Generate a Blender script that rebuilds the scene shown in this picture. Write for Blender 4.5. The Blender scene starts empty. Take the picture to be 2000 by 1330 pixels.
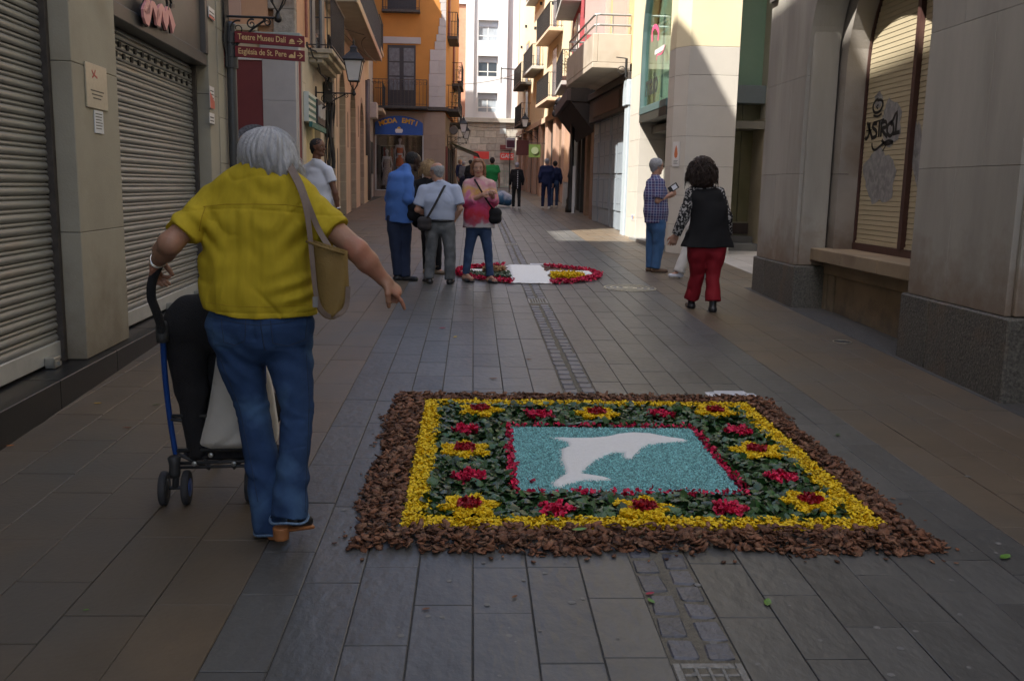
import bpy, math, random
import numpy as np
from mathutils import Vector, Matrix
random.seed(7); RNG = np.random.default_rng(7)
SC = bpy.context.scene
# ------------------------------------------------------------------ camera
FPX = 1800.0; SLOPE = 0.0255; EYE = 1.55
_yaw, _pit, _rol = math.radians(2.60), math.radians(9.42), math.radians(1.2)
cf = np.array([math.sin(_yaw)*math.cos(_pit), math.cos(_yaw)*math.cos(_pit), -math.sin(_pit)])
_r = np.array([math.cos(_yaw), -math.sin(_yaw), 0.0]); _u = np.cross(_r, cf)
cr = _r*math.cos(_rol)+_u*math.sin(_rol); cu = _u*math.cos(_rol)-_r*math.sin(_rol)
CAMP = np.array([0, 0, EYE])
cd = bpy.data.cameras.new('camera'); cam = bpy.data.objects.new('camera', cd); SC.collection.objects.link(cam)
cd.sensor_width = 36; cd.lens = 36*FPX/2000; cd.clip_end = 400; cd.clip_start = 0.05
cam.matrix_world = Matrix(((cr[0], cu[0], -cf[0], CAMP[0]), (cr[1], cu[1], -cf[1], CAMP[1]), (cr[2], cu[2], -cf[2], CAMP[2]), (0, 0, 0, 1)))
cd.dof.use_dof = False
SC.camera = cam
# ------------------------------------------------------------------ light
SUN = Vector((1, 0.844, -1.65)).normalized()
w = bpy.data.worlds.new('World'); SC.world = w; w.use_nodes = True
nt = w.node_tree; nt.nodes.clear()
sky = nt.nodes.new('ShaderNodeTexSky'); sky.sky_type = 'NISHITA'; sky.sun_disc = False
sky.sun_elevation = math.asin(-SUN.z); sky.sun_rotation = math.atan2(-SUN.x, -SUN.y)
sky.air_density = .8; sky.dust_density = 2.2; sky.ozone_density = .45
bgn = nt.nodes.new('ShaderNodeBackground'); bgn.inputs[1].default_value = 0.15
wo = nt.nodes.new('ShaderNodeOutputWorld')
nt.links.new(sky.outputs[0], bgn.inputs[0]); nt.links.new(bgn.outputs[0], wo.inputs[0])
sl = bpy.data.lights.new('sun', 'SUN'); sl.energy = 4.2; sl.angle = math.radians(0.53); sl.color = (1, .95, .86)
so = bpy.data.objects.new('sun', sl); SC.collection.objects.link(so)
so.rotation_euler = SUN.to_track_quat('-Z', 'Y').to_euler(); so.location = (-20, -17, 33)
SC.view_settings.view_transform = 'Standard'; SC.view_settings.look = 'None'
SC.view_settings.exposure = 1.45; SC.view_settings.gamma = 1; SC.view_settings.use_curve_mapping = False
# ------------------------------------------------------------------ projection helpers (pixel of the 2000 px photo -> place)
def ray(px, py): return cf+cr*(px-1000)/FPX+cu*(665-py)/FPX
def GR(px, py):
    d = ray(px, py); t = -EYE/(d[2]-SLOPE*d[1]); return CAMP+t*d
def AT(px, py, y):
    d = ray(px, py); return CAMP+d*(y/d[1])
def gz(y): return SLOPE*y
# ------------------------------------------------------------------ objects
OFF = {}
def link(o): SC.collection.objects.link(o); return o
def tag(o, label=None, cat=None, group=None, kind=None):
    if label: o['label'] = label
    if cat: o['category'] = cat
    if group: o['group'] = group
    if kind: o['kind'] = kind
    return o
def thing(name, label, cat, loc, group=None):
    o = link(bpy.data.objects.new(name, None)); o.location = loc; o.empty_display_size = .1
    OFF[o.name] = np.array(loc, float); return tag(o, label, cat, group)
class MB:
    def __init__(s): s.V = []; s.F = []; s.n = 0; s.T = []
    def add(s, V, F, tone=None):
        V = np.asarray(V, float).reshape(-1, 3); s.V.append(V)
        s.F += [tuple(i+s.n for i in f) for f in F]; s.n += len(V)
        s.T += [tone if tone is not None else .5]*len(F); return s
    def hexa(s, P, tone=None):   # P: 8 points, bottom 0-3 ccw, top 4-7
        return s.add(P, [(3, 2, 1, 0), (4, 5, 6, 7), (0, 1, 5, 4), (1, 2, 6, 5), (2, 3, 7, 6), (3, 0, 4, 7)], tone)
    def box(s, x0, x1, y0, y1, z0, z1, tone=None):
        return s.hexa([(x0, y0, z0), (x1, y0, z0), (x1, y1, z0), (x0, y1, z0), (x0, y0, z1), (x1, y0, z1), (x1, y1, z1), (x0, y1, z1)], tone)
    def tube(s, pts, r, k=8, cap=True, closed=False):
        pts = [np.array(p, float) for p in pts]; n = len(pts); rr = r if hasattr(r, '__len__') else [r]*n
        V = []; up = np.array([0, 0, 1.0]); prev = None
        for i, p in enumerate(pts):
            if closed: d = pts[(i+1) % n]-pts[i-1]
            else: d = pts[min(i+1, n-1)]-pts[max(i-1, 0)]
            d = d/(np.linalg.norm(d)+1e-12)
            a = np.cross(d, up if abs(d[2]) < .95 else (1, 0, 0)) if prev is None else prev-d*(prev@d)
            a = a/(np.linalg.norm(a)+1e-12); b = np.cross(d, a); prev = a
            for j in range(k):
                t = 2*math.pi*j/k; V.append(p+rr[i]*(math.cos(t)*a+math.sin(t)*b))
        F = []
        for i in range(n if closed else n-1):
            for j in range(k):
                A = i*k+j; B = i*k+(j+1) % k; i2 = (i+1) % n
                F.append((A, B, i2*k+(j+1) % k, i2*k+j))
        if cap and not closed: F.append(tuple(range(k))[::-1]); F.append(tuple((n-1)*k+j for j in range(k)))
        return s.add(V, F)
    def lathe(s, c, prof, k=16, axis=(0, 0, 1)):
        ax = Vector(axis).normalized(); q = ax.to_track_quat('Z', 'Y').to_matrix(); V = []
        for (r, z) in prof:
            for j in range(k):
                t = 2*math.pi*j/k; V.append(np.array(c)+np.array(q @ Vector((r*math.cos(t), r*math.sin(t), z))))
        F = []
        for i in range(len(prof)-1):
            for j in range(k): F.append((i*k+j, i*k+(j+1) % k, (i+1)*k+(j+1) % k, (i+1)*k+j))
        F.append(tuple(range(k))[::-1]); F.append(tuple((len(prof)-1)*k+j for j in range(k)))
        return s.add(V, F)
    def prism(s, poly, f0, f1):   # poly of 2D points, f0/f1 map 2D point -> 3D (front/back)
        n = len(poly); V = [f0(*p) for p in poly]+[f1(*p) for p in poly]
        F = [tuple(range(n)), tuple(range(2*n-1, n-1, -1))]+[(i, i+n, (i+1) % n+n, (i+1) % n) for i in range(n)]
        return s.add(V, F)
def mesh_obj(name, V, F, m, parent=None, smooth=False, tones=None, off=None, bev=0):
    me = bpy.data.meshes.new(name)
    V = np.asarray(V, float)
    if off is not None: V = V-off
    me.from_pydata(V.tolist(), [], F if isinstance(F, list) else F.tolist()); me.update()
    if tones is not None:
        a = me.attributes.new('tone', 'FLOAT', 'FACE'); a.data.foreach_set('value', np.asarray(tones, np.float32))
    if m: me.materials.append(m)
    if smooth: me.polygons.foreach_set('use_smooth', [True]*len(me.polygons))
    o = link(bpy.data.objects.new(name, me))
    if parent is not None: o.parent = parent
    if bev:
        b = o.modifiers.new('bevel', 'BEVEL'); b.width = bev; b.segments = 1; b.limit_method = 'ANGLE'
    return o
def recalc(o):
    import bmesh
    b = bmesh.new(); b.from_mesh(o.data); bmesh.ops.recalc_face_normals(b, faces=b.faces); b.to_mesh(o.data); b.free()
def put(name, mb, m, parent=None, smooth=False, bev=0, tone=False, fix=True):
    V = np.concatenate(mb.V) if mb.V else np.zeros((0, 3))
    if parent is not None: off = OFF[parent.name]; loc = (0, 0, 0)
    else:
        off = np.array([(V[:, 0].min()+V[:, 0].max())/2, (V[:, 1].min()+V[:, 1].max())/2, V[:, 2].min()]); loc = off
    o = mesh_obj(name, V, mb.F, m, parent, smooth, mb.T if tone else None, off, bev)
    o.location = loc; OFF[o.name] = off
    if fix and len(mb.F) < 20000: recalc(o)
    return o
def dup(o, delta, parent=None):
    c = o.copy(); link(c); c.parent = parent if parent is not None else o.parent
    c.location = Vector(o.location)+Vector(delta); OFF[c.name] = OFF[o.name]; return c
class Fr:
    """facade frame: u along the wall, n out of the wall towards the street, z up"""
    def __init__(s, a, b, side=1):
        a = np.array(a, float); b = np.array(b, float); d = b-a; d /= np.linalg.norm(d)
        s.o = a-d*(a[1] if abs(d[1]) > .5 else a[0]); s.d = d; s.nn = np.array([d[1], -d[0]])*side
    def __call__(s, u, n, z):
        p = s.o+s.d*u+s.nn*n; return np.array([p[0], p[1], z])
    def px(s, px, py, n=0):
        r = ray(px, py); q = s.o+s.nn*n; m = s.nn
        t = ((q-CAMP[:2])@m)/(r[:2]@m); p = CAMP+r*t
        return float((p[:2]-q)@s.d), float(p[2])
    def box(s, mb, u0, u1, n0, n1, z0, z1, tone=None):
        P = [s(u, n, z) for z in (z0, z1) for (u, n) in ((u0, n0), (u1, n0), (u1, n1), (u0, n1))]
        return mb.hexa(P, tone)
    def poly(s, mb, pts, n0, n1):
        return mb.prism(pts, lambda u, z: s(u, n1, z), lambda u, z: s(u, n0, z))
def text_mb(txt, size, place, depth=.003, bold=0.0, align='CENTER', sx=1.0, shear=0.0):
    """place(x, y, n) -> world point"""
    c = bpy.data.curves.new('t', 'FONT'); c.body = txt; c.size = size; c.align_x = align; c.align_y = 'CENTER'
    c.extrude = depth/2; c.offset = bold; c.shear = shear; c.resolution_u = 3
    o = bpy.data.objects.new('t', c); link(o); dg = bpy.context.evaluated_depsgraph_get(); dg.update()
    me = bpy.data.meshes.new_from_object(o.evaluated_get(dg)); mb = MB()
    mb.add([place(v.co.x*sx, v.co.y, v.co.z+depth/2) for v in me.vertices], [tuple(p.vertices) for p in me.polygons])
    bpy.data.objects.remove(o); bpy.data.curves.remove(c); bpy.data.meshes.remove(me); return mb
# ------------------------------------------------------------------ materials
MATS = {}
def M(name, col=None, rough=.8, var=.12, vs=3.0, bump=.15, bs=60.0, metal=0.0, tone=0.0, stain=None, spec=.5, stretch=None, emis=0, trans=0, bd=.01, grime=None):
    if name in MATS: return MATS[name]
    m = bpy.data.materials.new(name); MATS[name] = m; m.use_nodes = True; T = m.node_tree; N = T.nodes; L = T.links
    b = N['Principled BSDF']; b.inputs['Roughness'].default_value = rough; b.inputs['Metallic'].default_value = metal
    b.inputs['Specular IOR Level'].default_value = spec
    g = N.new('ShaderNodeNewGeometry'); src = g.outputs['Position']
    if stretch:
        mp = N.new('ShaderNodeMapping'); mp.inputs['Scale'].default_value = stretch; L.new(src, mp.inputs[0]); src = mp.outputs[0]
    n1 = N.new('ShaderNodeTexNoise'); n1.inputs['Scale'].default_value = vs; n1.inputs['Detail'].default_value = 6; n1.inputs['Roughness'].default_value = .62
    L.new(src, n1.inputs['Vector'])
    mr = N.new('ShaderNodeMapRange'); mr.inputs[1].default_value = .3; mr.inputs[2].default_value = .7
    mr.inputs[3].default_value = 1-var; mr.inputs[4].default_value = 1+var; L.new(n1.outputs[0], mr.inputs[0])
    val = mr.outputs[0]
    if tone:
        a = N.new('ShaderNodeAttribute'); a.attribute_name = 'tone'
        m2 = N.new('ShaderNodeMapRange'); m2.inputs[3].default_value = 1-tone; m2.inputs[4].default_value = 1+tone
        L.new(a.outputs['Fac'], m2.inputs[0]); mu = N.new('ShaderNodeMath'); mu.operation = 'MULTIPLY'
        L.new(val, mu.inputs[0]); L.new(m2.outputs[0], mu.inputs[1]); val = mu.outputs[0]
    vm = N.new('ShaderNodeVectorMath'); vm.operation = 'SCALE'; vm.inputs[0].default_value = col[:3]; L.new(val, vm.inputs['Scale'])
    out = vm.outputs[0]
    if stain:
        scol, sscale, lo, hi = stain
        n2 = N.new('ShaderNodeTexNoise'); n2.inputs['Scale'].default_value = sscale; n2.inputs['Detail'].default_value = 5; L.new(src, n2.inputs['Vector'])
        m3 = N.new('ShaderNodeMapRange'); m3.inputs[1].default_value = lo; m3.inputs[2].default_value = hi; L.new(n2.outputs[0], m3.inputs[0])
        mx = N.new('ShaderNodeMix'); mx.data_type = 'RGBA'; L.new(m3.outputs[0], mx.inputs['Factor']); L.new(out, mx.inputs[6]); mx.inputs[7].default_value = (*scol, 1)
        out = mx.outputs[2]
    if grime:
        gcol, z0, z1, gs = grime
        sp = N.new('ShaderNodeSeparateXYZ'); L.new(g.outputs['Position'], sp.inputs[0]); m4 = N.new('ShaderNodeMapRange'); m4.inputs[1].default_value = z0; m4.inputs[2].default_value = z1; m4.inputs[3].default_value = .62; m4.inputs[4].default_value = 0; L.new(sp.outputs[2], m4.inputs[0])
        n4 = N.new('ShaderNodeTexNoise'); n4.inputs['Scale'].default_value = gs; n4.inputs['Detail'].default_value = 7; n4.inputs['Roughness'].default_value = .7; L.new(g.outputs['Position'], n4.inputs['Vector'])
        ad = N.new('ShaderNodeMath'); ad.operation = 'ADD'; L.new(m4.outputs[0], ad.inputs[0]); L.new(n4.outputs[0], ad.inputs[1]); m5 = N.new('ShaderNodeMapRange'); m5.inputs[1].default_value = .72; m5.inputs[2].default_value = 1.12; m5.inputs[4].default_value = .85; L.new(ad.outputs[0], m5.inputs[0])
        mg = N.new('ShaderNodeMix'); mg.data_type = 'RGBA'; L.new(m5.outputs[0], mg.inputs['Factor']); L.new(out, mg.inputs[6]); mg.inputs[7].default_value = (*gcol, 1); out = mg.outputs[2]
    L.new(out, b.inputs['Base Color'])
    if bump:
        n3 = N.new('ShaderNodeTexNoise'); n3.inputs['Scale'].default_value = bs; n3.inputs['Detail'].default_value = 4; L.new(src, n3.inputs['Vector'])
        bp = N.new('ShaderNodeBump'); bp.inputs['Strength'].default_value = min(1, bump*2); bp.inputs['Distance'].default_value = bd; L.new(n3.outputs[0], bp.inputs['Height'])
        L.new(bp.outputs[0], b.inputs['Normal'])
    if trans: b.inputs['Transmission Weight'].default_value = trans
    if emis: b.inputs['Emission Color'].default_value = (*col[:3], 1); b.inputs['Emission Strength'].default_value = emis
    m['_out'] = 1
    return m
def glass(name, col=(.05, .06, .06), rough=.05, alpha=.35, gmax=1.0):
    """shop glass: mostly clear sheet with a real reflection"""
    if name in MATS: return MATS[name]
    m = bpy.data.materials.new(name); MATS[name] = m; m.use_nodes = True; T = m.node_tree; N = T.nodes; L = T.links
    N.clear(); o = N.new('ShaderNodeOutputMaterial'); mx = N.new('ShaderNodeMixShader'); t = N.new('ShaderNodeBsdfTransparent'); t.inputs[0].default_value = (*[1-.35*(1-c) for c in col], 1)
    gl = N.new('ShaderNodeBsdfGlossy'); gl.inputs['Roughness'].default_value = rough; gl.inputs[0].default_value = (.9, .95, .95, 1)
    fr = N.new('ShaderNodeFresnel'); fr.inputs[0].default_value = 1.6
    mr = N.new('ShaderNodeMapRange'); mr.inputs[3].default_value = alpha*.3; mr.inputs[4].default_value = gmax; L.new(fr.outputs[0], mr.inputs[0])
    L.new(mr.outputs[0], mx.inputs[0]); L.new(t.outputs[0], mx.inputs[1]); L.new(gl.outputs[0], mx.inputs[2]); L.new(mx.outputs[0], o.inputs[0]); return m
# ================================================================== GROUND AND PAVING
m_mortar = M('mortar', (.065, .062, .056), .95, .2, 20, .3, 120)
m_slate = M('slate paving', (.084, .083, .079), .42, .14, 9, .30, 22, tone=.22, stain=((.112, .110, .104), 2.1, .52, .78), stretch=(1, .6, 1), bd=.009)
m_brown = M('brown sandstone paving', (.126, .094, .062), .46, .14, 4, .2, 40, tone=.12, stain=((.100, .091, .077), .8, .45, .72), bd=.004)
m_cob = M('cobble basalt', (.080, .083, .100), .40, .25, 14, .5, 45, tone=.3, bd=.006)
def sheet(name, x0, x1, y0, y1, dz, m, parent=None):
    mb = MB(); mb.add([(x0, y0, gz(y0)+dz), (x1, y0, gz(y0)+dz), (x1, y1, gz(y1)+dz), (x0, y1, gz(y1)+dz)], [(0, 1, 2, 3)])
    return put(name, mb, m, parent)
o = sheet('ground', -150, 150, -60, 160, -.03, m_mortar); tag(o, kind='structure')
def stone_geo(mb, x0, x1, y0, y1, dz, tone, b=.0025, h=.014, j=.0006):
    V = []
    for (ins, z) in ((0, -h), (0, -b*.8), (b, 0)):
        for (x, y) in ((x0+ins, y0+ins), (x1-ins, y0+ins), (x1-ins, y1-ins), (x0+ins, y1-ins)):
            V.append((x, y, gz(y)+z+dz+random.uniform(-j, j)))
    F = [(8, 9, 10, 11)]+[(i, (i+1) % 4, 4+(i+1) % 4, 4+i) for i in range(4)]+[(4+i, 4+(i+1) % 4, 8+(i+1) % 4, 8+i) for i in range(4)]
    mb.add(V, F, tone)
def pave(name, rows, y0, y1, lmin, lmax, m, nmax, near=2.3, grout=.0045, skip=None, partname='paving_stone', base=None):
    """rows: list of (x0, x1); stones of random length along y; the nearest nmax are objects"""
    xs = [r[0] for r in rows]+[r[1] for r in rows]
    st = sheet(name, min(xs), max(xs), y0, y1, -.0055, base or m_mortar); tag(st, kind='structure')
    stones = []
    for (xa, xb) in rows:
        y = y0-random.uniform(0, lmax)
        while y < y1:
            l = random.uniform(lmin, lmax)*(1 if y < 25 else 1.6)
            if y+l > y0 and not (skip and skip((xa+xb)/2, y+l/2)):
                stones.append((xa, xb, max(y, y0), min(y+l, y1), random.gauss(.5, .22)))
            y += l
    stones.sort(key=lambda q: q[2] if q[3] > near else 1e3)
    rest = MB(); g = grout/2
    for i, (xa, xb, ya, yb, t) in enumerate(stones):
        if yb-ya < .05: continue
        dz = random.uniform(-.0016, .0016); t = min(1, max(0, t))
        if i < nmax:
            mb = MB(); stone_geo(mb, xa+g, xb-g, ya+g, yb-g, dz, t); put(partname, mb, m, st, tone=True, fix=False)
        else: stone_geo(rest, xa+g, xb-g, ya+g, yb-g, dz, t)
    if rest.F: tag(put(partname, rest, m, st, tone=True, fix=False), kind='stuff')
    return st
def rows(x0, x1, n): return [(x0+(x1-x0)*i/n, x0+(x1-x0)*(i+1)/n) for i in range(n)]
def under_carpet(x, y): return -.3 < x < 1.8 and 3.85 < y < 5.85
pave('slate_paving', rows(-.82, .65, 7)+rows(.88, 2.36, 7), 1.9, 58, .36, .78, m_slate, 300, skip=lambda x, y: (.65 < x < .88) or under_carpet(x, y))
pave('left_paving', rows(-3.9, -.82, 11), 1.9, 58, .4, .8, m_brown, 190, skip=lambda x, y: x < -2.52-.0476*(y-4.8)-.1)
pave('right_paving', rows(2.36, 3.30, 4)+rows(3.30, 4.2, 3), 1.9, 58, .4, .85, m_brown, 190, skip=lambda x, y: (x > 3.7 and not 11.8 < y < 16.7))
pave('right_side_street_paving', [(a, b) for a, b in rows(4.2, 10.2, 15)], 11.95, 17.6, .5, .9, M('pale limestone paving', (.36, .34, .31), .7, .1, 4, .1, 60, tone=.1), 0)
pave('left_side_street_paving', rows(-12.4, -3.9, 20), 11.15, 17.3, .4, .8, m_brown, 0)
# gutter of two cobble rows
gut = sheet('gutter_channel', .65, .88, 1.9, 58, -.0035, M('gutter mortar', (.15, .135, .105), .95, .25, 30, .4, 90)); tag(gut, kind='structure')
def cobble(mb, x0, x1, y0, y1, t):
    V = []; n = 4; ax = random.uniform(-.004, .004)
    for j in range(n):
        for i in range(n):
            u, v = i/(n-1), j/(n-1); e = (abs(2*u-1)**3+abs(2*v-1)**3)
            x = x0+(x1-x0)*u; y = y0+(y1-y0)*v
            if e > 1.5: x += .006*(1 if u < .5 else -1); y += .006*(1 if v < .5 else -1)
            x += random.uniform(-.002, .002)+ax*(2*v-1); y += random.uniform(-.003, .003)
            z = -.0075 if max(abs(2*u-1), abs(2*v-1)) > .99 else random.uniform(-.0005, .003)
            V.append((x, y, gz(y)+z))
    # ring between rim and dome
    F = [(j*n+i, j*n+i+1, (j+1)*n+i+1, (j+1)*n+i) for j in range(n-1) for i in range(n-1)]
    for q in (5, 6, 9, 10):   # widen the flat of the dome
        cx, cy = (x0+x1)/2, (y0+y1)/2
        V[q] = (V[q][0]+(V[q][0]-cx)*1.42, V[q][1]+(V[q][1]-cy)*1.45, V[q][2])
    mb.add(V, F, t)
DRAINS = [(2.44, 2.70), (10.35, 10.72), (17.9, 18.2)]
cnt = 0; rest = MB()
y = 1.95; ys = [1.95, 1.99]
while min(ys) < 40:
    k = 0 if ys[0] < ys[1] else 1
    l = random.uniform(.105, .17); a = ys[k]; ys[k] += l+.012
    if any(a < d1+.01 and a+l > d0-.01 for d0, d1 in DRAINS): 
        for d0, d1 in DRAINS:
            if a < d1+.01 and a+l > d0-.01: ys[k] = d1+.02
        continue
    if 3.9 < a < 5.8: continue
    xa = (.654, .774)[k]+random.uniform(-.004, .006); xb = xa+random.uniform(.092, .102)
    t = random.random()*.8+(.2 if k else 0)
    if cnt < 180: mb = MB(); cobble(mb, xa, xb, a, a+l, t); put('cobble', mb, m_cob, gut, tone=True, fix=False, smooth=False); cnt += 1
    else: cobble(rest, xa, xb, a, a+l, t)
tag(put('cobble', rest, m_cob, gut, tone=True, fix=False), kind='stuff')
m_iron = M('worn cast iron', (.24, .235, .22), .45, .3, 30, .3, 90, metal=.6)
m_pit = M('drain dark', (.012, .012, .012), .9, .2, 5, 0)
def drain(d0, d1, label, nx, ny):
    t = thing('drain_grate', label, 'drain grate', (.765, (d0+d1)/2, gz((d0+d1)/2)), 'iron drains in the cobbled gutter')
    x0, x1 = .652, .878; f = MB(); bw = .026
    def bb(mb, xa, xb, ya, yb): mb.hexa([(xa, ya, gz(ya)-.02), (xb, ya, gz(ya)-.02), (xb, yb, gz(yb)-.02), (xa, yb, gz(yb)-.02), (xa, ya, gz(ya)+.001), (xb, ya, gz(ya)+.001), (xb, yb, gz(yb)+.001), (xa, yb, gz(yb)+.001)])
    bb(f, x0, x0+bw, d0, d1); bb(f, x1-bw, x1, d0, d1); bb(f, x0+bw, x1-bw, d0, d0+bw); bb(f, x0+bw, x1-bw, d1-bw, d1)
    put('frame', f, m_iron, t, bev=.003)
    iw = x1-x0-2*bw; il = d1-d0-2*bw
    for i in range(1, nx):
        b = MB(); c = x0+bw+iw*i/nx; bb(b, c-.006, c+.006, d0+bw, d1-bw); put('bar', b, m_iron, t, bev=.002)
    for i in range(1, ny):
        b = MB(); c = d0+bw+il*i/ny
        for k in range(nx):
            a = x0+bw+iw*k/nx+(.006 if k else 0); e = x0+bw+iw*(k+1)/nx-(.006 if k < nx-1 else 0); bb(b, a, e, c-.006, c+.006)
        put('bar', b, m_iron, t, bev=.002)
    p = MB(); p.add([(x0, d0, gz(d0)-.0085), (x1, d0, gz(d0)-.0085), (x1, d1, gz(d1)-.0085), (x0, d1, gz(d1)-.0085)], [(0, 1, 2, 3)]); put('sump', p, m_pit, t)
drain(*DRAINS[0], 'square iron drain grate at the near end of the cobbled gutter', 4, 5)
drain(*DRAINS[1], 'slotted iron drain grate in the gutter just before the round flower carpet', 6, 1)
drain(*DRAINS[2], 'small iron drain grate in the gutter beyond the round flower carpet', 6, 1)
def cover(name, label, cx, cy, r, m, ringw, cat):
    mb = MB(); c = (0, 0, 0); k = 40
    t = thing(name, label, cat, (cx, cy, gz(cy)))
    def ring(r0, r1, z, zb=.0015):
        b = MB(); V = []; F = []
        for j in range(k):
            a = 2*math.pi*j/k
            for (rr, zz) in ((r0, 0), (r0, z), (r1, z), (r1, 0)):
                x, y = cx+rr*math.cos(a), cy+rr*math.sin(a); V.append((x, y, gz(y)+zb+zz))
        for j in range(k):
            q = (j+1) % k
            F += [(j*4+i, q*4+i, q*4+i+1, j*4+i+1) for i in range(3)]
        b.add(V, F); return b
    base = MB(); V = [(cx+r*math.cos(2*math.pi*j/k), cy+r*math.sin(2*math.pi*j/k), gz(cy+r*math.sin(2*math.pi*j/k))+.0025) for j in range(k)]
    base.add(V, [tuple(range(k))]); put('plate', base, m, t)
    for (a, b) in ringw: put('ring', ring(r*a, r*b, .006), M('polished iron', (.5, .46, .36), .35, .3, 40, .2, 90, metal=.7), t, fix=False)
cover('manhole_cover', 'round ornate iron manhole cover left of the standing man in the plaid shirt', 2.04, 11.76, .34, m_iron, [(.93, 1), (.68, .76), (.45, .52), (.12, .28)], 'manhole cover')
g = GR(1645, 668); cover('valve_cover', 'small oval iron valve cover in the paving below the stone window sill', g[0], g[1], .085, M('dark iron', (.06, .06, .06), .6, .2, 30, .4, 60, metal=.4), [(.9, 1)], 'valve cover')
# ================================================================== scatter helper
def rot_mats(n, tilt=.4):
    a = RNG.uniform(0, 2*np.pi, n); tx = RNG.normal(0, tilt, n); ty = RNG.normal(0, tilt, n)
    ca, sa = np.cos(a), np.sin(a); cx, sx = np.cos(tx), np.sin(tx); cy, sy = np.cos(ty), np.sin(ty)
    Z = np.zeros((n, 3, 3)); Rz = Z.copy(); Rx = Z.copy(); Ry = Z.copy()
    Rz[:, 0, 0] = ca; Rz[:, 0, 1] = -sa; Rz[:, 1, 0] = sa; Rz[:, 1, 1] = ca; Rz[:, 2, 2] = 1
    Rx[:, 0, 0] = 1; Rx[:, 1, 1] = cx; Rx[:, 1, 2] = -sx; Rx[:, 2, 1] = sx; Rx[:, 2, 2] = cx
    Ry[:, 1, 1] = 1; Ry[:, 0, 0] = cy; Ry[:, 0, 2] = sy; Ry[:, 2, 0] = -sy; Ry[:, 2, 2] = cy
    return Rx @ Ry @ Rz
def scatter(name, shapes, pos, scale, m, parent=None, tilt=.4, smooth=False, aniso=None):
    """shapes: list of (V, F with equal vertex count per face); one joined mesh; tone per piece"""
    n = len(pos); ch = RNG.integers(0, len(shapes), n); allV = []; loops = []; tots = []; tones = []; base = 0
    Rm = rot_mats(n, tilt)
    for k, (V, F) in enumerate(shapes):
        idx = np.where(ch == k)[0]
        if not len(idx): continue
        V = np.asarray(V, float); s = scale[idx][:, None, None]
        VV = V[None]*s
        if aniso is not None: VV = VV*aniso[idx][:, None, :]
        W = np.einsum('nij,nkj->nki', Rm[idx], VV)+pos[idx][:, None, :]
        allV.append(W.reshape(-1, 3)); tn = RNG.random(len(idx))
        lens = [len(f) for f in F]; flat = np.array([i for f in F for i in f])
        L = flat[None]+(np.arange(len(idx))*len(V))[:, None]+base; loops.append(L.ravel())
        tots.append(np.tile(lens, len(idx))); tones.append(np.repeat(tn, len(F))); base += len(idx)*len(V)
    V = np.concatenate(allV); Lp = np.concatenate(loops); Tt = np.concatenate(tots); Tn = np.concatenate(tones)
    off = OFF[parent.name] if parent is not None else pos.mean(0)
    V = V-off; me = bpy.data.meshes.new(name); me.vertices.add(len(V)); me.vertices.foreach_set('co', V.ravel())
    me.loops.add(len(Lp)); me.loops.foreach_set('vertex_index', Lp.astype(np.int32)); me.polygons.add(len(Tt))
    st = np.concatenate([[0], np.cumsum(Tt)[:-1]]); me.polygons.foreach_set('loop_start', st.astype(np.int32))
    a = me.attributes.new('tone', 'FLOAT', 'FACE'); a.data.foreach_set('value', Tn.astype(np.float32))
    if smooth: me.polygons.foreach_set('use_smooth', np.ones(len(Tt), bool))
    me.update(calc_edges=True); me.materials.append(m)
    o = link(bpy.data.objects.new(name, me)); OFF[o.name] = off
    if parent is not None: o.parent = parent
    else: o.location = off
    return o
def inpoly(x, y, P):
    P = np.asarray(P); r = np.zeros(len(x), bool); j = len(P)-1
    for i in range(len(P)):
        c = ((P[i, 1] > y) != (P[j, 1] > y)) & (x < (P[j, 0]-P[i, 0])*(y-P[i, 1])/(P[j, 1]-P[i, 1]+1e-12)+P[i, 0]); r ^= c; j = i
    return r
def chip(seed):
    r = random.Random(seed); n = 7; V = []
    for z, s in ((-.12, .8), (.12, 1)):
        for i in range(n):
            a = 2*math.pi*i/n; rr = s*(.75+.3*r.random()); V.append((rr*math.cos(a), rr*.62*math.sin(a), z*(.5+.5*r.random())))
    V.append((r.uniform(-.3, .3), r.uniform(-.15, .15), .13)); top = [(n+i, n+(i+1) % n, 2*n) for i in range(n)]
    return V, [(i, (i+1) % n, n+(i+1) % n, n+i) for i in range(n)]+top+[tuple(range(n))[::-1]]
CHIPS = [chip(i) for i in range(9)]
PETAL = [([(0, 0, 0), (.5, -.35, .18), (1, -.25, .35), (1.1, .1, .45), (.9, .35, .3), (.4, .35, .2), (.5, 0, -.02)], [(0, 1, 6), (1, 2, 6), (2, 3, 6), (3, 4, 6), (4, 5, 6), (5, 0, 6)]),
         ([(0, 0, .1), (.4, -.4, .4), (.9, -.35, .2), (1.0, .2, .1), (.6, .45, .4), (.1, .35, .4), (.5, 0, 0)], [(0, 1, 6), (1, 2, 6), (2, 3, 6), (3, 4, 6), (4, 5, 6), (5, 0, 6)]),
         ([(-.5, 0, .2), (-.2, -.5, .5), (.4, -.4, .35), (.6, .2, .5), (.1, .5, .3), (0, 0, 0)], [(0, 1, 5), (1, 2, 5), (2, 3, 5), (3, 4, 5), (4, 0, 5)])]
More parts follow.
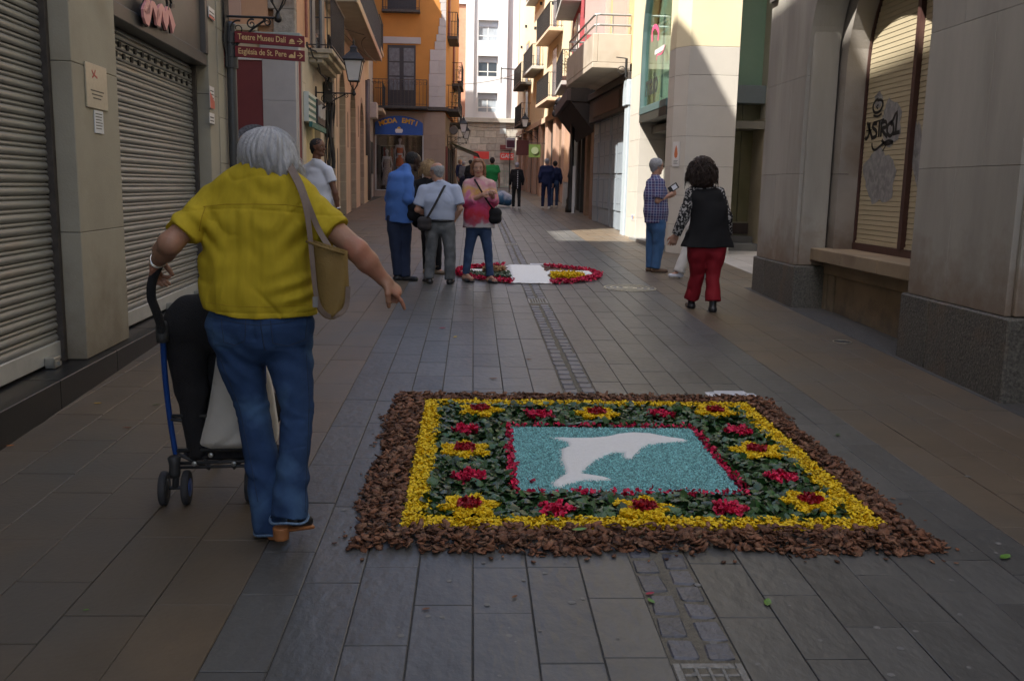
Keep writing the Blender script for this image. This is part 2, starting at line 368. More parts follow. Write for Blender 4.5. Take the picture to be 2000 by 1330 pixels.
IVY = [([(0, 0, 0), (.25, -.5, .06), (.6, -.25, 0), (1, 0, -.1), (.6, .25, .02), (.25, .5, .08), (-.1, .22, -.03), (-.1, -.22, -.03), (.35, 0, .07)], [(0, 7, 1, 8), (1, 2, 8), (2, 3, 8), (3, 4, 8), (4, 5, 8), (5, 6, 0, 8)]),
       ([(0, 0, 0), (.15, -.42, -.05), (.55, -.45, .1), (.95, 0, .05), (.55, .45, -.08), (.15, .42, .02), (.4, 0, .1)], [(0, 1, 6), (1, 2, 6), (2, 3, 6), (3, 4, 6), (4, 5, 6), (5, 0, 6)])]
GRAIN = [([(-.5, -.2, 0), (.5, -.2, 0), (.5, .25, .05), (-.4, .2, 0), (0, 0, .5)], [(0, 1, 4), (1, 2, 4), (2, 3, 4), (3, 0, 4)])]
# ================================================================== SQUARE FLOWER CARPET
X0, X1, Y0, Y1 = -.29, 1.835, 3.77, 5.88          # outer edge of the yellow frame
BW = .115; TX0, TX1, TY0, TY1 = .235, 1.32, 4.19, 5.30
m_bark = M('pine bark', (.165, .068, .034), .80, .35, 25, .5, 70, tone=.6, stain=((.34, .19, .11), 22, .50, .72))
m_yel = M('yellow petals', (.86, .60, .010), .6, .10, 30, .0, tone=.13)
m_leaf = M('ivy leaves', (.028, .076, .019), .32, .3, 30, .15, 90, tone=.6, spec=.55)
m_red = M('crimson petals', (.62, .014, .075), .55, .25, 30, 0, tone=.35)
m_dred = M('dark red petals', (.34, .006, .016), .55, .25, 30, 0, tone=.3)
m_teal = M('teal dyed grains', (.23, .52, .52), .8, .2, 30, .2, 200, tone=.55)
m_salt = M('white salt', (.93, .925, .90), .85, .04, 40, .35, 260)
car = thing('flower_carpet', 'rectangular flower carpet with bark border and a white dolphin on turquoise', 'flower carpet', (.77, 4.82, gz(4.82)))
def stuff(o): return tag(o, kind='stuff')
def ground_pos(x, y, z): return np.stack([x, y, SLOPE*y+z], 1)
def rnd(n, x0, x1, y0, y1): return RNG.uniform(x0, x1, n), RNG.uniform(y0, y1, n)
# bark border
def wob(t, s): return .022*np.sin(t*5.3+s)+.016*np.sin(t*13+2*s)+.01*np.sin(t*29+s)
x, y = rnd(24000, -.62, 2.1, 3.42, 6.25)
ix = X0+.02; out = (x > -.485-(y-3.5)*.012+wob(y, 1)) & (x < 1.985+(y-3.5)*.02+wob(y, 2)) & (y > 3.535+wob(x, 3)) & (y < 6.10+wob(x, 4))
inn = (x > X0-.010) & (x < X1+.010) & (y > Y0-.014) & (y < Y1+.010)
k = out & ~inn; x, y = x[k], y[k]
dedge = np.minimum.reduce([x+.50, 2.0-x, y-3.52, 6.11-y]); z = RNG.uniform(.004, .040, len(x))*np.clip(dedge/.10+.25, .2, 1)
stuff(scatter('bark_border', CHIPS, ground_pos(x, y, z), RNG.uniform(.012, .035, len(x))*np.clip(dedge/.04+.6, .6, 1), m_bark, car, .34, aniso=np.stack([RNG.uniform(.7, 1.2, len(x)), RNG.uniform(.7, 1.2, len(x)), RNG.uniform(.7, 1.5, len(x))], 1)))
n = 70; th = RNG.uniform(0, 1, n)*4; ex = np.where(th < 1, RNG.uniform(-.55, 2.05, n), np.where(th < 2, RNG.uniform(-.55, 2.05, n), np.where(th < 3, RNG.uniform(-.56, -.5, n), RNG.uniform(2.0, 2.07, n))))
ey = np.where(th < 1, RNG.uniform(3.44, 3.53, n), np.where(th < 2, RNG.uniform(6.1, 6.2, n), RNG.uniform(3.5, 6.1, n)))
stuff(scatter('stray_bark', CHIPS, ground_pos(ex, ey, np.full(n, .005)), RNG.uniform(.006, .018, n), m_bark, car, .1))
# yellow frame
x, y = rnd(62000, X0-.02, X1+.02, Y0-.02, Y1+.02)
w1 = .008*np.sin(x*40)+.006*np.sin(y*53)
def band(x, y): return (x > X0+w1) & (x < X1+w1) & (y > Y0+w1) & (y < Y1+w1) & ~((x > X0+BW+w1) & (x < X1-BW+w1) & (y > Y0+.095+w1) & (y < Y1-.10+w1))
k = band(x, y); x, y = x[k], y[k]
stuff(scatter('yellow_petal_frame', PETAL, ground_pos(x, y, RNG.uniform(.014, .030, len(x))), RNG.uniform(.012, .021, len(x)), m_yel, car, .28))
fb = MB()
for (a, b, c, d) in ((X0, X1, Y0, Y0+.085), (X0, X1, Y1-.10, Y1), (X0, X0+BW, Y0+.085, Y1-.1), (X1-BW, X1, Y0+.085, Y1-.1)):
    fb.add([(a, c, gz(c)+.006), (b, c, gz(c)+.006), (b, d, gz(d)+.006), (a, d, gz(d)+.006)], [(0, 1, 2, 3)])
put('petal_underlay', fb, M('yellow underlay', (.80, .55, .01), .8, .2, 60, .6, 90), car)  # plain yellow sheets below the petals
# bed under everything inside
put('bed', MB().add([(X0+BW, Y0+.08, gz(Y0+.08)+.004), (X1-BW, Y0+.08, gz(Y0+.08)+.004), (X1-BW, Y1-.1, gz(Y1-.1)+.004), (X0+BW, Y1-.1, gz(Y1-.1)+.004)], [(0, 1, 2, 3)]), M('leaf litter', (.014, .025, .010), .9, .4, 40, .5, 60), car)
YF = [GR(*p)[:2] for p in ((938, 812), (1165, 819), (1397, 815), (908, 891), (1477, 893), (915, 1003), (1257, 1008), (1582, 995))]
RF = [GR(*p)[:2] for p in ((1052, 820), (1290, 818), (910, 849), (1440, 852), (917, 943), (1525, 943), (1083, 1009), (1425, 1007))]
def lobed(dx, dy, r, amp, n, ph): a = np.arctan2(dy, dx); return np.hypot(dx, dy) < r+amp*np.cos(n*a+ph)
x, y = rnd(9500, X0+BW-.02, X1-BW+.02, Y0+.07, Y1-.08); k = np.ones(len(x), bool)
k &= ~((x > TX0-.03) & (x < TX1+.03) & (y > TY0-.03) & (y < TY1+.03))
for i, c in enumerate(YF): k &= ~lobed(x-c[0], y-c[1], .114, .028, 5+i % 2, i)
for i, c in enumerate(RF): k &= ~lobed(x-c[0], y-c[1], .062, .012, 5, i)
x, y = x[k], y[k]
stuff(scatter('ivy_leaf_bed', IVY, ground_pos(x, y, RNG.uniform(.006, .034, len(x))), RNG.uniform(.030, .056, len(x)), m_leaf, car, .38))
YL = ['at the far left corner', 'in the middle of the far side', 'at the far right corner', 'in the middle of the left side', 'in the middle of the right side', 'at the near left corner', 'in the middle of the near side', 'at the near right corner']
for i, c in enumerate(YF):
    x, y = rnd(5200, c[0]-.15, c[0]+.15, c[1]-.15, c[1]+.15); k = lobed(x-c[0], y-c[1], .112, .030, 5+i % 2, i); x, y = x[k], y[k]
    f = stuff(scatter('yellow_flower', PETAL, ground_pos(x, y, RNG.uniform(.028, .040, len(x))), RNG.uniform(.012, .020, len(x)), m_yel, car, .30)); f['label'] = 'yellow petal flower with red centre '+YL[i]
    x, y = rnd(520, c[0]-.06, c[0]+.06, c[1]-.06, c[1]+.06); k = lobed(x-c[0], y-c[1], .050, .005, 4, i); x, y = x[k], y[k]
    stuff(scatter('flower_centre', PETAL, ground_pos(x, y, RNG.uniform(.042, .058, len(x))), RNG.uniform(.014, .022, len(x)), m_dred, f, .6))
for i, c in enumerate(RF):
    x, y = rnd(800, c[0]-.1, c[0]+.1, c[1]-.1, c[1]+.1); k = lobed(x-c[0], y-c[1], .066, .018, 5, i); x, y = x[k], y[k]
    stuff(scatter('red_flower', PETAL, ground_pos(x, y, RNG.uniform(.018, .040, len(x))), RNG.uniform(.018, .030, len(x)), m_red, car, .5))
# red inner border
x, y = rnd(9000, TX0-.05, TX1+.05, TY0-.05, TY1+.05)
k = (x > TX0-.035) & (x < TX1+.03) & (y > TY0-.028) & (y < TY1+.018) & ~((x > TX0+.004) & (x < TX1-.004) & (y > TY0+.002) & (y < TY1-.002)); x, y = x[k], y[k]
stuff(scatter('red_petal_border', PETAL, ground_pos(x, y, RNG.uniform(.01, .035, len(x))), RNG.uniform(.016, .028, len(x)), m_red, car, .7))
# turquoise field
put('turquoise_bed', MB().add([(TX0, TY0, gz(TY0)+.012), (TX1, TY0, gz(TY0)+.012), (TX1, TY1, gz(TY1)+.012), (TX0, TY1, gz(TY1)+.012)], [(0, 1, 2, 3)]), M('teal bed', (.10, .28, .30), .9, .2, 60, .6, 120), car)
x, y = rnd(34000, TX0, TX1, TY0, TY1)
stuff(scatter('turquoise_grains', GRAIN, ground_pos(x, y, RNG.uniform(.012, .018, len(x))), RNG.uniform(.007, .013, len(x)), m_teal, car, .4))
DP = [(1075, 860), (1113, 862), (1152, 862), (1185, 859), (1205, 854), (1235, 851), (1270, 853), (1305, 860), (1340, 865), (1338, 868), (1305, 870), (1266, 875), (1251, 883), (1245, 890), (1235, 902), (1221, 903), (1216, 899), (1217, 891), (1200, 890), (1188, 894), (1170, 902), (1155, 912), (1140, 926), (1137, 932), (1165, 936), (1194, 942), (1182, 945), (1140, 945), (1116, 950), (1092, 959), (1080, 956), (1078, 950), (1089, 941), (1104, 932), (1101, 920), (1095, 905), (1095, 884), (1110, 878), (1107, 870), (1089, 864)]
DG = np.array([GR(*p)[:2] for p in DP])
h = .005; gx = np.arange(DG[:, 0].min()-.02, DG[:, 0].max()+.02, h); gy = np.arange(DG[:, 1].min()-.02, DG[:, 1].max()+.02, h)
XX, YY = np.meshgrid(gx, gy, indexing='ij'); ins = inpoly(XX.ravel(), YY.ravel(), DG)
seg = np.full(XX.size, 9.0); pts = np.stack([XX.ravel(), YY.ravel()], 1)
for i in range(len(DG)):
    a, b = DG[i], DG[(i+1) % len(DG)]; ab = b-a; t = np.clip(((pts-a) @ ab)/(ab @ ab), 0, 1); seg = np.minimum(seg, np.hypot(*(pts-a-t[:, None]*ab).T))
sd = np.where(ins, seg, -seg).reshape(XX.shape)
zz = .013+.016*np.clip(1-(1-np.clip(sd/.025, 0, 1))**2, 0, 1)+RNG.uniform(-.0006, .0006, XX.shape)
ok = sd > -.004; idx = np.arange(XX.size).reshape(XX.shape)
q = ok[:-1, :-1] & ok[1:, :-1] & ok[1:, 1:] & ok[:-1, 1:]; Fq = np.stack([idx[:-1, :-1][q], idx[1:, :-1][q], idx[1:, 1:][q], idx[:-1, 1:][q]], 1)
V = np.stack([XX.ravel(), YY.ravel(), SLOPE*YY.ravel()+zz.ravel()], 1); used = np.unique(Fq); rm = np.full(len(V), -1); rm[used] = np.arange(len(used))
mesh_obj('white_dolphin', V[used], rm[Fq].tolist(), m_salt, car, True, None, OFF[car.name])
e = (np.abs(sd.ravel()) < .009); ep = pts[e]; ep = ep[RNG.random(len(ep)) < .5]+RNG.uniform(-.003, .003, (1, 2))
stuff(scatter('salt_grains', GRAIN, ground_pos(ep[:, 0], ep[:, 1], np.full(len(ep), .016)), RNG.uniform(.004, .009, len(ep)), m_salt, car, .5))
g = GR(1037, 949); x = g[0]+RNG.normal(0, .008, 7); y = g[1]+RNG.normal(0, .007, 7)
stuff(scatter('stray_red_petals', PETAL, ground_pos(x, y, np.full(7, .022)), np.full(7, .018), m_red, car, .4))
# ================================================================== ROUND FLOWER CARPET
rc = np.array([.80, 13.05]); RX, RY = 1.02, 1.05
car2 = thing('flower_carpet', 'round flower carpet with a white cross and red rim, in front of the group', 'flower carpet', (rc[0], rc[1], gz(rc[1])))
k = 48; put('bed', MB().add([(rc[0]+RX*math.cos(2*math.pi*i/k), rc[1]+RY*math.sin(2*math.pi*i/k), gz(rc[1]+RY*math.sin(2*math.pi*i/k))+.008) for i in range(k)], [tuple(range(k))]), m_bark, car2)
x, y = rnd(12000, -.3, 1.9, 11.9, 14.2); d = np.hypot((x-rc[0])/RX, (y-rc[1])/RY); a = x-rc[0]; b = y-rc[1]
vert = np.abs(a) < .27+.04*np.sin(b*9); hor = (np.abs(b) < .16) & ~vert; rim = (d > .89) & (d < 1.03)
kk = rim & ~vert & ~(hor & (d < .97))
stuff(scatter('red_rim', PETAL, ground_pos(x[kk], y[kk], RNG.uniform(.015, .05, kk.sum())), RNG.uniform(.025, .042, kk.sum()), m_red, car2, .7))
kk = (d < .97) & vert | ((np.abs(a) < .27) & (d < 1.02))
def salt_patch(name, x0, x1, y0, y1, zt):
    nx, ny = 24, 40; V = []; 
    for j in range(ny+1):
        for i in range(nx+1):
            u, v = i/nx, j/ny; e = min(u, 1-u, v, 1-v); xx = x0+(x1-x0)*u; yy = y0+(y1-y0)*v
            xx += (.02*math.sin(yy*17)+.01*math.sin(yy*41)) * (1 if i in (0, nx) else 0); yy += .015*math.sin(xx*23)*(1 if j in (0, ny) else 0)
            V.append((xx, yy, gz(yy)+.009+zt*min(1, e*14)+random.uniform(0, .004)))
    F = [(j*(nx+1)+i, j*(nx+1)+i+1, (j+1)*(nx+1)+i+1, (j+1)*(nx+1)+i) for j in range(ny) for i in range(nx)]
    return mesh_obj(name, V, F, m_salt, car2, True, None, OFF[car2.name])
salt_patch('white_band', rc[0]-.27, rc[0]+.27, rc[1]-1.02, rc[1]+1.03, .035)
salt_patch('white_cross_arm', rc[0]-.95, rc[0]-.271, rc[1]-.02, rc[1]+.26, .03); salt_patch('white_cross_arm', rc[0]+.271, rc[0]+.95, rc[1]-.02, rc[1]+.26, .03)
x, y = rnd(3000, rc[0]+.3, rc[0]+.8, rc[1]-.55, rc[1]-.05); k = np.hypot((x-rc[0]-.52)/.24, (y-rc[1]+.33)/.2) < 1
stuff(scatter('yellow_oval', PETAL, ground_pos(x[k], y[k], RNG.uniform(.02, .07, k.sum())), RNG.uniform(.02, .035, k.sum()), m_yel, car2, .7))
x, y = rnd(900, rc[0]-.85, rc[0]-.27, rc[1]-.5, rc[1]-.05)
stuff(scatter('green_leaves', IVY, ground_pos(x, y, RNG.uniform(.02, .05, len(x))), RNG.uniform(.03, .05, len(x)), M('sage leaves', (.10, .14, .08), .6, .2, 20, 0, tone=.3), car2, .4))
x, y = rnd(1500, rc[0]-.62, rc[0]-.34, rc[1]-.12, rc[1]+.2)
stuff(scatter('tan_petals', PETAL, ground_pos(x, y, RNG.uniform(.03, .09, len(x))), RNG.uniform(.02, .04, len(x)), M('tan sawdust', (.42, .25, .12), .8, .2, 20, 0, tone=.3), car2, .6))
# paper notices lying on the ground
m_paper = M('laminated paper', (.72, .74, .80), .35, .03, 4, 0)
def notice(px0, px1, py, ll, label):
    a, b = GR(px0, py), GR(px1, py); y0 = a[1]; t = thing('paper_notice', label, 'paper notice', ((a[0]+b[0])/2, y0+ll/2, gz(y0)))
    put('sheet', MB().box(a[0], b[0], y0, y0+ll, gz(y0)+.003, gz(y0)+.0045), m_paper, t)
    for i in range(4):
        yy = y0+ll*(.2+.19*i); w_ = (b[0]-a[0])*(.38 if i % 2 else .42)
        mb = MB(); mb.box((a[0]+b[0])/2-w_, (a[0]+b[0])/2+w_*.8, yy, yy+ll*.05, gz(y0)+.0046, gz(y0)+.0049); put('printed_line', mb, M('grey ink', (.35, .36, .42), .6, .1, 60, 0), t)
notice(1387, 1482, 777, .21, 'white paper notice flat on the ground behind the dolphin carpet')
notice(1036, 1074, 517, .25, 'white paper notice flat on the ground behind the round flower carpet')
# fallen leaves and petals
m_gl = M('fresh green leaf', (.10, .22, .03), .5, .15, 50, .1, 60); m_bl = M('dry brown leaf', (.16, .07, .035), .8, .3, 50, .2, 60)
def fallen(px, py, s, m, name, label, ang=0, dz=.004, up=.3):
    g = GR(px, py); ca, sa = math.cos(ang), math.sin(ang); V = []
    prof = [(-1, 0), (-.6, .3), (0, .45), (.6, .3), (1, 0)]
    for (u, wd) in prof:
        for v in (-1, 0, 1):
            lx, ly = u*s, v*wd*s; V.append((g[0]+lx*ca-ly*sa, g[1]+lx*sa+ly*ca, gz(g[1]+lx*sa+ly*ca)+dz+abs(v)*wd*s*up+.15*s*u*u))
    F = [(i*3+j, (i+1)*3+j, (i+1)*3+j+1, i*3+j+1) for i in range(4) for j in range(2)]
    o = put(name, MB().add(V, F), m, smooth=True, fix=False)
    return tag(o, label, 'petal' if 'petal' in name else 'leaf', 'loose leaves and petals on the street')
fallen(1499, 1179, .032, m_gl, 'fallen_leaf', 'green leaf on slate in front of the bark border, left of the far right one', 1.2)
fallen(1963, 1090, .038, m_gl, 'fallen_leaf', 'large green leaf lying by itself near the right edge of the photo', .6)
fallen(1272, 1176, .022, m_gl, 'fallen_leaf', 'small dark green leaf beside the gutter cobbles, next to a red petal', 2)
fallen(1131, 1057, .035, m_gl, 'fallen_leaf', 'green leaf resting on the near bark border', .3, .05)
fallen(1636, 851, .028, M('dark green leaf', (.03, .08, .02), .4, .2, 50, 0), 'fallen_leaf', 'dark green leaf right of the bark border at its far right side', .9)
fallen(1269, 1161, .020, m_red, 'fallen_petal', 'crimson petal beside the gutter cobbles in the foreground', .4)
fallen(864, 642, .035, m_red, 'fallen_petal', 'crimson petal on the slate between the pointing hand and the gutter', .2)
fallen(889, 659, .028, m_yel, 'fallen_petal', 'yellow petal on the slate near the crimson one, left of the gutter', .9)
fallen(963, 741, .034, m_bl, 'dry_leaf', 'dry brown leaf just behind the far bark border', .1)
fallen(1033, 703, .030, m_bl, 'dry_leaf', 'dry curled brown leaf left of the cobbled gutter', .5)
fallen(191, 789, .026, M('ochre petal', (.45, .27, .03), .6, .2, 50, 0), 'fallen_petal', 'ochre petal on the brown paving left of the stroller', .1)
fallen(248, 837, .028, m_bl, 'dry_leaf', 'dry brown leaf on the brown paving left of the stroller', .1)
fallen(305, 792, .026, M('olive leaf', (.07, .09, .02), .6, .2, 50, 0), 'fallen_leaf', 'small olive leaf on the paving near the stroller frame', .4)
fallen(20, 872, .022, M('orange peel', (.5, .16, .03), .6, .2, 50, 0), 'fallen_petal', 'orange petal beside the black plinth at the left edge', .4)
fallen(1005, 1167, .016, m_bl, 'dry_leaf', 'tiny brown leaf on slate in front of the bark border', .8)
fallen(832, 1191, .016, m_bl, 'dry_leaf', 'tiny brown flake on the slate at the lower left of the carpet', .3)
fallen(168+0, 0+1193 if False else 1193, .012, m_gl, 'fallen_leaf', 'tiny green leaf at the lower left of the street', .3)
# pale worn gum spots
m_gum = M('old chewing gum', (.19, .185, .175), .8, .15, 50, .1, 60)
gum = thing('gum_spots', 'pale flattened chewing gum spots on the slate', 'gum spots', (1, 3, gz(3)))
gm = MB()
for i in range(110):
    px = random.choice([(1140, 1133), (1200, 1128), (1372, 1201), (1575, 1221), (1132, 1307), (1244, 1234)]) if i < 0 else (random.uniform(650, 1980), random.uniform(560, 1320))
    g = GR(*px); 
    if -.55 < g[0] < 2.1 and 3.45 < g[1] < 6.2 or g[0] > 3.4: continue
    r = random.uniform(.004, .014); n = 9
    V = [(g[0]+r*random.uniform(.8, 1.2)*math.cos(2*math.pi*j/n), g[1]+r*random.uniform(.8, 1.2)*math.sin(2*math.pi*j/n), 0) for j in range(n)]
    gm.add([(a, b, gz(b)+.0020) for a, b, c in V], [tuple(range(n))])
tag(put('spot', gm, m_gum, gum, fix=False), kind='stuff')
# ================================================================== LEFT ROW
m_lime = M('beige limestone cladding', (.33, .305, .24), .75, .10, 2.2, .10, 90, tone=.10, stain=((.25, .22, .16), 1.6, .55, .85), grime=((.17, .14, .10), .3, 1.5, 2.2))
m_joint = M('stone joint', (.07, .06, .05), .95, .1, 20, 0)
m_black = M('polished black granite', (.014, .014, .015), .35, .3, 60, .02, 60, spec=.3)
m_slat = M('galvanised shutter', (.27, .272, .255), .42, .14, 3, .08, 60, tone=.06, metal=.3, stain=((.24, .20, .15), 3.0, .56, .82), stretch=(1, .5, 5))
m_dk = M('dark painted metal', (.035, .035, .035), .5, .2, 20, .05, 60)
m_blk = M('black wrought iron', (.014, .014, .015), .45, .2, 30, .1, 80)
m_steel = M('brushed steel', (.42, .42, .39), .35, .1, 20, .05, 200, metal=.8)
def blocks(fr, parent, u0, u1, zl, n0, n1, m, us=None, name='stone_block', gap=.003, bev=.004):
    """courses of blocks between the z levels; us: one list of joints per course (or None)"""
    for i in range(len(zl)-1):
        js = [u0]+sorted(us[i % len(us)])+[u1] if us else [u0, u1]
        js = [j for j in js if u0 <= j <= u1]
        for a, b in zip(js[:-1], js[1:]):
            if b-a < .03: continue
            t = min(1, max(0, random.gauss(.5, .25))); mb = MB()
            fr.box(mb, a+gap/2, b-gap/2, n0, n1+random.uniform(-.0012, .0012), zl[i]+gap/2, zl[i+1]-gap/2, t); put(name, mb, m, parent, tone=True, fix=True, bev=bev)
def fbox(fr, name, m, parent, *a, bev=0, **k):
    mb = MB(); fr.box(mb, *a); return put(name, mb, m, parent, bev=bev, **k)
FL = Fr((-2.55, 4.82), (-2.69, 7.76))
L1 = thing('shuttered_building', 'beige stone building with two closed metal roller shutters on the left', 'building', FL(7, -.5, .18))
fbox(FL, 'wall', M('side wall render', (.42, .37, .29), .85, .1, 2, .1, 40), L1, -12, 11.08, -9, -.20, -.5, 14.0)
fbox(FL, 'upper_wall', m_lime, L1, -12, 11.1, -.199, -.004, 3.72, 14.0)
put('roof_sun_block', MB().box(-14, -8.2, -12, 11.05, 14.001, 17.0), M('side wall render'), L1)  # unseen block added on the roof to keep sun off the street
for z in (3.95, 7.1, 10.3):
    for u in (-9, -6.5, -4, -1.5, 1, 3.5, 6, 8.6):
        wf = fbox(FL, 'window', M('white window frame', (.7, .7, .68), .5, .05, 5, 0), L1, u, u+1.3, -.003, .03, z+.3, z+2.2)
        fbox(FL, 'pane', M('dark pane', (.03, .035, .04), .08, .2, 2, 0), wf, u+.08, u+1.22, .031, .036, z+.38, z+2.12)
# plinth of polished slabs
ua = -8
while ua < 11.2:
    ub = min(ua+1.05, 11.2); mb = MB(); z1 = .325
    FL.box(mb, ua+.0015, ub-.0015, -.30, .075, gz(ua)-.05, z1, .5); put('plinth_slab', mb, m_black, L1, tone=True, bev=.004); ua += 1.05
def shutter(u0, u1, zt, label, holes=False, guide=.05):
    sh = fbox(FL, 'roller_shutter', m_dk, L1, u0, u1, -.198, -.185, .326, zt); sh['label'] = label
    pitch = .081; z = .47; first = None; n = int((zt-z)/pitch)
    # one curved slat, shared mesh
    mb = MB(); prof = []
    for i in range(8): t = i/7; prof.append((-.180+.019*math.sin(math.pi*min(1, .12+.88*t))**.7*(1-.12*t)+.002, pitch*.60*t))
    prof.append((-.176, pitch*.615))
    for i in range(5): t = i/4; prof.append((-.176+.011*math.sin(math.pi*(.1+.85*t))**.6, pitch*(.63+.27*t)))
    prof += [(-.184, pitch*.925), (-.184, pitch)]
    V = []; 
    for u in (u0+guide*.6, u1-guide*.6):
        for nn, zz in prof: V.append(FL(u, nn, z+zz))
    m_ = len(prof); F = [(i, i+1, m_+i+1, m_+i) for i in range(m_-1)]
    sl = put('slat', MB().add(V, F), m_slat, sh, smooth=False, fix=False); sl.modifiers.new('es', 'EDGE_SPLIT').split_angle = .6
    for p in sl.data.polygons: p.use_smooth = True
    for i in range(1, n): dup(sl, (0, 0, i*pitch))
    if holes:
        for (row, ph) in ((n-2, 0), (n-3, .1)):
            u = u0+.15+ph; zc = z+row*pitch+pitch*.45
            while u < u1-.12: fbox(FL, 'vent_hole', m_pit, sh, u, u+.055, -.16, -.1485, zc-.020, zc+.022); u += .2
    fbox(FL, 'bottom_rail', M('pale steel rail', (.50, .50, .47), .4, .1, 6, .05, 60, metal=.3), sh, u0+.03, u1-.03, -.184, -.150, .345, .468, bev=.004)
    for (a, b) in ((u0, u0+guide), (u1-guide, u1)): fbox(FL, 'guide_rail', M('rusty dark guide', (.05, .042, .036), .7, .35, 12, .2, 40), sh, a, b, -.184, -.125, .326, zt, bev=.003)
    for c in (u0+.55*(u1-u0), u1-.28):
        lk = fbox(FL, 'floor_lock', m_steel, sh, c-.05, c+.05, -.15, -.085, .327, .40, bev=.006)
        fbox(FL, 'lock_barrel', m_steel, lk, c-.012, c+.012, -.086, -.065, .345, .37)
shutter(3.55, 6.32, 3.72, 'nearest closed roller shutter at the left edge')
shutter(7.24, 10.2, 2.74, 'second closed roller shutter, with two rows of vent holes near its top', holes=True)
m_rev = M('stained reveal stone', (.20, .175, .14), .85, .25, 5, .2, 40, tone=.1)
for (a, b) in ((6.33, 7.23), (10.21, 11.1)): fbox(FL, 'pillar_core', m_joint, L1, a+.01, b-.01, -.19, -.011, .326, 3.71)
blocks(FL, L1, 6.33, 7.23, [.327, 1.19, 2.30, 3.71], -.18, 0, m_lime, name='cladding_panel')
blocks(FL, L1, 10.21, 10.62, [.327, 1.3, 2.46, 3.71], -.18, 0, m_lime, name='cladding_panel')
blocks(FL, L1, 10.62, 11.1, [.327, .8, 1.25, 1.75, 2.25, 2.72, 3.2, 3.71], -.18, .012, m_lime, us=[[], [10.9], []], name='cladding_panel')
blocks(FL, L1, -12, 3.5, [.327, 1.19, 2.30, 3.71], -.18, 0, m_lime, us=[[-10+i*1.1 for i in range(13)]], name='cladding_panel')
# frame and sign board over the second shutter
m_bronze = M('dark bronze sheet', (.085, .075, .066), .45, .15, 3, .03, 60)
fbox(FL, 'shutter_housing', M('dark grey box section', (.06, .058, .055), .45, .12, 6, .03, 60), L1, 7.24, 10.2, -.185, -.01, 2.745, 2.86, bev=.006)
fbox(FL, 'frame_post', m_bronze, L1, 10.10, 10.205, -.185, .008, 2.861, 3.70, bev=.006)
sg = fbox(FL, 'sign_board', m_bronze, L1, 7.24, 10.09, -.185, -.045, 2.865, 3.70, bev=.004); sg['label'] = 'dark bronze sign board carrying pink wavy strokes'
m_pink = M('pink sign enamel', (.62, .27, .27), .4, .08, 5, 0)
def px_ribbon(fr, pts, wpx, n, m, parent, name, th=.012, ref=None):
    """brush stroke given in photo pixels, laid on a facade; width in metres"""
    P = [fr.px(x, y, n) for x, y in pts]; Q = []
    for i in range(len(P)-1):
        for t in (0, .34, .67):
            p0 = P[max(i-1, 0)]; p1 = P[i]; p2 = P[i+1]; p3 = P[min(i+2, len(P)-1)]
            Q.append(tuple(.5*((2*p1[c])+(-p0[c]+p2[c])*t+(2*p0[c]-5*p1[c]+4*p2[c]-p3[c])*t*t+(-p0[c]+3*p1[c]-3*p2[c]+p3[c])*t**3) for c in (0, 1)))
    Q.append(P[-1]); L = []; R_ = []
    ws = wpx if hasattr(wpx, '__len__') else [wpx]*len(P)
    for i, q in enumerate(Q):
        a = Q[max(i-1, 0)]; b = Q[min(i+1, len(Q)-1)]; d = (b[0]-a[0], b[1]-a[1]); l = math.hypot(*d)+1e-9; f = i/(len(Q)-1)*(len(ws)-1); w_ = ws[int(f)]*(1-f % 1)+ws[min(int(f)+1, len(ws)-1)]*(f % 1)
        L.append((q[0]-d[1]/l*w_/2, q[1]+d[0]/l*w_/2)); R_.append((q[0]+d[1]/l*w_/2, q[1]-d[0]/l*w_/2))
    mb = MB(); k = len(Q); V = [fr(*q1[:1], n+th, q1[1]) for q1 in L]+[fr(q1[0], n+th, q1[1]) for q1 in R_]+[fr(q1[0], n, q1[1]) for q1 in L]+[fr(q1[0], n, q1[1]) for q1 in R_]
    F = []
    for i in range(k-1): F += [(i, i+1, k+i+1, k+i), (i, 2*k+i, 2*k+i+1, i+1), (k+i, k+i+1, 3*k+i+1, 3*k+i)]
    return put(name, mb.add(V, F), m, parent, fix=False)
px_ribbon(FL, [(283, -8), (285, 14), (277, 22), (284, 36), (293, 8), (303, 30), (305, 38), (312, 14), (320, 42), (324, 20), (330, 34), (336, 58)], [.05, .12, .05, .13, .05, .12, .15, .05, .15, .06, .09, .13], .03, m_pink, sg, 'pink_stroke', .02)
px_ribbon(FL, [(281, -8), (282, 14), (274, 22), (281, 38), (291, 10), (300, 32), (303, 40), (310, 16), (318, 44), (322, 22), (328, 36), (333, 60)], [.05, .12, .05, .13, .05, .12, .15, .05, .15, .06, .09, .13], .0, m_blk, sg, 'stroke_black_edge', .028)  # black edging set behind the pink stroke
px_ribbon(FL, [(323, -5), (325, 10), (324, 21)], .035, .03, m_blk, sg, 'black_stroke', .02); px_ribbon(FL, [(330, -4), (333, 8), (330, 14), (337, 12)], .03, .03, m_blk, sg, 'black_stroke', .02)
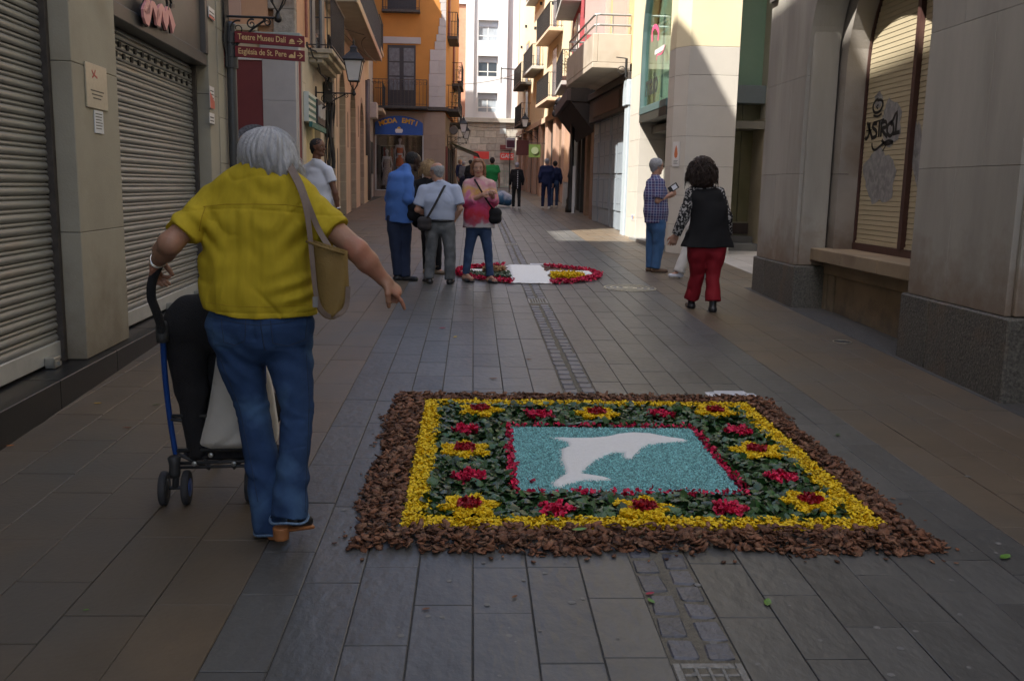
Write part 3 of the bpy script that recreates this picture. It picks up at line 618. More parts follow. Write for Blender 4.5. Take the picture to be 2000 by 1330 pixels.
# plaques
u0, z0 = FL.px(166, 184, .0); u1, z1 = FL.px(204, 128, .0)
pl = fbox(FL, 'name_plaque', M('brushed brass nickel', (.50, .47, .38), .32, .08, 30, .03, 100, metal=.55), None, u0, u1, .002, .012, 2.03, 2.33, bev=.002); tag(pl, 'square brushed metal plaque with a red mark on the stone pillar', 'plaque')
m_rd = M('red mark', (.42, .05, .05), .5, .1, 9, 0); m_ink = M('dark ink', (.06, .06, .055), .6, .1, 9, 0)
px_ribbon(FL, [(179, 137), (183, 146), (190, 153)], .012, .0125, m_rd, pl, 'red_mark', .001); px_ribbon(FL, [(186, 138), (184, 147), (180, 152)], .012, .0126, m_rd, pl, 'red_mark', .001)
um = (u0+u1)/2
for i, zz in enumerate((2.145, 2.12, 2.095)): fbox(FL, 'engraved_line', m_ink, pl, um-.13+.02*i, um+.13-.03*i, .0121, .0128, zz, zz+.009)
u0, _ = FL.px(181, 200); u1, _ = FL.px(198, 200)
pp = fbox(FL, 'paper_plaque', M('white plastic plate', (.62, .64, .66), .5, .05, 5, 0), None, u0, u1, .002, .008, 1.865, 2.02); tag(pp, 'small white notice plate below the brushed metal plaque', 'notice')
for i in range(6): fbox(FL, 'printed_line', m_ink, pp, u0+.02, u1-.02-.01*(i % 3), .0081, .0086, 2.0-.02*i-.006, 2.0-.02*i)
def sticker(px0, py0, px1, py1, label, kind):
    u0, z1 = FL.px(px0, py0, .012); u1, z0 = FL.px(px1, py1, .012); zt = z1; zb = z0
    s = fbox(FL, 'wall_notice', M('white enamel', (.66, .64, .62), .4, .05, 9, 0), None, u0, u1, .014, .020, zb, zt); tag(s, label, 'notice')
    if kind == 'tri':
        s2 = MB(); FL.poly(s2, [(u0, zb), (u1, zb), (u1, zb+.35*(zt-zb)), (u0, zb+.75*(zt-zb))], .0201, .0212); put('red_triangle', s2, m_rd2, s)
    elif kind == 'band':
        fbox(FL, 'red_band', m_rd2, s, u0, u1, .0201, .0210, zb, zb+.22*(zt-zb)); 
    for i in range(3): fbox(FL, 'printed_line', m_ink, s, u0+.02, u1-.03, .0201, .0206, zt-.04-.035*i-.012, zt-.04-.035*i)
m_rd2 = M('faded red print', (.52, .10, .06), .5, .1, 9, 0)
sticker(408, 168, 418, 214, 'narrow white and red triangular notice on the far end of the shuttered building', 'tri')
sticker(408, 220, 418, 243, 'small grey notice below the red and white one on the far stone pillar', 'x')
sticker(406, 12, 418, 42, 'white notice with a red lower band high on the far stone pillar', 'band')
# ------------------------------------------------------------------ wall lanterns
m_milk = M('frosted lantern glass', (.62, .60, .58), .45, .05, 6, 0)
def lantern(fr, u, z, reach, label, s=1.0, group='black wall lanterns'):
    """z: height of the bracket arm; lamp stands on the end of the arm"""
    t = thing('wall_lantern', label, 'street lamp', fr(u, .02, z-.5*s), group)
    br = MB(); br.tube([fr(u, .03, z), fr(u, reach, z)], .014*s, 8); br.tube([fr(u, .03, z-.42*s), fr(u, .06, z-.40*s), fr(u, reach*.55, z-.12*s), fr(u, reach*.78, z-.02*s)], .013*s, 8)
    br.tube([fr(u, .035, z+.12*s), fr(u, .035, z-.55*s)], .02*s, 8)
    b = put('bracket', br, m_blk, t)
    def scroll(cu, cz, r0, turns, a0, dirn):
        pts = []; n = 26
        for i in range(n):
            f = i/(n-1); a = a0+dirn*turns*2*math.pi*f; r = r0*(1-.82*f); pts.append(fr(u, cu+r*math.cos(a), cz+r*math.sin(a)))
        mb = MB(); mb.tube(pts, [.010*s*(1-.4*i/(n-1)) for i in range(n)], 6); put('scroll', mb, m_blk, b)
    scroll(reach*.27, z-.13*s, .09*s, 1.4, 1.2, 1); scroll(reach*.52, z-.075*s, .055*s, 1.4, 1.0, 1); scroll(reach*.80, z-.05*s, .05*s, 1.5, 2.6, -1); scroll(reach*.20, z-.28*s, .05*s, 1.3, -1, 1)
    c = fr(u, reach, z)
    st = MB(); st.lathe(c+(0, 0, -.05*s), [(.012*s, 0), (.04*s, .02*s), (.045*s, .05*s), (.03*s, .08*s), (.02*s, .12*s)], 12); put('boss', st, m_blk, t, smooth=True)
    body = MB(); rb, rt = .105*s, .185*s; zb, zt = .25*s, .66*s
    d = np.array([fr.d[0], fr.d[1], 0]); nn = np.array([fr.nn[0], fr.nn[1], 0])
    def corner(i, r, zz): sx, sy = ((-1, -1), (1, -1), (1, 1), (-1, 1))[i]; return c+d*sx*r+nn*sy*r+np.array([0, 0, zz])
    for i in range(4):
        body.tube([corner(i, rb, zb), corner(i, rt, zt)], .011*s, 6); body.tube([corner(i, rb, zb), corner((i+1) % 4, rb, zb)], .011*s, 6); body.tube([corner(i, rt, zt), corner((i+1) % 4, rt, zt)], .012*s, 6)
        body.tube([corner(i, rb*.8, zb), corner(i, rb*.62, zb-.08*s), c+(0, 0, .06*s)], .009*s, 6)
    put('cage', body, m_blk, t)
    for i in range(4):
        P = [corner(i, rb*.97, zb), corner((i+1) % 4, rb*.97, zb), corner((i+1) % 4, rt*.97, zt), corner(i, rt*.97, zt)]; put('glass_pane', MB().add(P, [(0, 1, 2, 3)]), m_milk, t, fix=False)
    rf = MB(); rings = [(rt*1.18, zt), (rt*1.2, zt+.02*s), (rt*.8, zt+.12*s), (rt*.38, zt+.19*s), (rt*.36, zt+.25*s), (rt*.44, zt+.26*s), (rt*.2, zt+.31*s)]
    V = [corner(i, r, zz) for r, zz in rings for i in range(4)]; F = [(k*4+i, k*4+(i+1) % 4, k*4+4+(i+1) % 4, k*4+4+i) for k in range(len(rings)-1) for i in range(4)]+[(0, 1, 2, 3), tuple(range(4*len(rings)-4, 4*len(rings)))]
    put('lantern_roof', rf.add(V, F), m_blk, t)
    fi = MB(); fi.lathe(c+(0, 0, zt+.30*s), [(.02*s, 0), (.03*s, .02*s), (.016*s, .05*s), (.03*s, .075*s), (.008*s, .12*s), (.002*s, .17*s)], 10); put('finial', fi, m_blk, t, smooth=True)
    return t
lantern(FL, 10.95, 3.38, .62, 'black wall lantern bracket cut off by the top edge, on the shuttered building')
cb = MB()
for i in range(9):
    a = 10.84+.022*i; cb.tube([FL(a, .03+.012*(i % 3), 3.7), FL(a+.02, .05, 3.3), FL(a+.01*(i % 2), .035, 3.08-.03*(i % 4)), FL(a+.05, .04, 3.2)], .009, 6)
cbo = put('cable_coil', cb, m_blk); tag(cbo, 'tangle of black cables hanging below the bracket at the top left', 'cable')
# ------------------------------------------------------------------ finger post
SP = thing('finger_post', 'grey pole with two dark red street direction signs', 'signpost', (-2.765, 11.0, gz(11)))
m_pole = M('anthracite pole', (.05, .052, .054), .4, .12, 10, .03, 60); m_maroon = M('maroon sign enamel', (.165, .012, .018), .4, .06, 8, 0); m_gold = M('pale yellow lettering', (.68, .48, .22), .5, .04, 8, 0)
px_, py_ = -2.765, 11.0
mb = MB(); mb.lathe((px_, py_, gz(11)), [(.055, -.05), (.055, 3.0)], 20); put('pole', mb, m_pole, SP, smooth=True).modifiers.new('es', 'EDGE_SPLIT')
mb = MB(); mb.lathe((px_, py_, gz(11)+3.0), [(.064, 0), (.064, .02), (.03, .05), (.01, .055)], 20); put('cap', mb, m_pole, SP)
def blade(z0, z1, x0, x1, txt=None, yy=10.93, tilt=-.045):
    mb = MB(); f = lambda x, z: z+(x-px_)*tilt
    mb.hexa([(x0, yy, f(x0, z0)), (x1, yy, f(x1, z0)), (x1, yy+.03, f(x1, z0)), (x0, yy+.03, f(x0, z0)), (x0, yy, f(x0, z1)), (x1, yy, f(x1, z1)), (x1, yy+.03, f(x1, z1)), (x0, yy+.03, f(x0, z1))])
    b = put('sign_blade', mb, m_maroon, SP, bev=.003)
    if not txt: return b
    b['label'] = 'sign blade reading '+txt; h = z1-z0
    t = text_mb(txt, h*.74, lambda x, y, n: (x0+.035+x, yy-.0005-n, f(x0+.035+x, (z0+z1)/2+y+.004)), .001, .001, 'LEFT', .79); put('lettering', t, m_gold, b, fix=False)
    cx = x1-.045; zc = (z0+z1)/2; F_ = lambda x, z: (x, yy-.0018, f(x, z)); G_ = lambda x, z: (x, yy-.0004, f(x, z))
    for pts in ([(cx-.038, zc-.005), (cx+.022, zc-.005), (cx+.022, zc+.005), (cx-.038, zc+.005)], [(cx-.008, zc+.034), (cx+.030, zc), (cx+.018, zc), (cx-.018, zc+.028)], [(cx-.008, zc-.034), (cx+.030, zc), (cx+.018, zc), (cx-.018, zc-.028)]):
        mb = MB(); mb.prism(pts, F_, G_); put('arrow_stroke', mb, m_gold, b)
    mb = MB(); qx = x1-.14
    if 'Dal' in txt:
        mb.prism([(qx-.027, zc-.012)]+[(qx+.027*math.cos(a), zc-.012+.034*math.sin(a)) for a in np.linspace(math.pi, 0, 10)], F_, G_); mb.prism([(qx-.036, zc-.032), (qx+.036, zc-.032), (qx+.03, zc-.018), (qx-.03, zc-.018)], F_, G_)
    else:
        mb.prism([(qx-.038, zc-.03), (qx+.018, zc-.03), (qx+.018, zc-.005), (qx-.002, zc+.012), (qx-.022, zc+.005), (qx-.038, zc-.012)], F_, G_); mb.prism([(qx+.020, zc-.03), (qx+.036, zc-.03), (qx+.036, zc+.036), (qx+.032, zc+.042), (qx+.028, zc+.036), (qx+.020, zc+.03)], F_, G_)
    put('pictogram', mb, m_gold, b); return b
blade(3.10, 3.222, px_+.06, -1.925, 'Teatre Museu Dalí'); blade(2.945, 3.065, px_+.06, -1.925, 'Església de St. Pere')
blade(3.10, 3.222, -3.45, px_-.06, tilt=.0); blade(2.945, 3.065, -3.45, px_-.06, tilt=0); blade(2.82, 2.93, -3.45, px_-.06, tilt=0)
for z in (3.10, 2.945, 2.82):
    mb = MB(); mb.lathe((px_, py_, z), [(.074, .0), (.074, .12)], 18); put('clamp', mb, m_dk, SP)
# ------------------------------------------------------------------ maroon and peach corner building
FS = Fr((-3.63, 26.91), (-3.98, 35.08)); YC = 17.45; XC = FS(YC, 0, 0)[0]
FF = Fr((-8, YC), (8, YC))     # faces the camera, u = x
m_peach = M('peach render', (.56, .33, .20), .9, .08, 2, .08, 60); m_pale = M('pale peach panel', (.55, .37, .29), .9, .06, 2, .05, 60); m_mar = M('maroon paint', (.165, .032, .035), .6, .08, 3, .06, 50)
m_quoin = M('weathered quoin stone', (.33, .29, .24), .9, .25, 9, .5, 40, tone=.12, stain=((.24, .17, .12), 4, .5, .7)); m_grey = M('pale grey painted stone', (.44, .42, .41), .8, .06, 3, .08, 50, tone=.05)
m_cream = M('cream render', (.56, .48, .34), .9, .08, 1.6, .1, 40, stain=((.44, .36, .25), 1.2, .6, .85)); m_cream2 = M('beige wall paint', (.50, .42, .30), .85, .08, 2, .06, 40)
L2 = thing('corner_building', 'corner building, maroon below and peach above, with a pale grey corner pilaster', 'building', FF(-3.9, 0, .45))
zc0 = gz(YC)-.3; ZT2 = 15.4
mb = MB(); mb.prism([tuple(FS(YC, -.15, 0)[:2]), tuple(FS(22.3, -.15, 0)[:2]), (-12, 22.3), (-12, YC+.15), (XC-.1, YC+.15)], lambda x, y: (x, y, ZT2), lambda x, y: (x, y, -.3)); put('wall', mb, m_peach, L2)
# front (camera facing)
pL = FF.px(515, 250)[0]; zcor = FF.px(520, 52)[1]; zcor0 = FF.px(450, 57)[1]
fbox(FF, 'maroon_wall', m_mar, L2, -12, pL-.003, -.148, -.01, zc0, 3.72)
fbox(FF, 'white_band', M('off-white strip', (.62, .60, .57), .7, .06, 3, .03, 40), L2, -12, pL-.004, -.148, .01, 3.723, 3.86)
fbox(FF, 'frieze', m_cream2, L2, -12, pL-.003, -.148, -.005, 3.863, 4.22)
fbox(FF, 'string_course', m_cream2, L2, -12, pL-.08, -.148, .06, 4.223, 4.33, bev=.01)
fbox(FF, 'upper_wall', m_peach, L2, -12, pL+.12, -.148, -.006, 4.333, ZT2)
fbox(FF, 'recessed_panel', m_pale, L2, -6.4, pL-.35, -.0055, .012, 4.42, 8, bev=.01)
blocks(FF, L2, pL, XC-.01, [zc0, 1.25, 2.2, 3.02, 3.88], -.148, .02, m_grey, name='pilaster_block')
fbox(FF, 'pilaster_cap', m_grey, L2, pL-.03, XC+.06, -.148, .07, 3.883, 4.12, bev=.01); fbox(FF, 'pilaster_cornice', M('greenish lead edge', (.30, .34, .31), .7, .1, 5, .1, 40), L2, pL-.12, XC+.1, -.148, .16, 4.123, 4.19, bev=.008)
zl = [4.193+.42*i for i in range(27)]
for i in range(len(zl)-1): blocks(FF, L2, pL+(.12 if i % 2 else .22), XC-.005, zl[i:i+2], -.148, .03, m_quoin, name='quoin_stone', bev=.012)
# arched poster near the pole
ar = MB(); ar.prism([(-4.42, 1.3), (-4.42, 2.17)]+[(-4.0+.42*math.cos(a), 2.17+.42*math.sin(a)) for a in np.linspace(math.pi, 0, 14)]+[(-3.58-.02, 1.3)], lambda x, z: (x, YC-.02+.0, z), lambda x, z: (x, YC+.01, z)); o = put('arch_surround', ar, M('blue grey mosaic', (.16, .17, .20), .8, .5, 25, .3, 60), L2)
ar = MB(); ar.prism([(-4.33, 1.3), (-4.33, 2.15)]+[(-4.0+.33*math.cos(a), 2.15+.33*math.sin(a)) for a in np.linspace(math.pi, 0, 14)]+[(-3.67, 1.3)], lambda x, z: (x, YC-.035, z), lambda x, z: (x, YC-.0205, z)); put('arch_panel', ar, M('tan poster', (.42, .27, .17), .8, .1, 5, .05, 50), o)
# street side of the corner building
US = lambda px, py, n=0: FS.px(px, py, n)
m_beige2 = M('beige cladding', (.52, .46, .36), .85, .08, 2, .05, 40, tone=.05)
fbox(FS, 'street_pilaster', m_grey, L2, YC+.16, 17.72, -.149, .0, zc0, 4.2); fbox(FS, 'maroon_strip', m_mar, L2, 17.723, 18.15, -.149, -.02, zc0, 4.2)
blocks(FS, L2, 18.153, 18.62, [zc0, 1.2, 1.95, 2.7, 3.45, 4.2], -.149, .0, m_beige2, name='wall_panel')
fbox(FS, 'lintel_wall', m_beige2, L2, 18.623, 21.0, -.149, .0, 3.30, 4.2); fbox(FS, 'pier', m_beige2, L2, 21.003, 22.28, -.149, .0, zc0, 4.2)
fbox(FS, 'upper_street_wall', m_peach, L2, YC+.16, 22.28, -.149, .0, 4.203, ZT2)
fbox(FS, 'shop_shutter', M('yellowish blind', (.55, .50, .28), .6, .1, 5, .2, 30), L2, 18.623, 20.99, -.149, -.13, zc0, 3.29)
m_gsign = M('green sign stripe', (.03, .14, .12), .5, .1, 6, 0); m_wsign = M('pale sign board', (.55, .60, .55), .5, .05, 6, 0)
s_ = fbox(FS, 'shop_sign', m_wsign, L2, 18.3, 20.7, .003, .10, 2.72, 3.28, bev=.004); s_['label'] = 'green and white striped shop sign over the doorway'
for i in range(4): fbox(FS, 'sign_stripe', m_gsign, s_, 18.3, 19.4, .101, .108, 2.80+.12*i, 2.85+.12*i)
fbox(FS, 'sign_panel', m_dk, s_, 19.4, 20.7, .101, .14, 2.76, 3.24); fbox(FS, 'sign_sill', m_gsign, s_, 18.3, 20.7, .101, .16, 2.62, 2.719)
for i in range(5): fbox(FS, 'sign_letter', M('pale letter', (.5, .5, .48), .5, .05, 6, 0), s_, 19.5+.23*i, 19.64+.23*i, .1405, .16, 2.9-.02*(i % 2), 3.12+.03*(i % 3))
def railing(fr, name_parent, u0, u1, n, z0, h, m=m_blk, pitch=.11, ends=True, r=.008, posts=False, n0=0.0, curl=False):
    rl = MB(); fr.box(rl, u0, u1, n-.02, n+.02, z0+h-.015, z0+h+.01); fr.box(rl, u0, u1, n-.012, n+.012, z0+.06, z0+.08)
    if ends:
        for u in (u0, u1-.03): fr.box(rl, u, u+.03, n0, n-.0205, z0+h-.015, z0+h+.01); fr.box(rl, u, u+.03, n0, n-.0125, z0+.06, z0+.08)
    R_ = put('railing', rl, m, name_parent)
    k = int((u1-u0)/pitch)
    for i in range(k+1):
        u = u0+.01+(u1-u0-.02)*i/k; b = MB(); fr.box(b, u-r, u+r, n-r, n+r, z0, z0+h-.0155); put('baluster', b, m, R_)
    if ends:
        kk = max(2, int((n-n0)/.13))
        for u in (u0+.015, u1-.015):
            for i in range(kk):
                nn = n0+(n-n0)*(i+.5)/kk; b = MB(); fr.box(b, u-r, u+r, nn-r, nn+r, z0, z0+h-.0155); put('baluster', b, m, R_)
    return R_
# balcony of the corner building
b2 = MB(); za = 4.10
for i, (dn, dz) in enumerate(((.48, .0), (.40, -.09), (.28, -.18))): FS.box(b2, 19.1+.04*i, 21.9-.04*i, .002, dn, za+dz-.0, za+dz+.088)
put('balcony_slab', b2, M('weathered cream moulding', (.42, .36, .26), .9, .25, 8, .3, 40), L2, bev=.01); railing(FS, L2, 19.12, 21.88, .45, za+.09, 1.05)
fbox(FS, 'window_shutter', M('grey wooden shutter', (.25, .25, .24), .7, .1, 12, .2, 20), L2, 19.4, 19.9, .003, .05, 4.3, 6.4); fbox(FS, 'window_shutter', M('grey wooden shutter', (.2, .2, .2)), L2, 21.1, 21.6, .003, .05, 4.3, 6.4); fbox(FS, 'balcony_door', M('dark pane', (.03, .03, .03)), L2, 19.92, 21.08, .003, .02, 4.3, 6.4)
mb = MB(); mb.tube([FS(18.5, .05, z) for z in (4.3, 6.8)], .03, 8); put('copper_pipe', mb, M('rust red pipe', (.25, .09, .06), .6, .2, 20, .1, 40), L2)
# cables
cbl = thing('facade_cables', 'bundle of black cables running down between the shop sign and the stone arch', 'cable', FS(22.0, .08, 2.0))
for i in range(7):
    u = 21.6+.11*i; n_ = .05+.05*(i % 3); mb = MB(); mb.tube([FS(u+.08*math.sin(z*3+i), n_+.03*math.sin(z*5+2*i), z) for z in np.arange(1.4+.25*(i % 3), 4.9, .16)], .014+.012*(i % 3), 7); put('cable', mb, m_blk, cbl)
mb = MB(); FS.box(mb, 21.5, 21.8, .02, .22, 3.35, 3.8); FS.box(mb, 21.8, 22.1, .02, .16, 2.6, 3.2); put('junction_box', mb, m_dk, cbl, bev=.01)
mb = MB(); mb.tube([FS(u, .12+.05*math.sin(u*4), 4.15-(u-18.6)*.15+.06*math.sin(u*3)) for u in np.arange(18.2, 21.9, .2)], .02, 6); mb.tube([FS(u, .16, 4.0-(u-18.6)*.14+.05*math.sin(u*5)) for u in np.arange(18.2, 21.9, .2)], .016, 6); put('cable', mb, m_blk, cbl)
lantern(FS, 20.0, 3.42, .82, 'black wall lantern with frosted panes beyond the direction signs', 1.0)
# ------------------------------------------------------------------ cream building with stone arches
L3 = thing('arched_cream_building', 'cream building with tall stone arches and a long balcony on the left side', 'building', FS(29, -.5, gz(29)))
m_arch = M('arch jamb sandstone', (.37, .31, .23), .9, .15, 4, .3, 30, tone=.10, stain=((.34, .23, .15), 2.5, .6, .8))
fbox(FS, 'core_wall', m_joint, L3, 22.3, 37.0, -9, -.45, -.2, 14.9)
fbox(FS, 'upper_wall', m_cream, L3, 22.3, 37.0, -.449, 0, 5.3, 15.6)
arches = [(22.55, 23.95, 3.95), (25.25, 26.93, 3.75), (28.6, 30.45, 3.65), (32.3, 34.0, 3.5)]
zb = .2; mbw = MB()
def arch_wall(fr, u0, u1, z0, z1, n0, n1, ops, mb, k=16):
    """wall strip with round-headed openings (u0,u1,spring z)"""
    cur = u0
    for a, b, zs in ops:
        fr.box(mb, cur, a, n0, n1, z0, z1); c, r = (a+b)/2, (b-a)/2; pts = [(c-r*math.cos(math.pi*i/k), zs+r*math.sin(math.pi*i/k)) for i in range(k+1)]
        for (p, q) in zip(pts[:-1], pts[1:]):
            P = [fr(p[0], n0, p[1]), fr(q[0], n0, q[1]), fr(q[0], n1, q[1]), fr(p[0], n1, p[1]), fr(p[0], n0, z1), fr(q[0], n0, z1), fr(q[0], n1, z1), fr(p[0], n1, z1)]; mb.hexa(P)
        cur = b
    fr.box(mb, cur, u1, n0, n1, z0, z1)
arch_wall(FS, 22.3, 37.0, zb, 5.299, -.25, 0, arches, mbw); put('arcade_wall', mbw, m_cream, L3)
for a, b, zs in arches:
    back = fbox(FS, 'arch_recess', M('dark recess wood', (.10, .075, .05), .7, .2, 8, .2, 30), L3, a, b, -.44, -.30, zb, zs+(b-a)/2+.1)  # dark brown panel closing the arch
    zl = [gz(b)-.1]+[gz(b)+.42+.5*i for i in range(8)]; zl = [z for z in zl if z < zs]+[zs]
    blocks(FS, L3, b-.004, b+.16, zl, -.29, .006, m_arch, name='jamb_stone', bev=.008); blocks(FS, L3, a-.16, a+.004, zl, -.29, .006, m_arch, name='jamb_stone', bev=.008)
    c, r = (a+b)/2, (b-a)/2; k = 11
    for i in range(k):
        a0, a1 = math.pi*i/k+.01, math.pi*(i+1)/k-.01; mb = MB()
        P = [FS(c-rr*math.cos(t), nn, zs+rr*math.sin(t)) for nn in (-.29, .006) for (rr, t) in ((r-.004, a0), (r-.004, a1), (r+.16, a1), (r+.16, a0))]; mb.hexa(P, random.random()); put('voussoir', mb, m_arch, L3, tone=True)
for u, z0, z1 in ((24.55, 1.1, 2.35), (24.5, 3.0, 4.4), (27.6, 2.6, 3.5), (31.5, 3.1, 4.0)):
    mb = MB(); c = u+.12; mb.prism([(u, z0), (u, z1)]+[(c-.12*math.cos(t), z1+.12*math.sin(t)) for t in np.linspace(0, math.pi, 8)][1:]+[(u+.24, z0)], lambda a, z: FS(a, .004, z), lambda a, z: FS(a, -.02, z)); put('slot_window', mb, M('slot stone', (.16, .13, .10), .9, .2, 10, .2, 30), L3)
fbox(FS, 'balcony_slab', M('grey balcony soffit', (.38, .33, .26), .9, .1, 3, .1, 30), L3, 21.95, 32.1, .003, .72, 5.62, 5.74, bev=.01); fbox(FS, 'balcony_edge', m_cream2, L3, 21.93, 32.12, .721, .76, 5.60, 5.78, bev=.01)
fbox(FS, 'soffit_beam', m_cream2, L3, 22.3, 32.0, .003, .16, 5.5, 5.618)
railing(FS, L3, 21.97, 32.08, .72, 5.78, 1.05, m=M('grey iron', (.06, .065, .075), .5, .1, 9, 0), pitch=.12)
fbox(FS, 'far_balcony_slab', m_cream2, L3, 34.0, 36.4, .003, .6, 6.3, 6.44, bev=.01); railing(FS, L3, 34.05, 36.35, .57, 6.45, 1.0, pitch=.12)
mb = MB(); mb.tube([FS(35.6, .08, .95), FS(35.6, .08, 5.4)], .055, 10); mb.tube([FS(35.0, .06, 2.6), FS(35.0, .06, 5.3)], .075, 10); put('downpipe', mb, M('grey downpipe', (.10, .10, .105), .5, .1, 9, 0), L3, smooth=True)
wr = MB()
for pts in ([(24, .1, 5.4), (26.4, .62, 5.52), (28.5, .75, 5.9)], [(24, .1, 5.4), (27, .5, 5.1), (31, .6, 5.5)], [(26.4, .62, 5.52), (26.2, .3, 5.3), (30, .7, 5.3)]):
    P = [np.array(FS(*p)) for p in pts]; Q = [P[0]*(1-t)**2+2*P[1]*t*(1-t)+P[2]*t*t for t in np.linspace(0, 1, 14)]; wr.tube(Q, .009, 5)
tag(put('sagging_wires', wr, m_blk), 'thin wires looped under the long balcony on the left', 'cable')
# narrow grey house before the orange building
L4 = thing('narrow_grey_house', 'narrow pale grey house between the cream arches and the orange building', 'building', FS(39, -.5, gz(39)))
fbox(FS, 'wall', M('pale grey render', (.42, .40, .38), .85, .1, 2, .08, 40), L4, 37.05, 41.35, -8, -.12, .5, 13.5)
fbox(FS, 'door', m_dk, L4, 37.8, 39.0, -.119, -.05, .9, 3.3); fbox(FS, 'window', m_dk, L4, 39.6, 40.5, -.119, -.06, 2.0, 3.3)
fbox(FS, 'air_conditioner', M('aged white box', (.45, .42, .38), .6, .1, 9, 0), L4, 37.6, 38.5, -.119, .26, 4.15, 4.75, bev=.02); fbox(FS, 'balcony_slab', m_cream2, L4, 38.6, 41.0, -.119, .45, 4.5, 4.62); railing(FS, L4, 38.65, 40.95, .42, 4.63, 1.0)
for i in range(26):
    pass

# unseen roof edge: low parapet, then a taller corner added to cast shadow
put('roof_parapet', (lambda m_: (FL.box(m_, -12, 7.6, -.19, -.005, 14.0, 14.15), m_)[1])(MB()), m_lime, L1)
put('corner_shadow_block', MB().hexa([FL(7.6, -5.4, 14.001), FL(11.09, -5.4, 14.001), FL(11.09, -.01, 14.001), FL(7.6, -.01, 14.001), FL(7.6, -5.4, 15.24), FL(11.09, -5.4, 15.24), FL(11.09, -.01, 15.24), FL(7.6, -.01, 15.24)]), m_lime, L1)  # raised corner shaped for its shadow on the limestone pillar
put('added_shadow_bay', (lambda m_: (FL.box(m_, 11.101, 11.75, -5.4, -.01, 8.0, 15.24), m_)[1])(MB()), m_lime, L1)  # unseen projection added so the pillar shadow reaches further along
# ================================================================== ORANGE BUILDING
YO = 41.4; FO = Fr((-8, YO), (8, YO)); XO = -1.24
m_org = M('orange render', (.48, .215, .05), .9, .06, 2, .06, 50, stain=((.40, .18, .05), .8, .55, .8)); m_ob = M('taupe ground floor stone', (.30, .235, .185), .85, .07, 3, .06, 40, tone=.07)
O_ = thing('orange_building', 'orange building with a blue shop sign, balcony door and stone quoins at the street corner', 'building', (-3, YO, gz(YO)))
XO2 = -.93
mb = MB(); mb.prism([(XO-.15, YO+1.6), (XO2-.15, 56), (-9, 56), (-9, YO+1.6)], lambda x, y: (x, y, 12.6), lambda x, y: (x, y, .4)); put('wall', mb, m_org, O_)
FO2 = Fr((XO, YO), (XO2, 56))
fbox(FO2, 'street_wall_lower', m_ob, O_, YO+.01, 56, -.199, -.03, .4, 4.70); fbox(FO2, 'street_wall_upper', m_org, O_, YO+.01, 56, -.199, 0, 4.93, 12.6)
m_tile = M('roof tiles', (.28, .12, .07), .9, .2, 9, .3, 30)
put('roof', MB().prism([(XO+.35, YO-.3), (XO2+.35, 56.2), (-9, 56.2), (-9, YO-.3)], lambda x, y: (x, y, 12.85), lambda x, y: (x, y, 12.61)), m_tile, O_)
put('back_shade_block', MB().box(-14, -5.2, YO+1, 56, .4, 17), m_org, O_)  # unseen taller block added to shade the stone front at the street end
wl, _ = FO.px(735, 300); wr_, _ = FO.px(825, 300); zt = FO.px(780, 263)[1]; zbm = FO.px(780, 373)[1]; zf = FO.px(780, 213)[1]
# ground floor of stone slabs round the shop window
zs = [1.0, 1.75, 2.45, 3.1, zt]; 
blocks(FO, O_, -4.9, wl-.05, [.6]+zs+[zf-.1], -.199, 0, m_ob, name='wall_slab'); blocks(FO, O_, wr_+.05, XO, [.6]+zs+[zf-.1], -.199, 0, m_ob, us=[[-1.75], [-1.55], [-1.9]], name='wall_slab')
fbox(FO, 'lintel', m_ob, O_, wl-.047, wr_+.047, -.199, 0, zt+.003, zf-.1); fbox(FO, 'window_base', m_ob, O_, wl-.047, wr_+.047, -.199, 0, .6, zbm-.003)
# shop window with depth
sw = thing('shop_window', 'shop window under the blue sign, with mannequins in an orange and a white dress', 'shop window', (-3.2, YO-.01, zbm))
OFF[sw.name] = np.array([-3.2, YO-.01, zbm])
fr_ = MB(); 
for a in ((wl-.045, wl, zbm, zt), (wr_, wr_+.045, zbm, zt), (wl-.045, wr_+.045, zt-.04, zt+.0), (wl-.045, wr_+.045, zbm, zbm+.04)): fr_.box(a[0], a[1], YO-.03, YO+.02, a[2]+(.041 if a[0] != wl-.045 or a[1] == wl else 0)*0, a[3])
put('frame', fr_, M('aluminium frame', (.45, .45, .44), .4, .05, 9, 0, metal=.3), sw)
bx = MB(); bx.add([(wl, YO+.02, zbm), (wr_, YO+.02, zbm), (wr_, YO+1.4, zbm), (wl, YO+1.4, zbm), (wl, YO+.02, zt), (wr_, YO+.02, zt), (wr_, YO+1.4, zt), (wl, YO+1.4, zt)], [(0, 1, 2, 3), (4, 7, 6, 5), (0, 3, 7, 4), (1, 5, 6, 2), (3, 2, 6, 7)])
put('display_box', bx, M('dim shop interior', (.16, .14, .13), .8, .3, 3, 0), sw, fix=False)
put('glass_pane', MB().box(wl, wr_, YO-.004, YO+.004, zbm+.04, zt-.04), glass('shop glass', (.6, .6, .6), .05, .3, .35), sw)
m_blue = M('blue sign enamel', (.012, .075, .33), .45, .06, 4, 0); m_org2 = M('orange yellow lettering', (.62, .36, .03), .5, .05, 4, 0); m_white = M('white enamel', (.75, .75, .73), .5, .04, 4, 0)
a0, s0 = FO.px(733, 263); a1, _ = FO.px(826, 263); s1 = FO.px(733, 240)[1]; s2 = FO.px(780, 227)[1]; cx = (a0+a1)/2; hw = (a1-a0)/2
pts = [(a0, s0+.004), (a0, s1)]+[(a0+(a1-a0)*t, s1+(s2-s1)*(1-(2*t-1)**2)**.8) for t in np.linspace(.04, .96, 17)]+[(a1, s1), (a1, s0+.004)]
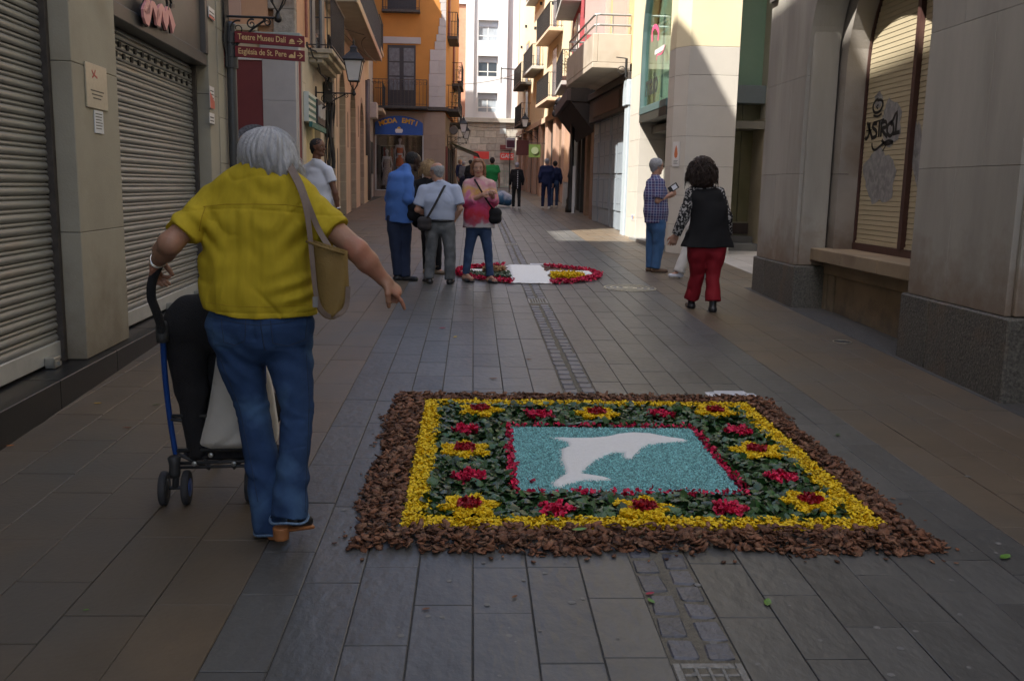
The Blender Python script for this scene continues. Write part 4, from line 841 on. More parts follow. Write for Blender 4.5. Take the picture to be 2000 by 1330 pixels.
bs = thing('shop_sign', 'blue arched shop sign reading MODA EMTI on the orange building', 'sign', (cx, YO-.05, s0)); OFF[bs.name] = np.array([cx, YO-.05, s0])
put('board', MB().prism(pts, lambda x, z: (x, YO-.09, z), lambda x, z: (x, YO-.003, z)), m_blue, bs)
def arc_text(txt, x0, x1, zbase, sag, size, yy, m, parent):
    n = len(txt)
    for i, ch in enumerate(txt):
        if ch == ' ': continue
        t = (i+.5)/n; x = x0+(x1-x0)*t; z = zbase+sag*(1-(2*t-1)**2); ang = -math.atan(sag*4*(2*t-1)/(x1-x0))
        ca, sa = math.cos(ang), math.sin(ang)
        put('letter', text_mb(ch, size, lambda a, b, c, x=x, z=z, ca=ca, sa=sa: (x+(a*ca-b*sa), yy-.001-c, z+a*sa+b*ca), .012, .012), m, parent, fix=False)
arc_text('MODA EMTI', a0+.18, a1-.18, s0+.44, .17, .28, YO-.09, m_org2, bs)
mb = MB(); mb.prism([(cx-.13+.0, s0+.08), (cx+.13, s0+.08), (cx+.17, s0+.17), (cx+.15, s0+.25), (cx-.15, s0+.25), (cx-.17, s0+.17)], lambda x, z: (x, YO-.10, z), lambda x, z: (x, YO-.089, z)); put('white_pot', mb, m_white, bs)
mb = MB(); mb.prism([(cx+.08*math.cos(t), s0+.255+.09*math.sin(t)) for t in np.linspace(0, math.pi, 9)], lambda x, z: (x, YO-.10, z), lambda x, z: (x, YO-.089, z)); put('yellow_knob', mb, m_org2, bs)
# balcony, door, lintel
m_slab = M('dark weathered slab', (.07, .065, .06), .9, .3, 12, .4, 40)
dl, dz1 = FO.px(757, 88); dr, _ = FO.px(812, 88); zsl = FO.px(780, 208)[1]; bl_ = FO.px(712, 160)[0]; br_ = FO.px(836, 160)[0]
fbox(FO, 'upper_wall', m_org, O_, -4.9, XO, -.199, 0, zsl+.02, 12.6)
fbox(FO, 'ledge', m_slab, O_, -4.9, XO+.12, -.199, .12, zsl-.16, zsl-.003, bev=.02)
fbox(FO, 'balcony_slab', m_slab, O_, bl_, br_, .121, .55, zsl-.14, zsl-.02, bev=.02)
r_ = railing(FO, O_, bl_+.02, br_-.02, .52, zsl-.01, FO.px(780, 160)[1]-zsl+.05, m=M('rusty iron', (.06, .045, .035), .6, .2, 9, 0), pitch=.155, r=.010, n0=0)
for i in range(14):
    u = bl_+.1+(br_-bl_-.2)*i/13; mb = MB(); mb.tube([FO(u+.06*math.cos(t), .52, zsl+.92+.06*math.sin(t)) for t in np.linspace(0, 2*math.pi, 9)], .008, 5); put('ring_ornament', mb, m_blk, r_)
fbox(FO, 'lintel_block', m_grey, O_, FO.px(748, 80)[0], FO.px(822, 80)[0], .003, .05, FO.px(780, 86)[1], FO.px(780, 73)[1], bev=.01)
df = fbox(FO, 'balcony_door', M('dark brown door', (.030, .026, .028), .5, .1, 9, 0), O_, dl, dr, .003, .035, zsl, dz1)
m_pane = M('curtained pane', (.13, .135, .15), .25, .25, 6, 0); dm = (dl+dr)/2
for (a, b) in ((dl+.07, dm-.09), (dm+.09, dr-.07)):
    hh = (dz1-zsl-.75)/3
    for i in range(3): fbox(FO, 'pane', m_pane, df, a, b, .0352, .042, zsl+.68+i*hh, zsl+.64+(i+1)*hh-.02)
    fbox(FO, 'panel', M('dark brown door'), df, a, b, .0352, .05, zsl+.1, zsl+.56, bev=.01) if False else None
ub = FO.px(780, 22)[1]; fbox(FO, 'balcony_slab', m_slab, O_, FO.px(747, 10)[0], FO.px(821, 10)[0], .003, .4, ub-.1, ub); railing(FO, O_, FO.px(748, 10)[0], FO.px(820, 10)[0], .38, ub+.005, 1.0, pitch=.13); fbox(FO, 'balcony_door', M('dark brown door', (.03, .026, .028)), O_, dl, dr, .003, .035, ub, ub+2.4)
# quoins: stepped grey stones
zq = [zsl+.001]+[FO.px(855, y)[1] for y in (190, 170, 145, 120, 98, 82, 68, 52, 36, 22, 6, -12, -30)]
ws = (838, 838, 838, 839, 840, 849, 852, 856, 858, 862, 860, 858, 862)
for i in range(len(zq)-1):
    a = FO.px(ws[i], 100)[0]; blocks(FO, O_, a, XO+.004, zq[i:i+2], -.02, .03, m_grey, us=[[a+.4] if i % 2 and i < 5 else []], name='quoin_stone', bev=.01)
# street side balconies and details
def pot(fr, u, n, z, s, parent, seed, col='pot leaves'):
    rr = random.Random(seed); mb = MB(); c = fr(u, n, z); mb.lathe(c, [(.10*s, 0), (.13*s, .2*s), (.12*s, .22*s)], 10); t = thing('potted_plant', 'x', 'potted plant', tuple(c)); OFF[t.name] = np.array(c)
    put('pot', mb, M('dark terracotta', (.12, .06, .04), .8, .1, 9, 0), t)
    mb = MB()
    for i in range(150):
        th = rr.uniform(0, 6.28); h = rr.uniform(.1, .75)*s; r0 = rr.uniform(0, .22)*s*(1-.5*h/s); p = np.array(c)+(r0*math.cos(th), r0*math.sin(th), .2*s+h); l = .06*s
        a = np.array([rr.uniform(-1, 1), rr.uniform(-1, 1), rr.uniform(-.3, 1)])*l; b = np.array([rr.uniform(-1, 1), rr.uniform(-1, 1), rr.uniform(-.5, .5)])*l*.4; mb.add([p, p+a*.5+b, p+a, p+a*.5-b], [(0, 1, 2, 3)])
    put('foliage', mb, M(col, (.10, .13, .035), .6, .3, 20, 0), t, fix=False); return t
def balcony(fr, parent, u0, u1, n, z, h, m, dark=False, pitch=.13, th=.14, n0=.003):
    fbox(fr, 'balcony_slab', m, parent, u0, u1, n0, n, z-th, z, bev=.012); railing(fr, parent, u0+.02, u1-.02, n-.03, z+.003, h, pitch=pitch, r=.009, n0=max(0, n0))
balcony(FO2, O_, 42.2, 45.5, .55, 4.95, 1.0, m_slab); balcony(FO2, O_, 47.5, 50.5, .5, 6.6, 1.0, m_slab); balcony(FO2, O_, 42.5, 44.8, .45, 8.1, 1.0, m_slab); balcony(FO2, O_, 46, 49, .5, 4.6, .95, m_slab)
for i, (u, z, s, lb) in enumerate(((44.5, 4.97, 1.0, 'trailing plant pot on the lower street side balcony of the orange building'), (48.6, 6.62, 1.0, 'leafy plant pot on the middle street side balcony of the orange building'))):
    t = pot(FO2, u, .35, z, s, O_, i); t['label'] = lb
for u in (42.9, 48.3): fbox(FO2, 'terracotta_shutter', M('red brown shutter', (.25, .07, .04), .7, .1, 6, 0), O_, u, u+1.1, .003, .08, 8.15 if u < 45 else 6.7, 10.2 if u < 45 else 8.9)
for i, (u, z) in enumerate(((43.0, 3.75), (47.5, 3.7))): lantern(FO2, u, z, .75, ('black lantern nearer the camera', 'black lantern further along')[i]+' below the side balconies of the orange building', .9)
gb = MB(); gb.tube([FO2(42.0, .1, 4.5), FO2(42.0, .55, 4.5), FO2(42.0, .55, 3.5), FO2(42.0, .1, 3.5)], .012, 6); o = put('sign_frame', gb, m_blk, O_); mb = MB(); mb.lathe(FO2(42.0, .34, 4.0), [(.18, -.05), (.2, 0), (.18, .05)], 18, (0, 1, 0)); put('round_sign', mb, M('dark round sign', (.07, .06, .05), .5, .2, 8, 0), O_)
for (u0, u1, m) in ((42.4, 43.4, M('dark red door frame', (.14, .03, .025), .6, .1, 5, 0)), (44.2, 45.6, m_dk), (46.6, 48.2, m_dk), (49, 51, m_dk)): fbox(FO2, 'shopfront', m, O_, u0, u1, -.029, .03, .9, 3.3)
# awnings on the left far side
aw = thing('shop_awning', 'sloping green and cream shop awning beyond the orange building corner', 'awning', FO2(49, .5, 3.4))
for i in range(3):
    u = 46.5+2.3*i; mb = MB(); P = [FO2(u, .02, 3.65), FO2(u+2.0, .02, 3.65), FO2(u+2.0, 1.35, 3.15), FO2(u, 1.35, 3.15)]; P2 = [p+np.array([0, 0, .03]) for p in P]; mb.hexa(P+P2); put('awning_sheet', mb, M('olive awning', (.14, .15, .07), .8, .1, 5, 0) if i == 0 else M('cream awning', (.55, .52, .42), .8, .1, 5, 0), aw)
    mb = MB(); mb.tube([FO2(u, 1.35, 3.15), FO2(u+2, 1.35, 3.15)], .04, 8); put('awning_roller', mb, m_dk, aw)
# ================================================================== WHITE BUILDING AT THE END
YW = 61.0; FW = Fr((-8, YW), (8, YW)); W = thing('white_apartment_building', 'white apartment building over a stone ground floor at the end of the street', 'building', (1, YW, gz(YW)))
m_wht = M('white facade tiles', (.60, .61, .63), .7, .04, 1.2, .05, 30); m_salm = M('salmon brick', (.50, .25, .16), .9, .1, 6, .2, 30); m_stone = M('rough ashlar', (.46, .43, .375), .9, .2, 5, .4, 25, tone=.18)
zg = FW.px(950, 237)[1]; X = lambda px: FW.px(px, 150)[0]
put('core', MB().box(-6, 9, YW+.35, YW+12, .5, 17), M('core render', (.4, .4, .4), .9, .1, 2, 0), W)
fbox(FW, 'brick_wall', m_salm, W, -5.5, X(909), -.349, -.12, zg+.2, 17); fbox(FW, 'brick_top', m_wht, W, -5.5, X(909), -.119, .0, FW.px(900, 8)[1], 17)
fbox(FW, 'white_column', m_wht, W, X(909)+.002, X(925), -.349, .18, zg+.2, 17)
wins = [(935, 973, 40, 80), (933, 972, 110, 150), (932, 970, 182, 220)]
w0, w1 = X(933), X(972); zs = []
for (a, b, c, d) in wins: zs.append((FW.px(950, d)[1], FW.px(950, c)[1]))
mb = MB(); FW.box(mb, X(925)+.002, w0, -.349, 0, zg+.2, 17); FW.box(mb, w1, X(990), -.349, 0, zg+.2, 17); cur = zg+.2
for (a, b) in zs[::-1]: FW.box(mb, w0+.0005, w1-.0005, -.349, -.001, cur, a); cur = b
FW.box(mb, w0+.0005, w1-.0005, -.349, -.001, cur, 17); put('white_facade', mb, m_wht, W)
fbox(FW, 'shaded_side_strip', m_wht, W, X(990)+.002, X(1012), -.349, -.35+.06, zg+.2, 17); fbox(FW, 'right_brick_wall', m_salm, W, X(1012)+.002, 8.5, -.349, -.10, zg+.2, 17)
m_wf = M('pale blue blind', (.45, .52, .62), .5, .05, 5, 0); m_cur = M('striped curtain', (.30, .34, .38), .7, .35, 14, 0, stretch=(6, 1, .3))
for i, (a, b) in enumerate(zs):
    wn = fbox(FW, 'window', M('white window frame', (.7, .7, .68)), W, w0+.002, w1-.002, -.34, -.25, a+.001, b-.001)
    fbox(FW, 'pane', M('dark pane', (.03, .03, .03)) if i == 1 else m_cur, wn, w0+.06, w1-.06, -.249, -.245, a+.05, b-.38); fbox(FW, 'roller_blind', m_wf, wn, w0+.05, w1-.05, -.249, -.22, b-.36, b-.03)
    fbox(FW, 'mullion', M('white window frame', (.7, .7, .68)), wn, (w0+w1)/2-.03, (w0+w1)/2+.03, -.244, -.23, a+.05, b-.38); fbox(FW, 'railing_bar', M('white window frame', (.7, .7, .68)), wn, w0, w1, -.1, -.06, a+.28, a+.33)
fbox(FW, 'stone_cornice', M('pale cornice', (.42, .40, .35), .8, .1, 4, .1, 40), W, -5.5, 8.5, -.349, .22, zg-.1, zg+.197, bev=.02)
zl = [1.0]+[1.35+.42*i for i in range(int((zg-.2-1.35)/.42)+1)]+[zg-.105]
for i in range(len(zl)-1): blocks(FW, W, -1.5, 5.0, zl[i:i+2], -.349, .0, m_stone, us=[sorted(-1.5+.55*j+random.uniform(.0, .3) for j in range(12))], name='ashlar_stone', gap=.012, bev=.012)
fbox(FW, 'side_stone', m_stone, W, -5.5, -1.503, -.349, 0, .5, zg-.105); fbox(FW, 'side_stone', m_stone, W, 5.003, 8.5, -.349, 0, .5, zg-.105)
gw = FW.px(978, 262)[1]; fbox(FW, 'window', M('pale window blind', (.5, .55, .55), .5, .05, 5, 0), W, X(978), X(990), .003, .03, gw, gw+.75)
def banner(px0, px1, py0, py1, label, txt=None):
    u0, z1 = FW.px(px0, py0, .3); u1, z0 = FW.px(px1, py1, .3); t = thing('shop_banner', label, 'banner', FW(u0, .3, z0)); OFF[t.name] = np.array(FW(u0, .3, z0))
    fbox(FW, 'banner_face', M('red banner', (.75, .07, .06), .6, .05, 4, 0), t, u0, u1, .22, .30, z0, z1)
    if txt: put('lettering', text_mb(txt, (z1-z0)*.8, lambda x, y, n: FW(u1-.42+x, .301+n, (z0+z1)/2+y), .01, .004), M('white enamel', (.75, .75, .73)), t, fix=False)
banner(925, 955, 296, 311, 'plain bright red shop banner behind the woman in pink'); banner(977, 1003, 299, 313, 'red shop banner reading GAES at the end of the street', 'GAES')
st_ = thing('small_signboard', 'dark red notice board over the red banner at the end of the street', 'sign', FW(X(981), .3, FW.px(985, 292)[1])); OFF[st_.name] = np.array(FW(X(981), .3, FW.px(985, 292)[1]))
fbox(FW, 'board', M('maroon board', (.18, .04, .04), .6, .2, 15, 0), st_, X(979), X(1003), .1, .25, FW.px(985, 293)[1], FW.px(985, 284)[1])
# barrier and street things in front
bz = thing('crowd_barrier', 'pale green metal street barrier at the far end of the street', 'barrier', (1.3, 52, gz(52))); mb = MB()
for z in (.25, 1.1): mb.tube([(.3, 52, gz(52)+z), (2.6, 52, gz(52)+z)], .022, 6)
for i in range(20): mb.tube([(.3+2.3*i/19, 52, gz(52)+.25), (.3+2.3*i/19, 52, gz(52)+1.1)], .01, 5)
for x in (.3, 2.6): mb.tube([(x, 52, gz(52)), (x, 52, gz(52)+1.1)], .02, 6)
put('barrier_frame', mb, M('pale green steel', (.30, .42, .30), .5, .1, 5, 0), bz)
pz = thing('sign_post', 'thin black post carrying small signs at the far end of the street', 'signpost', (1.9, 50, gz(50))); mb = MB(); mb.tube([(1.95, 50, gz(50)), (1.95, 50, gz(50)+2.2)], .03, 6); put('post', mb, m_blk, pz)
# wires and bracket across the end of the street
mb = MB(); 
for (p0, p1, sag) in (((905, 165, 45), (1003, 147, 58), .1), ((908, 244, 50), (1003, 246, 58), .15), ((995, 135, 56), (1003, 137, 56), 0)):
    a, b = AT(p0[0], p0[1], p0[2]), AT(p1[0], p1[1], p1[2]); mb.tube([a+(b-a)*t-np.array([0, 0, sag*4*t*(1-t)]) for t in np.linspace(0, 1, 12)], .014, 5)
tag(put('overhead_wires', mb, m_blk), 'thin wires strung across in front of the white building', 'cable')
bk = MB(); z_ = AT(980, 135, 56)[2]; z2 = AT(980, 153, 56)[2]; xa = AT(979, 140, 56)[0]
bk.tube([(xa, 56, z_+.1), (xa, 56, z2-.3)], .03, 6); bk.tube([(xa, 56, z_), (xa+.95, 56, z_)], .03, 6); bk.tube([(xa, 56, z2), (xa+.95, 56, z2-.1)], .025, 6)
tag(put('wall_bracket', bk, m_blk), 'thin iron wall bracket sticking out in front of the white building', 'bracket')
# ================================================================== RIGHT ROW
FA = Fr((3.66, 0), (3.66, 10), -1)
m_lm = M('grey limestone panel', (.375, .352, .305), .8, .14, 2.2, .12, 70, tone=.06, stain=((.255, .235, .20), 2.0, .50, .78), stretch=(1, 1, .22), grime=((.20, .14, .095), .72, 1.55, 2.6)); m_gran = M('dark speckled granite', (.105, .097, .08), .75, .6, 55, .5, 60, tone=.06, stain=((.16, .11, .07), 2.2, .55, .8))
A = thing('arcaded_stone_building', 'stone building on the right with arched shuttered windows and granite plinths', 'building', (3.9, 8, gz(8)))
m_rec = M('recess limestone', (.32, .29, .26), .85, .12, 1.5, .12, 50, tone=.06, stain=((.2, .15, .11), 1.6, .58, .8), grime=((.15, .11, .08), .85, 1.6, 3)); m_sand = M('weathered sandstone', (.31, .235, .15), .88, .16, 2.5, .15, 40, tone=.08, stain=((.20, .14, .09), 2.0, .52, .78), grime=((.10, .085, .07), .1, .75, 4))
put('core_wall', MB().box(4.62, 12, -14, 11.78, -.4, 14), M('core render', (.4, .4, .4)), A)
put('upper_wall', MB().box(3.66, 4.619, -14, 11.80, 4.7, 14), m_lm, A)
PIERS = [(10.42, 11.80), (6.16, 7.60), (1.9, 3.34), (-2.36, -.92), (-6.6, -5.2), (-14, -9.4)]
zt1 = 4.698; ZS = 2.92
def pier(u0, u1):
    zc = .74 if u0 > 5 else .70
    put('pier_core', MB().box(3.70, 4.615, u0+.004, u1-.02, zc, zt1), m_joint, A)
    blocks(FA, A, u0, u1, [zc+.001, 1.77, 2.84, 3.9, zt1], -.36, -.02, m_lm, us=[[(u0+u1)/2+.12], [(u0+u1)/2-.25], [(u0+u1)/2+.2], []], name='facing_stone', gap=.0025, bev=.003)
    # granite plinth, one big block with chipped bevel, split in two
    blocks(FA, A, u0-.10, u1+.08, [gz(u0)-.08, zc], -.37, .0, m_gran, us=[[u1-.42]] if u0 > 5 else None, name='plinth_block', gap=.006, bev=.014)
    fbox(FA, 'chamfer_strip', m_lm, A, u0-.055, u0-.003, -.36, -.06, zc+.002, 4.6, bev=.01)
for u in PIERS: pier(*u)
m_bl = M('beige slatted blind', (.46, .39, .26), .55, .06, 2, .04, 40); m_mul = M('dark red brown frame', (.075, .035, .03), .5, .15, 9, .1, 40)
def arch_bay(u0, u1, detail):
    c, r = (u0+u1)/2, (u1-u0)/2; k = 20
    # spandrel wall round the outer arch (front skin)
    mb = MB(); pts = [(c-r*math.cos(math.pi*i/k), ZS+r*math.sin(math.pi*i/k)) for i in range(k+1)]; rb = random.uniform
    for p, q in zip(pts[:-1], pts[1:]): mb.hexa([FA(p[0], -.37, p[1]), FA(q[0], -.37, q[1]), FA(q[0], -.021, q[1]), FA(p[0], -.021, p[1]), FA(p[0], -.37, zt1), FA(q[0], -.37, zt1), FA(q[0], -.021, zt1), FA(p[0], -.021, zt1)])
    put('arch_spandrel', mb, m_lm, A)
    # recess wall with inner arch
    r2 = r-.20; mb = MB(); n0, n1 = -.64, -.39
    for (a, b) in ((u0-.003, c-r2), (c+r2, u1+.003)): FA.box(mb, a, b, n0, n1, .66, ZS)
    pts = [(c-r2*math.cos(math.pi*i/k), ZS+r2*math.sin(math.pi*i/k)) for i in range(k+1)]; FA.box(mb, u0-.003, c-r2, n0, n1, ZS+.0005, 4.69); FA.box(mb, c+r2, u1+.003, n0, n1, ZS+.0005, 4.69)
    for p, q in zip(pts[:-1], pts[1:]): mb.hexa([FA(p[0], n0, p[1]), FA(q[0], n0, q[1]), FA(q[0], n1, q[1]), FA(p[0], n1, p[1]), FA(p[0], n0, 4.69), FA(q[0], n0, 4.69), FA(q[0], n1, 4.69), FA(p[0], n1, 4.69)])
    put('recess_wall', mb, m_rec, A)
    for z in (1.77, ): 
        for (a, b) in ((u0, c-r2+.003), (c+r2-.003, u1)): fbox(FA, 'recess_joint', m_joint, A, a, b, -.50, -.3885, z-.003, z+.003)
    # lower wall, pilaster frame, sill
    zs_ = .84; g0 = gz(u0)-.1
    fbox(FA, 'lower_wall', m_sand, A, u0-.003, u1+.003, -.64, -.39, g0, .80)
    fbox(FA, 'panel_top_rail', m_sand, A, u0+.02, u1-.02, -.389, -.345, .66, .80, bev=.006)
    for (a, b) in ((u0+.02, u0+.18), (u1-.18, u1-.02)): fbox(FA, 'panel_side_rail', m_sand, A, a, b, -.389, -.35, g0, .657, bev=.006)
    for (a, b) in ((u0+.22, u0+.36), (u1-.36, u1-.22)): fbox(FA, 'panel_stile', m_sand, A, a, b, -.389, -.355, g0, .657, bev=.006)
    blocks(FA, A, u0+.005, u1-.005, [.803, .945], -.66, -.19, m_sand, us=[[c-.4, c+.5]], name='sill_stone', gap=.003, bev=.008)
    # window: frame, blinds
    wn = thing('w', 'w', 'w', (0, 0, 0)); bpy.data.objects.remove(wn)
    fr_ = MB(); FA.box(fr_, c-r2+.01, c+r2-.01, -.66, -.60, .946, 1.02); zc2 = ZS+r2*.97
    ms = [FA.px(1757, 490, -.6)[0]-(9.01-c) if detail else c]
    pts = [(c-r2*1.001*math.cos(math.pi*i/k), ZS+r2*1.001*math.sin(math.pi*i/k)) for i in range(k+1)]
    for p, q in zip([(c-r2, 1.02)]+pts, pts+[(c+r2, 1.02)]):
        ip, iq = [(c+(t[0]-c)*.985, ZS+(t[1]-ZS)*.985 if t[1] > ZS else t[1]) for t in (p, q)]
        fr_.hexa([FA(ip[0], -.66, ip[1]), FA(iq[0], -.66, iq[1]), FA(q[0], -.66, q[1]), FA(p[0], -.66, p[1]), FA(ip[0], -.61, ip[1]), FA(iq[0], -.61, iq[1]), FA(q[0], -.61, q[1]), FA(p[0], -.61, p[1])])
    for m_ in ms: FA.box(fr_, m_-.035, m_+.035, -.66, -.585, 1.021, ZS+math.sqrt(max(0, r2*r2-(m_-c)**2))-.02)
    win = put('arched_window', fr_, m_mul, A)
    # blind slats: each one a strip with a small overlap lip
    zz = 1.021; pitch = .052 if detail else .2; edges = [c-r2*.975]+[v for m_ in ms for v in (m_-.036, m_+.036)]+[c+r2*.975]
    for j in range(2):
        a, b = edges[2*j], edges[2*j+1]; z = 1.021; first = None
        while z < zc2:
            aa, bb = a, b
            if z+pitch > ZS: 
                h_ = math.sqrt(max(0, (r2*.975)**2-(z+pitch*.5-ZS)**2)); aa, bb = max(a, c-h_), min(b, c+h_)
            if bb-aa > .04:
                mb = MB(); V = [FA(x, n, zq) for x in (aa+.004, bb-.004) for (n, zq) in ((-.648, z), (-.632, z+.002), (-.636, z+pitch*.97), (-.648, z+pitch*.99))]; mb.add(V, [(0, 1, 5, 4), (1, 2, 6, 5), (2, 3, 7, 6)]); put('blind_slat', mb, m_bl, win)
            z += pitch
        if detail: fbox(FA, 'blind_rail', m_bl, win, a+.004, b-.004, -.646, -.622, 1.022, 1.045)
    return win
bays = [arch_bay(7.60, 10.42, True), arch_bay(3.34, 6.16, False)]
for (a, b) in ((11, 12),): pass
fbox(FA, 'near_wall', m_lm, A, -14, 1.9, -.95, -.37, -.4, 4.69)
# graffiti on the blind
m_spray = M('black spray paint', (.012, .012, .012), .5, .1, 20, 0); m_smu = M('grey overpaint', (.24, .235, .24), .7, .25, 9, 0, stain=((.33, .32, .31), 14, .45, .6))
gr = bays[0]
def smudge(cx, cy, rx, ry, seed, n):
    rr = random.Random(seed); k = 36; ph = [rr.uniform(0, 6.3) for _ in range(4)]; V = []; 
    for i in range(k):
        t = 2*math.pi*i/k; q = 1+.10*math.sin(2*t+ph[0])+.09*math.sin(5*t+ph[1])+.05*math.sin(9*t+ph[2])+.03*math.sin(17*t+ph[3]); u, z = FA.px(cx+rx*q*math.cos(t), cy+ry*q*math.sin(t), n); V.append(FA(u, n, z))
    put('overpaint_patch', MB().add(V, [tuple(range(k))]), m_smu, gr, fix=False)
smudge(1718, 345, 28, 58, 3, -.6312); smudge(1741, 240, 21, 42, 5, -.6308); smudge(1792, 300, 9, 70, 8, -.6310); smudge(1716, 196, 8, 16, 9, -.6306)
N_ = -.6298
def spray(pts, w=.040): px_ribbon(FA, pts, w, N_, m_spray, gr, 'graffiti_stroke', .0006)
spray([(1714, 197), (1722, 196), (1724, 206), (1718, 218), (1708, 220), (1705, 210), (1709, 199), (1716, 193)], .03); spray([(1716, 205), (1712, 209), (1715, 213)], .02); spray([(1706, 226), (1714, 228), (1722, 222)], .022)
spray([(1690, 268), (1692, 272), (1697, 262), (1699, 240)]); spray([(1694, 240), (1701, 262), (1704, 272)]); spray([(1692, 256), (1703, 254)], .014)                     # A
spray([(1713, 242), (1706, 243), (1705, 250), (1711, 256), (1711, 266), (1704, 270)])     # S
spray([(1706, 240), (1727, 233)], .018); spray([(1718, 236), (1716, 268)])   # T
spray([(1722, 238), (1720, 268)]); spray([(1722, 240), (1730, 238), (1731, 248), (1722, 253), (1733, 268)])   # R
spray([(1742, 238), (1734, 246), (1733, 260), (1739, 266), (1745, 256), (1744, 242), (1740, 238)])     # O
spray([(1740, 246), (1752, 219), (1749, 258)]); spray([(1744, 262), (1757, 258)])    # 1
spray([(1703, 280), (1704, 290), (1710, 293), (1722, 283), (1735, 275), (1744, 277)], .026); spray([(1722, 274), (1730, 282), (1744, 278)], .035); spray([(1732, 280), (1728, 288), (1724, 295)], .014)
# brass-ish studs & small plate at the top of the far pier
pl = fbox(FA, 'street_nameplate', M('grey slate plate', (.12, .11, .10), .6, .1, 9, 0), None, 11.55, 11.79, .002-.02, .02, 3.86, 4.1); tag(pl, 'corner of a dark plate high on the far granite footed pier', 'plate')
# ================================================================== LIMESTONE CORNER BUILDING (B)
YB = 16.63
m_ls = M('pale limestone ashlar', (.50, .465, .41), .8, .05, 2, .05, 60, tone=.05); m_yel2 = M('pale yellow paint', (.64, .56, .38), .85, .05, 2, .04, 50)
B = thing('limestone_corner_building', 'pale limestone and yellow corner building with a tall green framed glass bay', 'building', (4, YB, gz(YB)))
FB = Fr((3.58, 16.88), (3.47, 20.27), -1); FBF = Fr((-8, YB), (8, YB))
zyel = FBF.px(1380, 91)[1]; zj = [FBF.px(1380, y)[1] for y in (497, 440, 383, 326, 267, 207, 147)]
pillar = [(3.775, YB), (4.66, YB), (4.66, 17.34), (3.565, 17.34), (3.585, 16.90)]
def course(poly, z0, z1, m, name, parent, j=.0):
    t = random.random(); mb = MB(); mb.prism(poly, lambda x, y: (x, y, z1), lambda x, y: (x, y, z0)); mb.T = [t]*len(mb.F); return put(name, mb, m, parent, tone=True, bev=.004)
zz = [zj[0]-.15]+zj[1:]+[zyel]
inner = [(x+(4.1-x)*.02, y+(17.0-y)*.02) for x, y in pillar]
course(inner, zj[0]-.15, zyel, m_joint, 'pillar_core', B)
for a, b in zip(zz[:-1], zz[1:]): course(pillar, a+.002, b-.002, m_ls, 'ashlar_block', B)
course(pillar, zyel+.002, 13.8, m_yel2, 'painted_pillar', B)
pl_ = fbox(FBF, 'x', m_joint, None, 0, 1, 0, 1, 0, 1); bpy.data.objects.remove(pl_)
# far pillar
U2 = [19.72, 20.80]; zz2 = [gz(20)-.1, .96, 1.5, 2.05, 2.6, 3.15, FB.px(1240, 150)[1]]
blocks(FB, B, *U2, zz2, -.6, 0, m_ls, name='ashlar_block', gap=.003); fbox(FB, 'painted_pillar', m_yel2, B, *U2, -.6, 0, zz2[-1]+.002, 13.8)
fbox(FB, 'back_wall', M('inner wall pale', (.45, .42, .33), .8, .1, 2, 0), B, 17.36, 19.70, -2.2, -2.0, .3, 13.8)
fbox(FB, 'upper_floor', m_yel2, B, 17.0, 20.8, -2.2, .0, 6.6, 13.8); put('main_block', MB().box(5.9, 13, YB+1.9, 26, -.2, 13.8), m_yel2, B)
fbox(FB, 'interior_floor', M('dark interior floor', (.12, .11, .09), .5, .1, 2, 0), B, 17.36, 19.70, -1.99, -.25, 2.72, 2.86)
# green steel bay
m_gst = M('blue green steel', (.10, .155, .155), .45, .08, 5, 0, metal=.2); m_gdk = M('dark bronze soffit', (.035, .035, .03), .5, .1, 5, 0)
zb_ = FB.px(1275, 203)[1]-.0; bay = thing('glazed_bay', 'x', 'x', (3.5, 18, 3)); bpy.data.objects.remove(bay)
b0, b1 = 17.345, 19.715; gb_ = fbox(FB, 'glass_bay', m_gst, B, b0, b1, -.16, .03, zb_-.14, zb_, bev=.005)
fbox(FB, 'bay_soffit', m_gdk, gb_, b0, b1, -.85, .02, zb_-.30, zb_-.142)
cv = [(b1-.02, zb_), (b1-.02, 4.3), (b1-.06, 4.75), (b1-.14, 5.1), (b1-.30, 5.5), (b1-.6, 5.95), (b1-1.1, 6.3)]
mb = MB()
for p, q in zip(cv[:-1], cv[1:]): mb.hexa([FB(p[0]-.085, -.1, p[1]), FB(q[0]-.085, -.1, q[1]), FB(q[0], -.1, q[1]), FB(p[0], -.1, p[1]), FB(p[0]-.085, .03, p[1]), FB(q[0]-.085, .03, q[1]), FB(q[0], .03, q[1]), FB(p[0], .03, p[1])])
put('curved_frame', mb, m_gst, gb_)
spc = MB(); poly = [(x, z) for x, z in cv]+[(b1-1.1, 6.6), (b1+.0, 6.6), (b1+.0, zb_)]
for p, q in zip(cv[:-1], cv[1:]): spc.hexa([FB(p[0], -.25, p[1]), FB(b1+.004, -.25, p[1]), FB(b1+.004, -.004, p[1]), FB(p[0], -.004, p[1]), FB(q[0], -.25, q[1]), FB(b1+.004, -.25, q[1]), FB(b1+.004, -.004, q[1]), FB(q[0], -.004, q[1])])
put('arch_infill', spc, m_yel2, B)
fbox(FB, 'glass_pane', glass('bay glass', (.62, .85, .74), .03, .4, .45), gb_, b0, b1-.1, -.05, -.04, zb_, 6.5)
fbox(FB, 'pale_blind', M('pale green blind', (.50, .60, .50), .8, .1, 3, 0, stain=((.60, .52, .36), .9, .5, .56)), gb_, b0, b1-.12, -.30, -.28, zb_, 6.5)
uL = FB.px(1261, 160, -.036)[0]; zL = FB.px(1300, 152, -.036)[1]; put('window_lettering', text_mb('maio', .62, lambda x, y, n: FB(uL-x, -.036+n, zL+y), .002, .012, 'LEFT', .92), M('dark grey vinyl', (.03, .033, .03), .6, .1, 5, 0), gb_, fix=False)
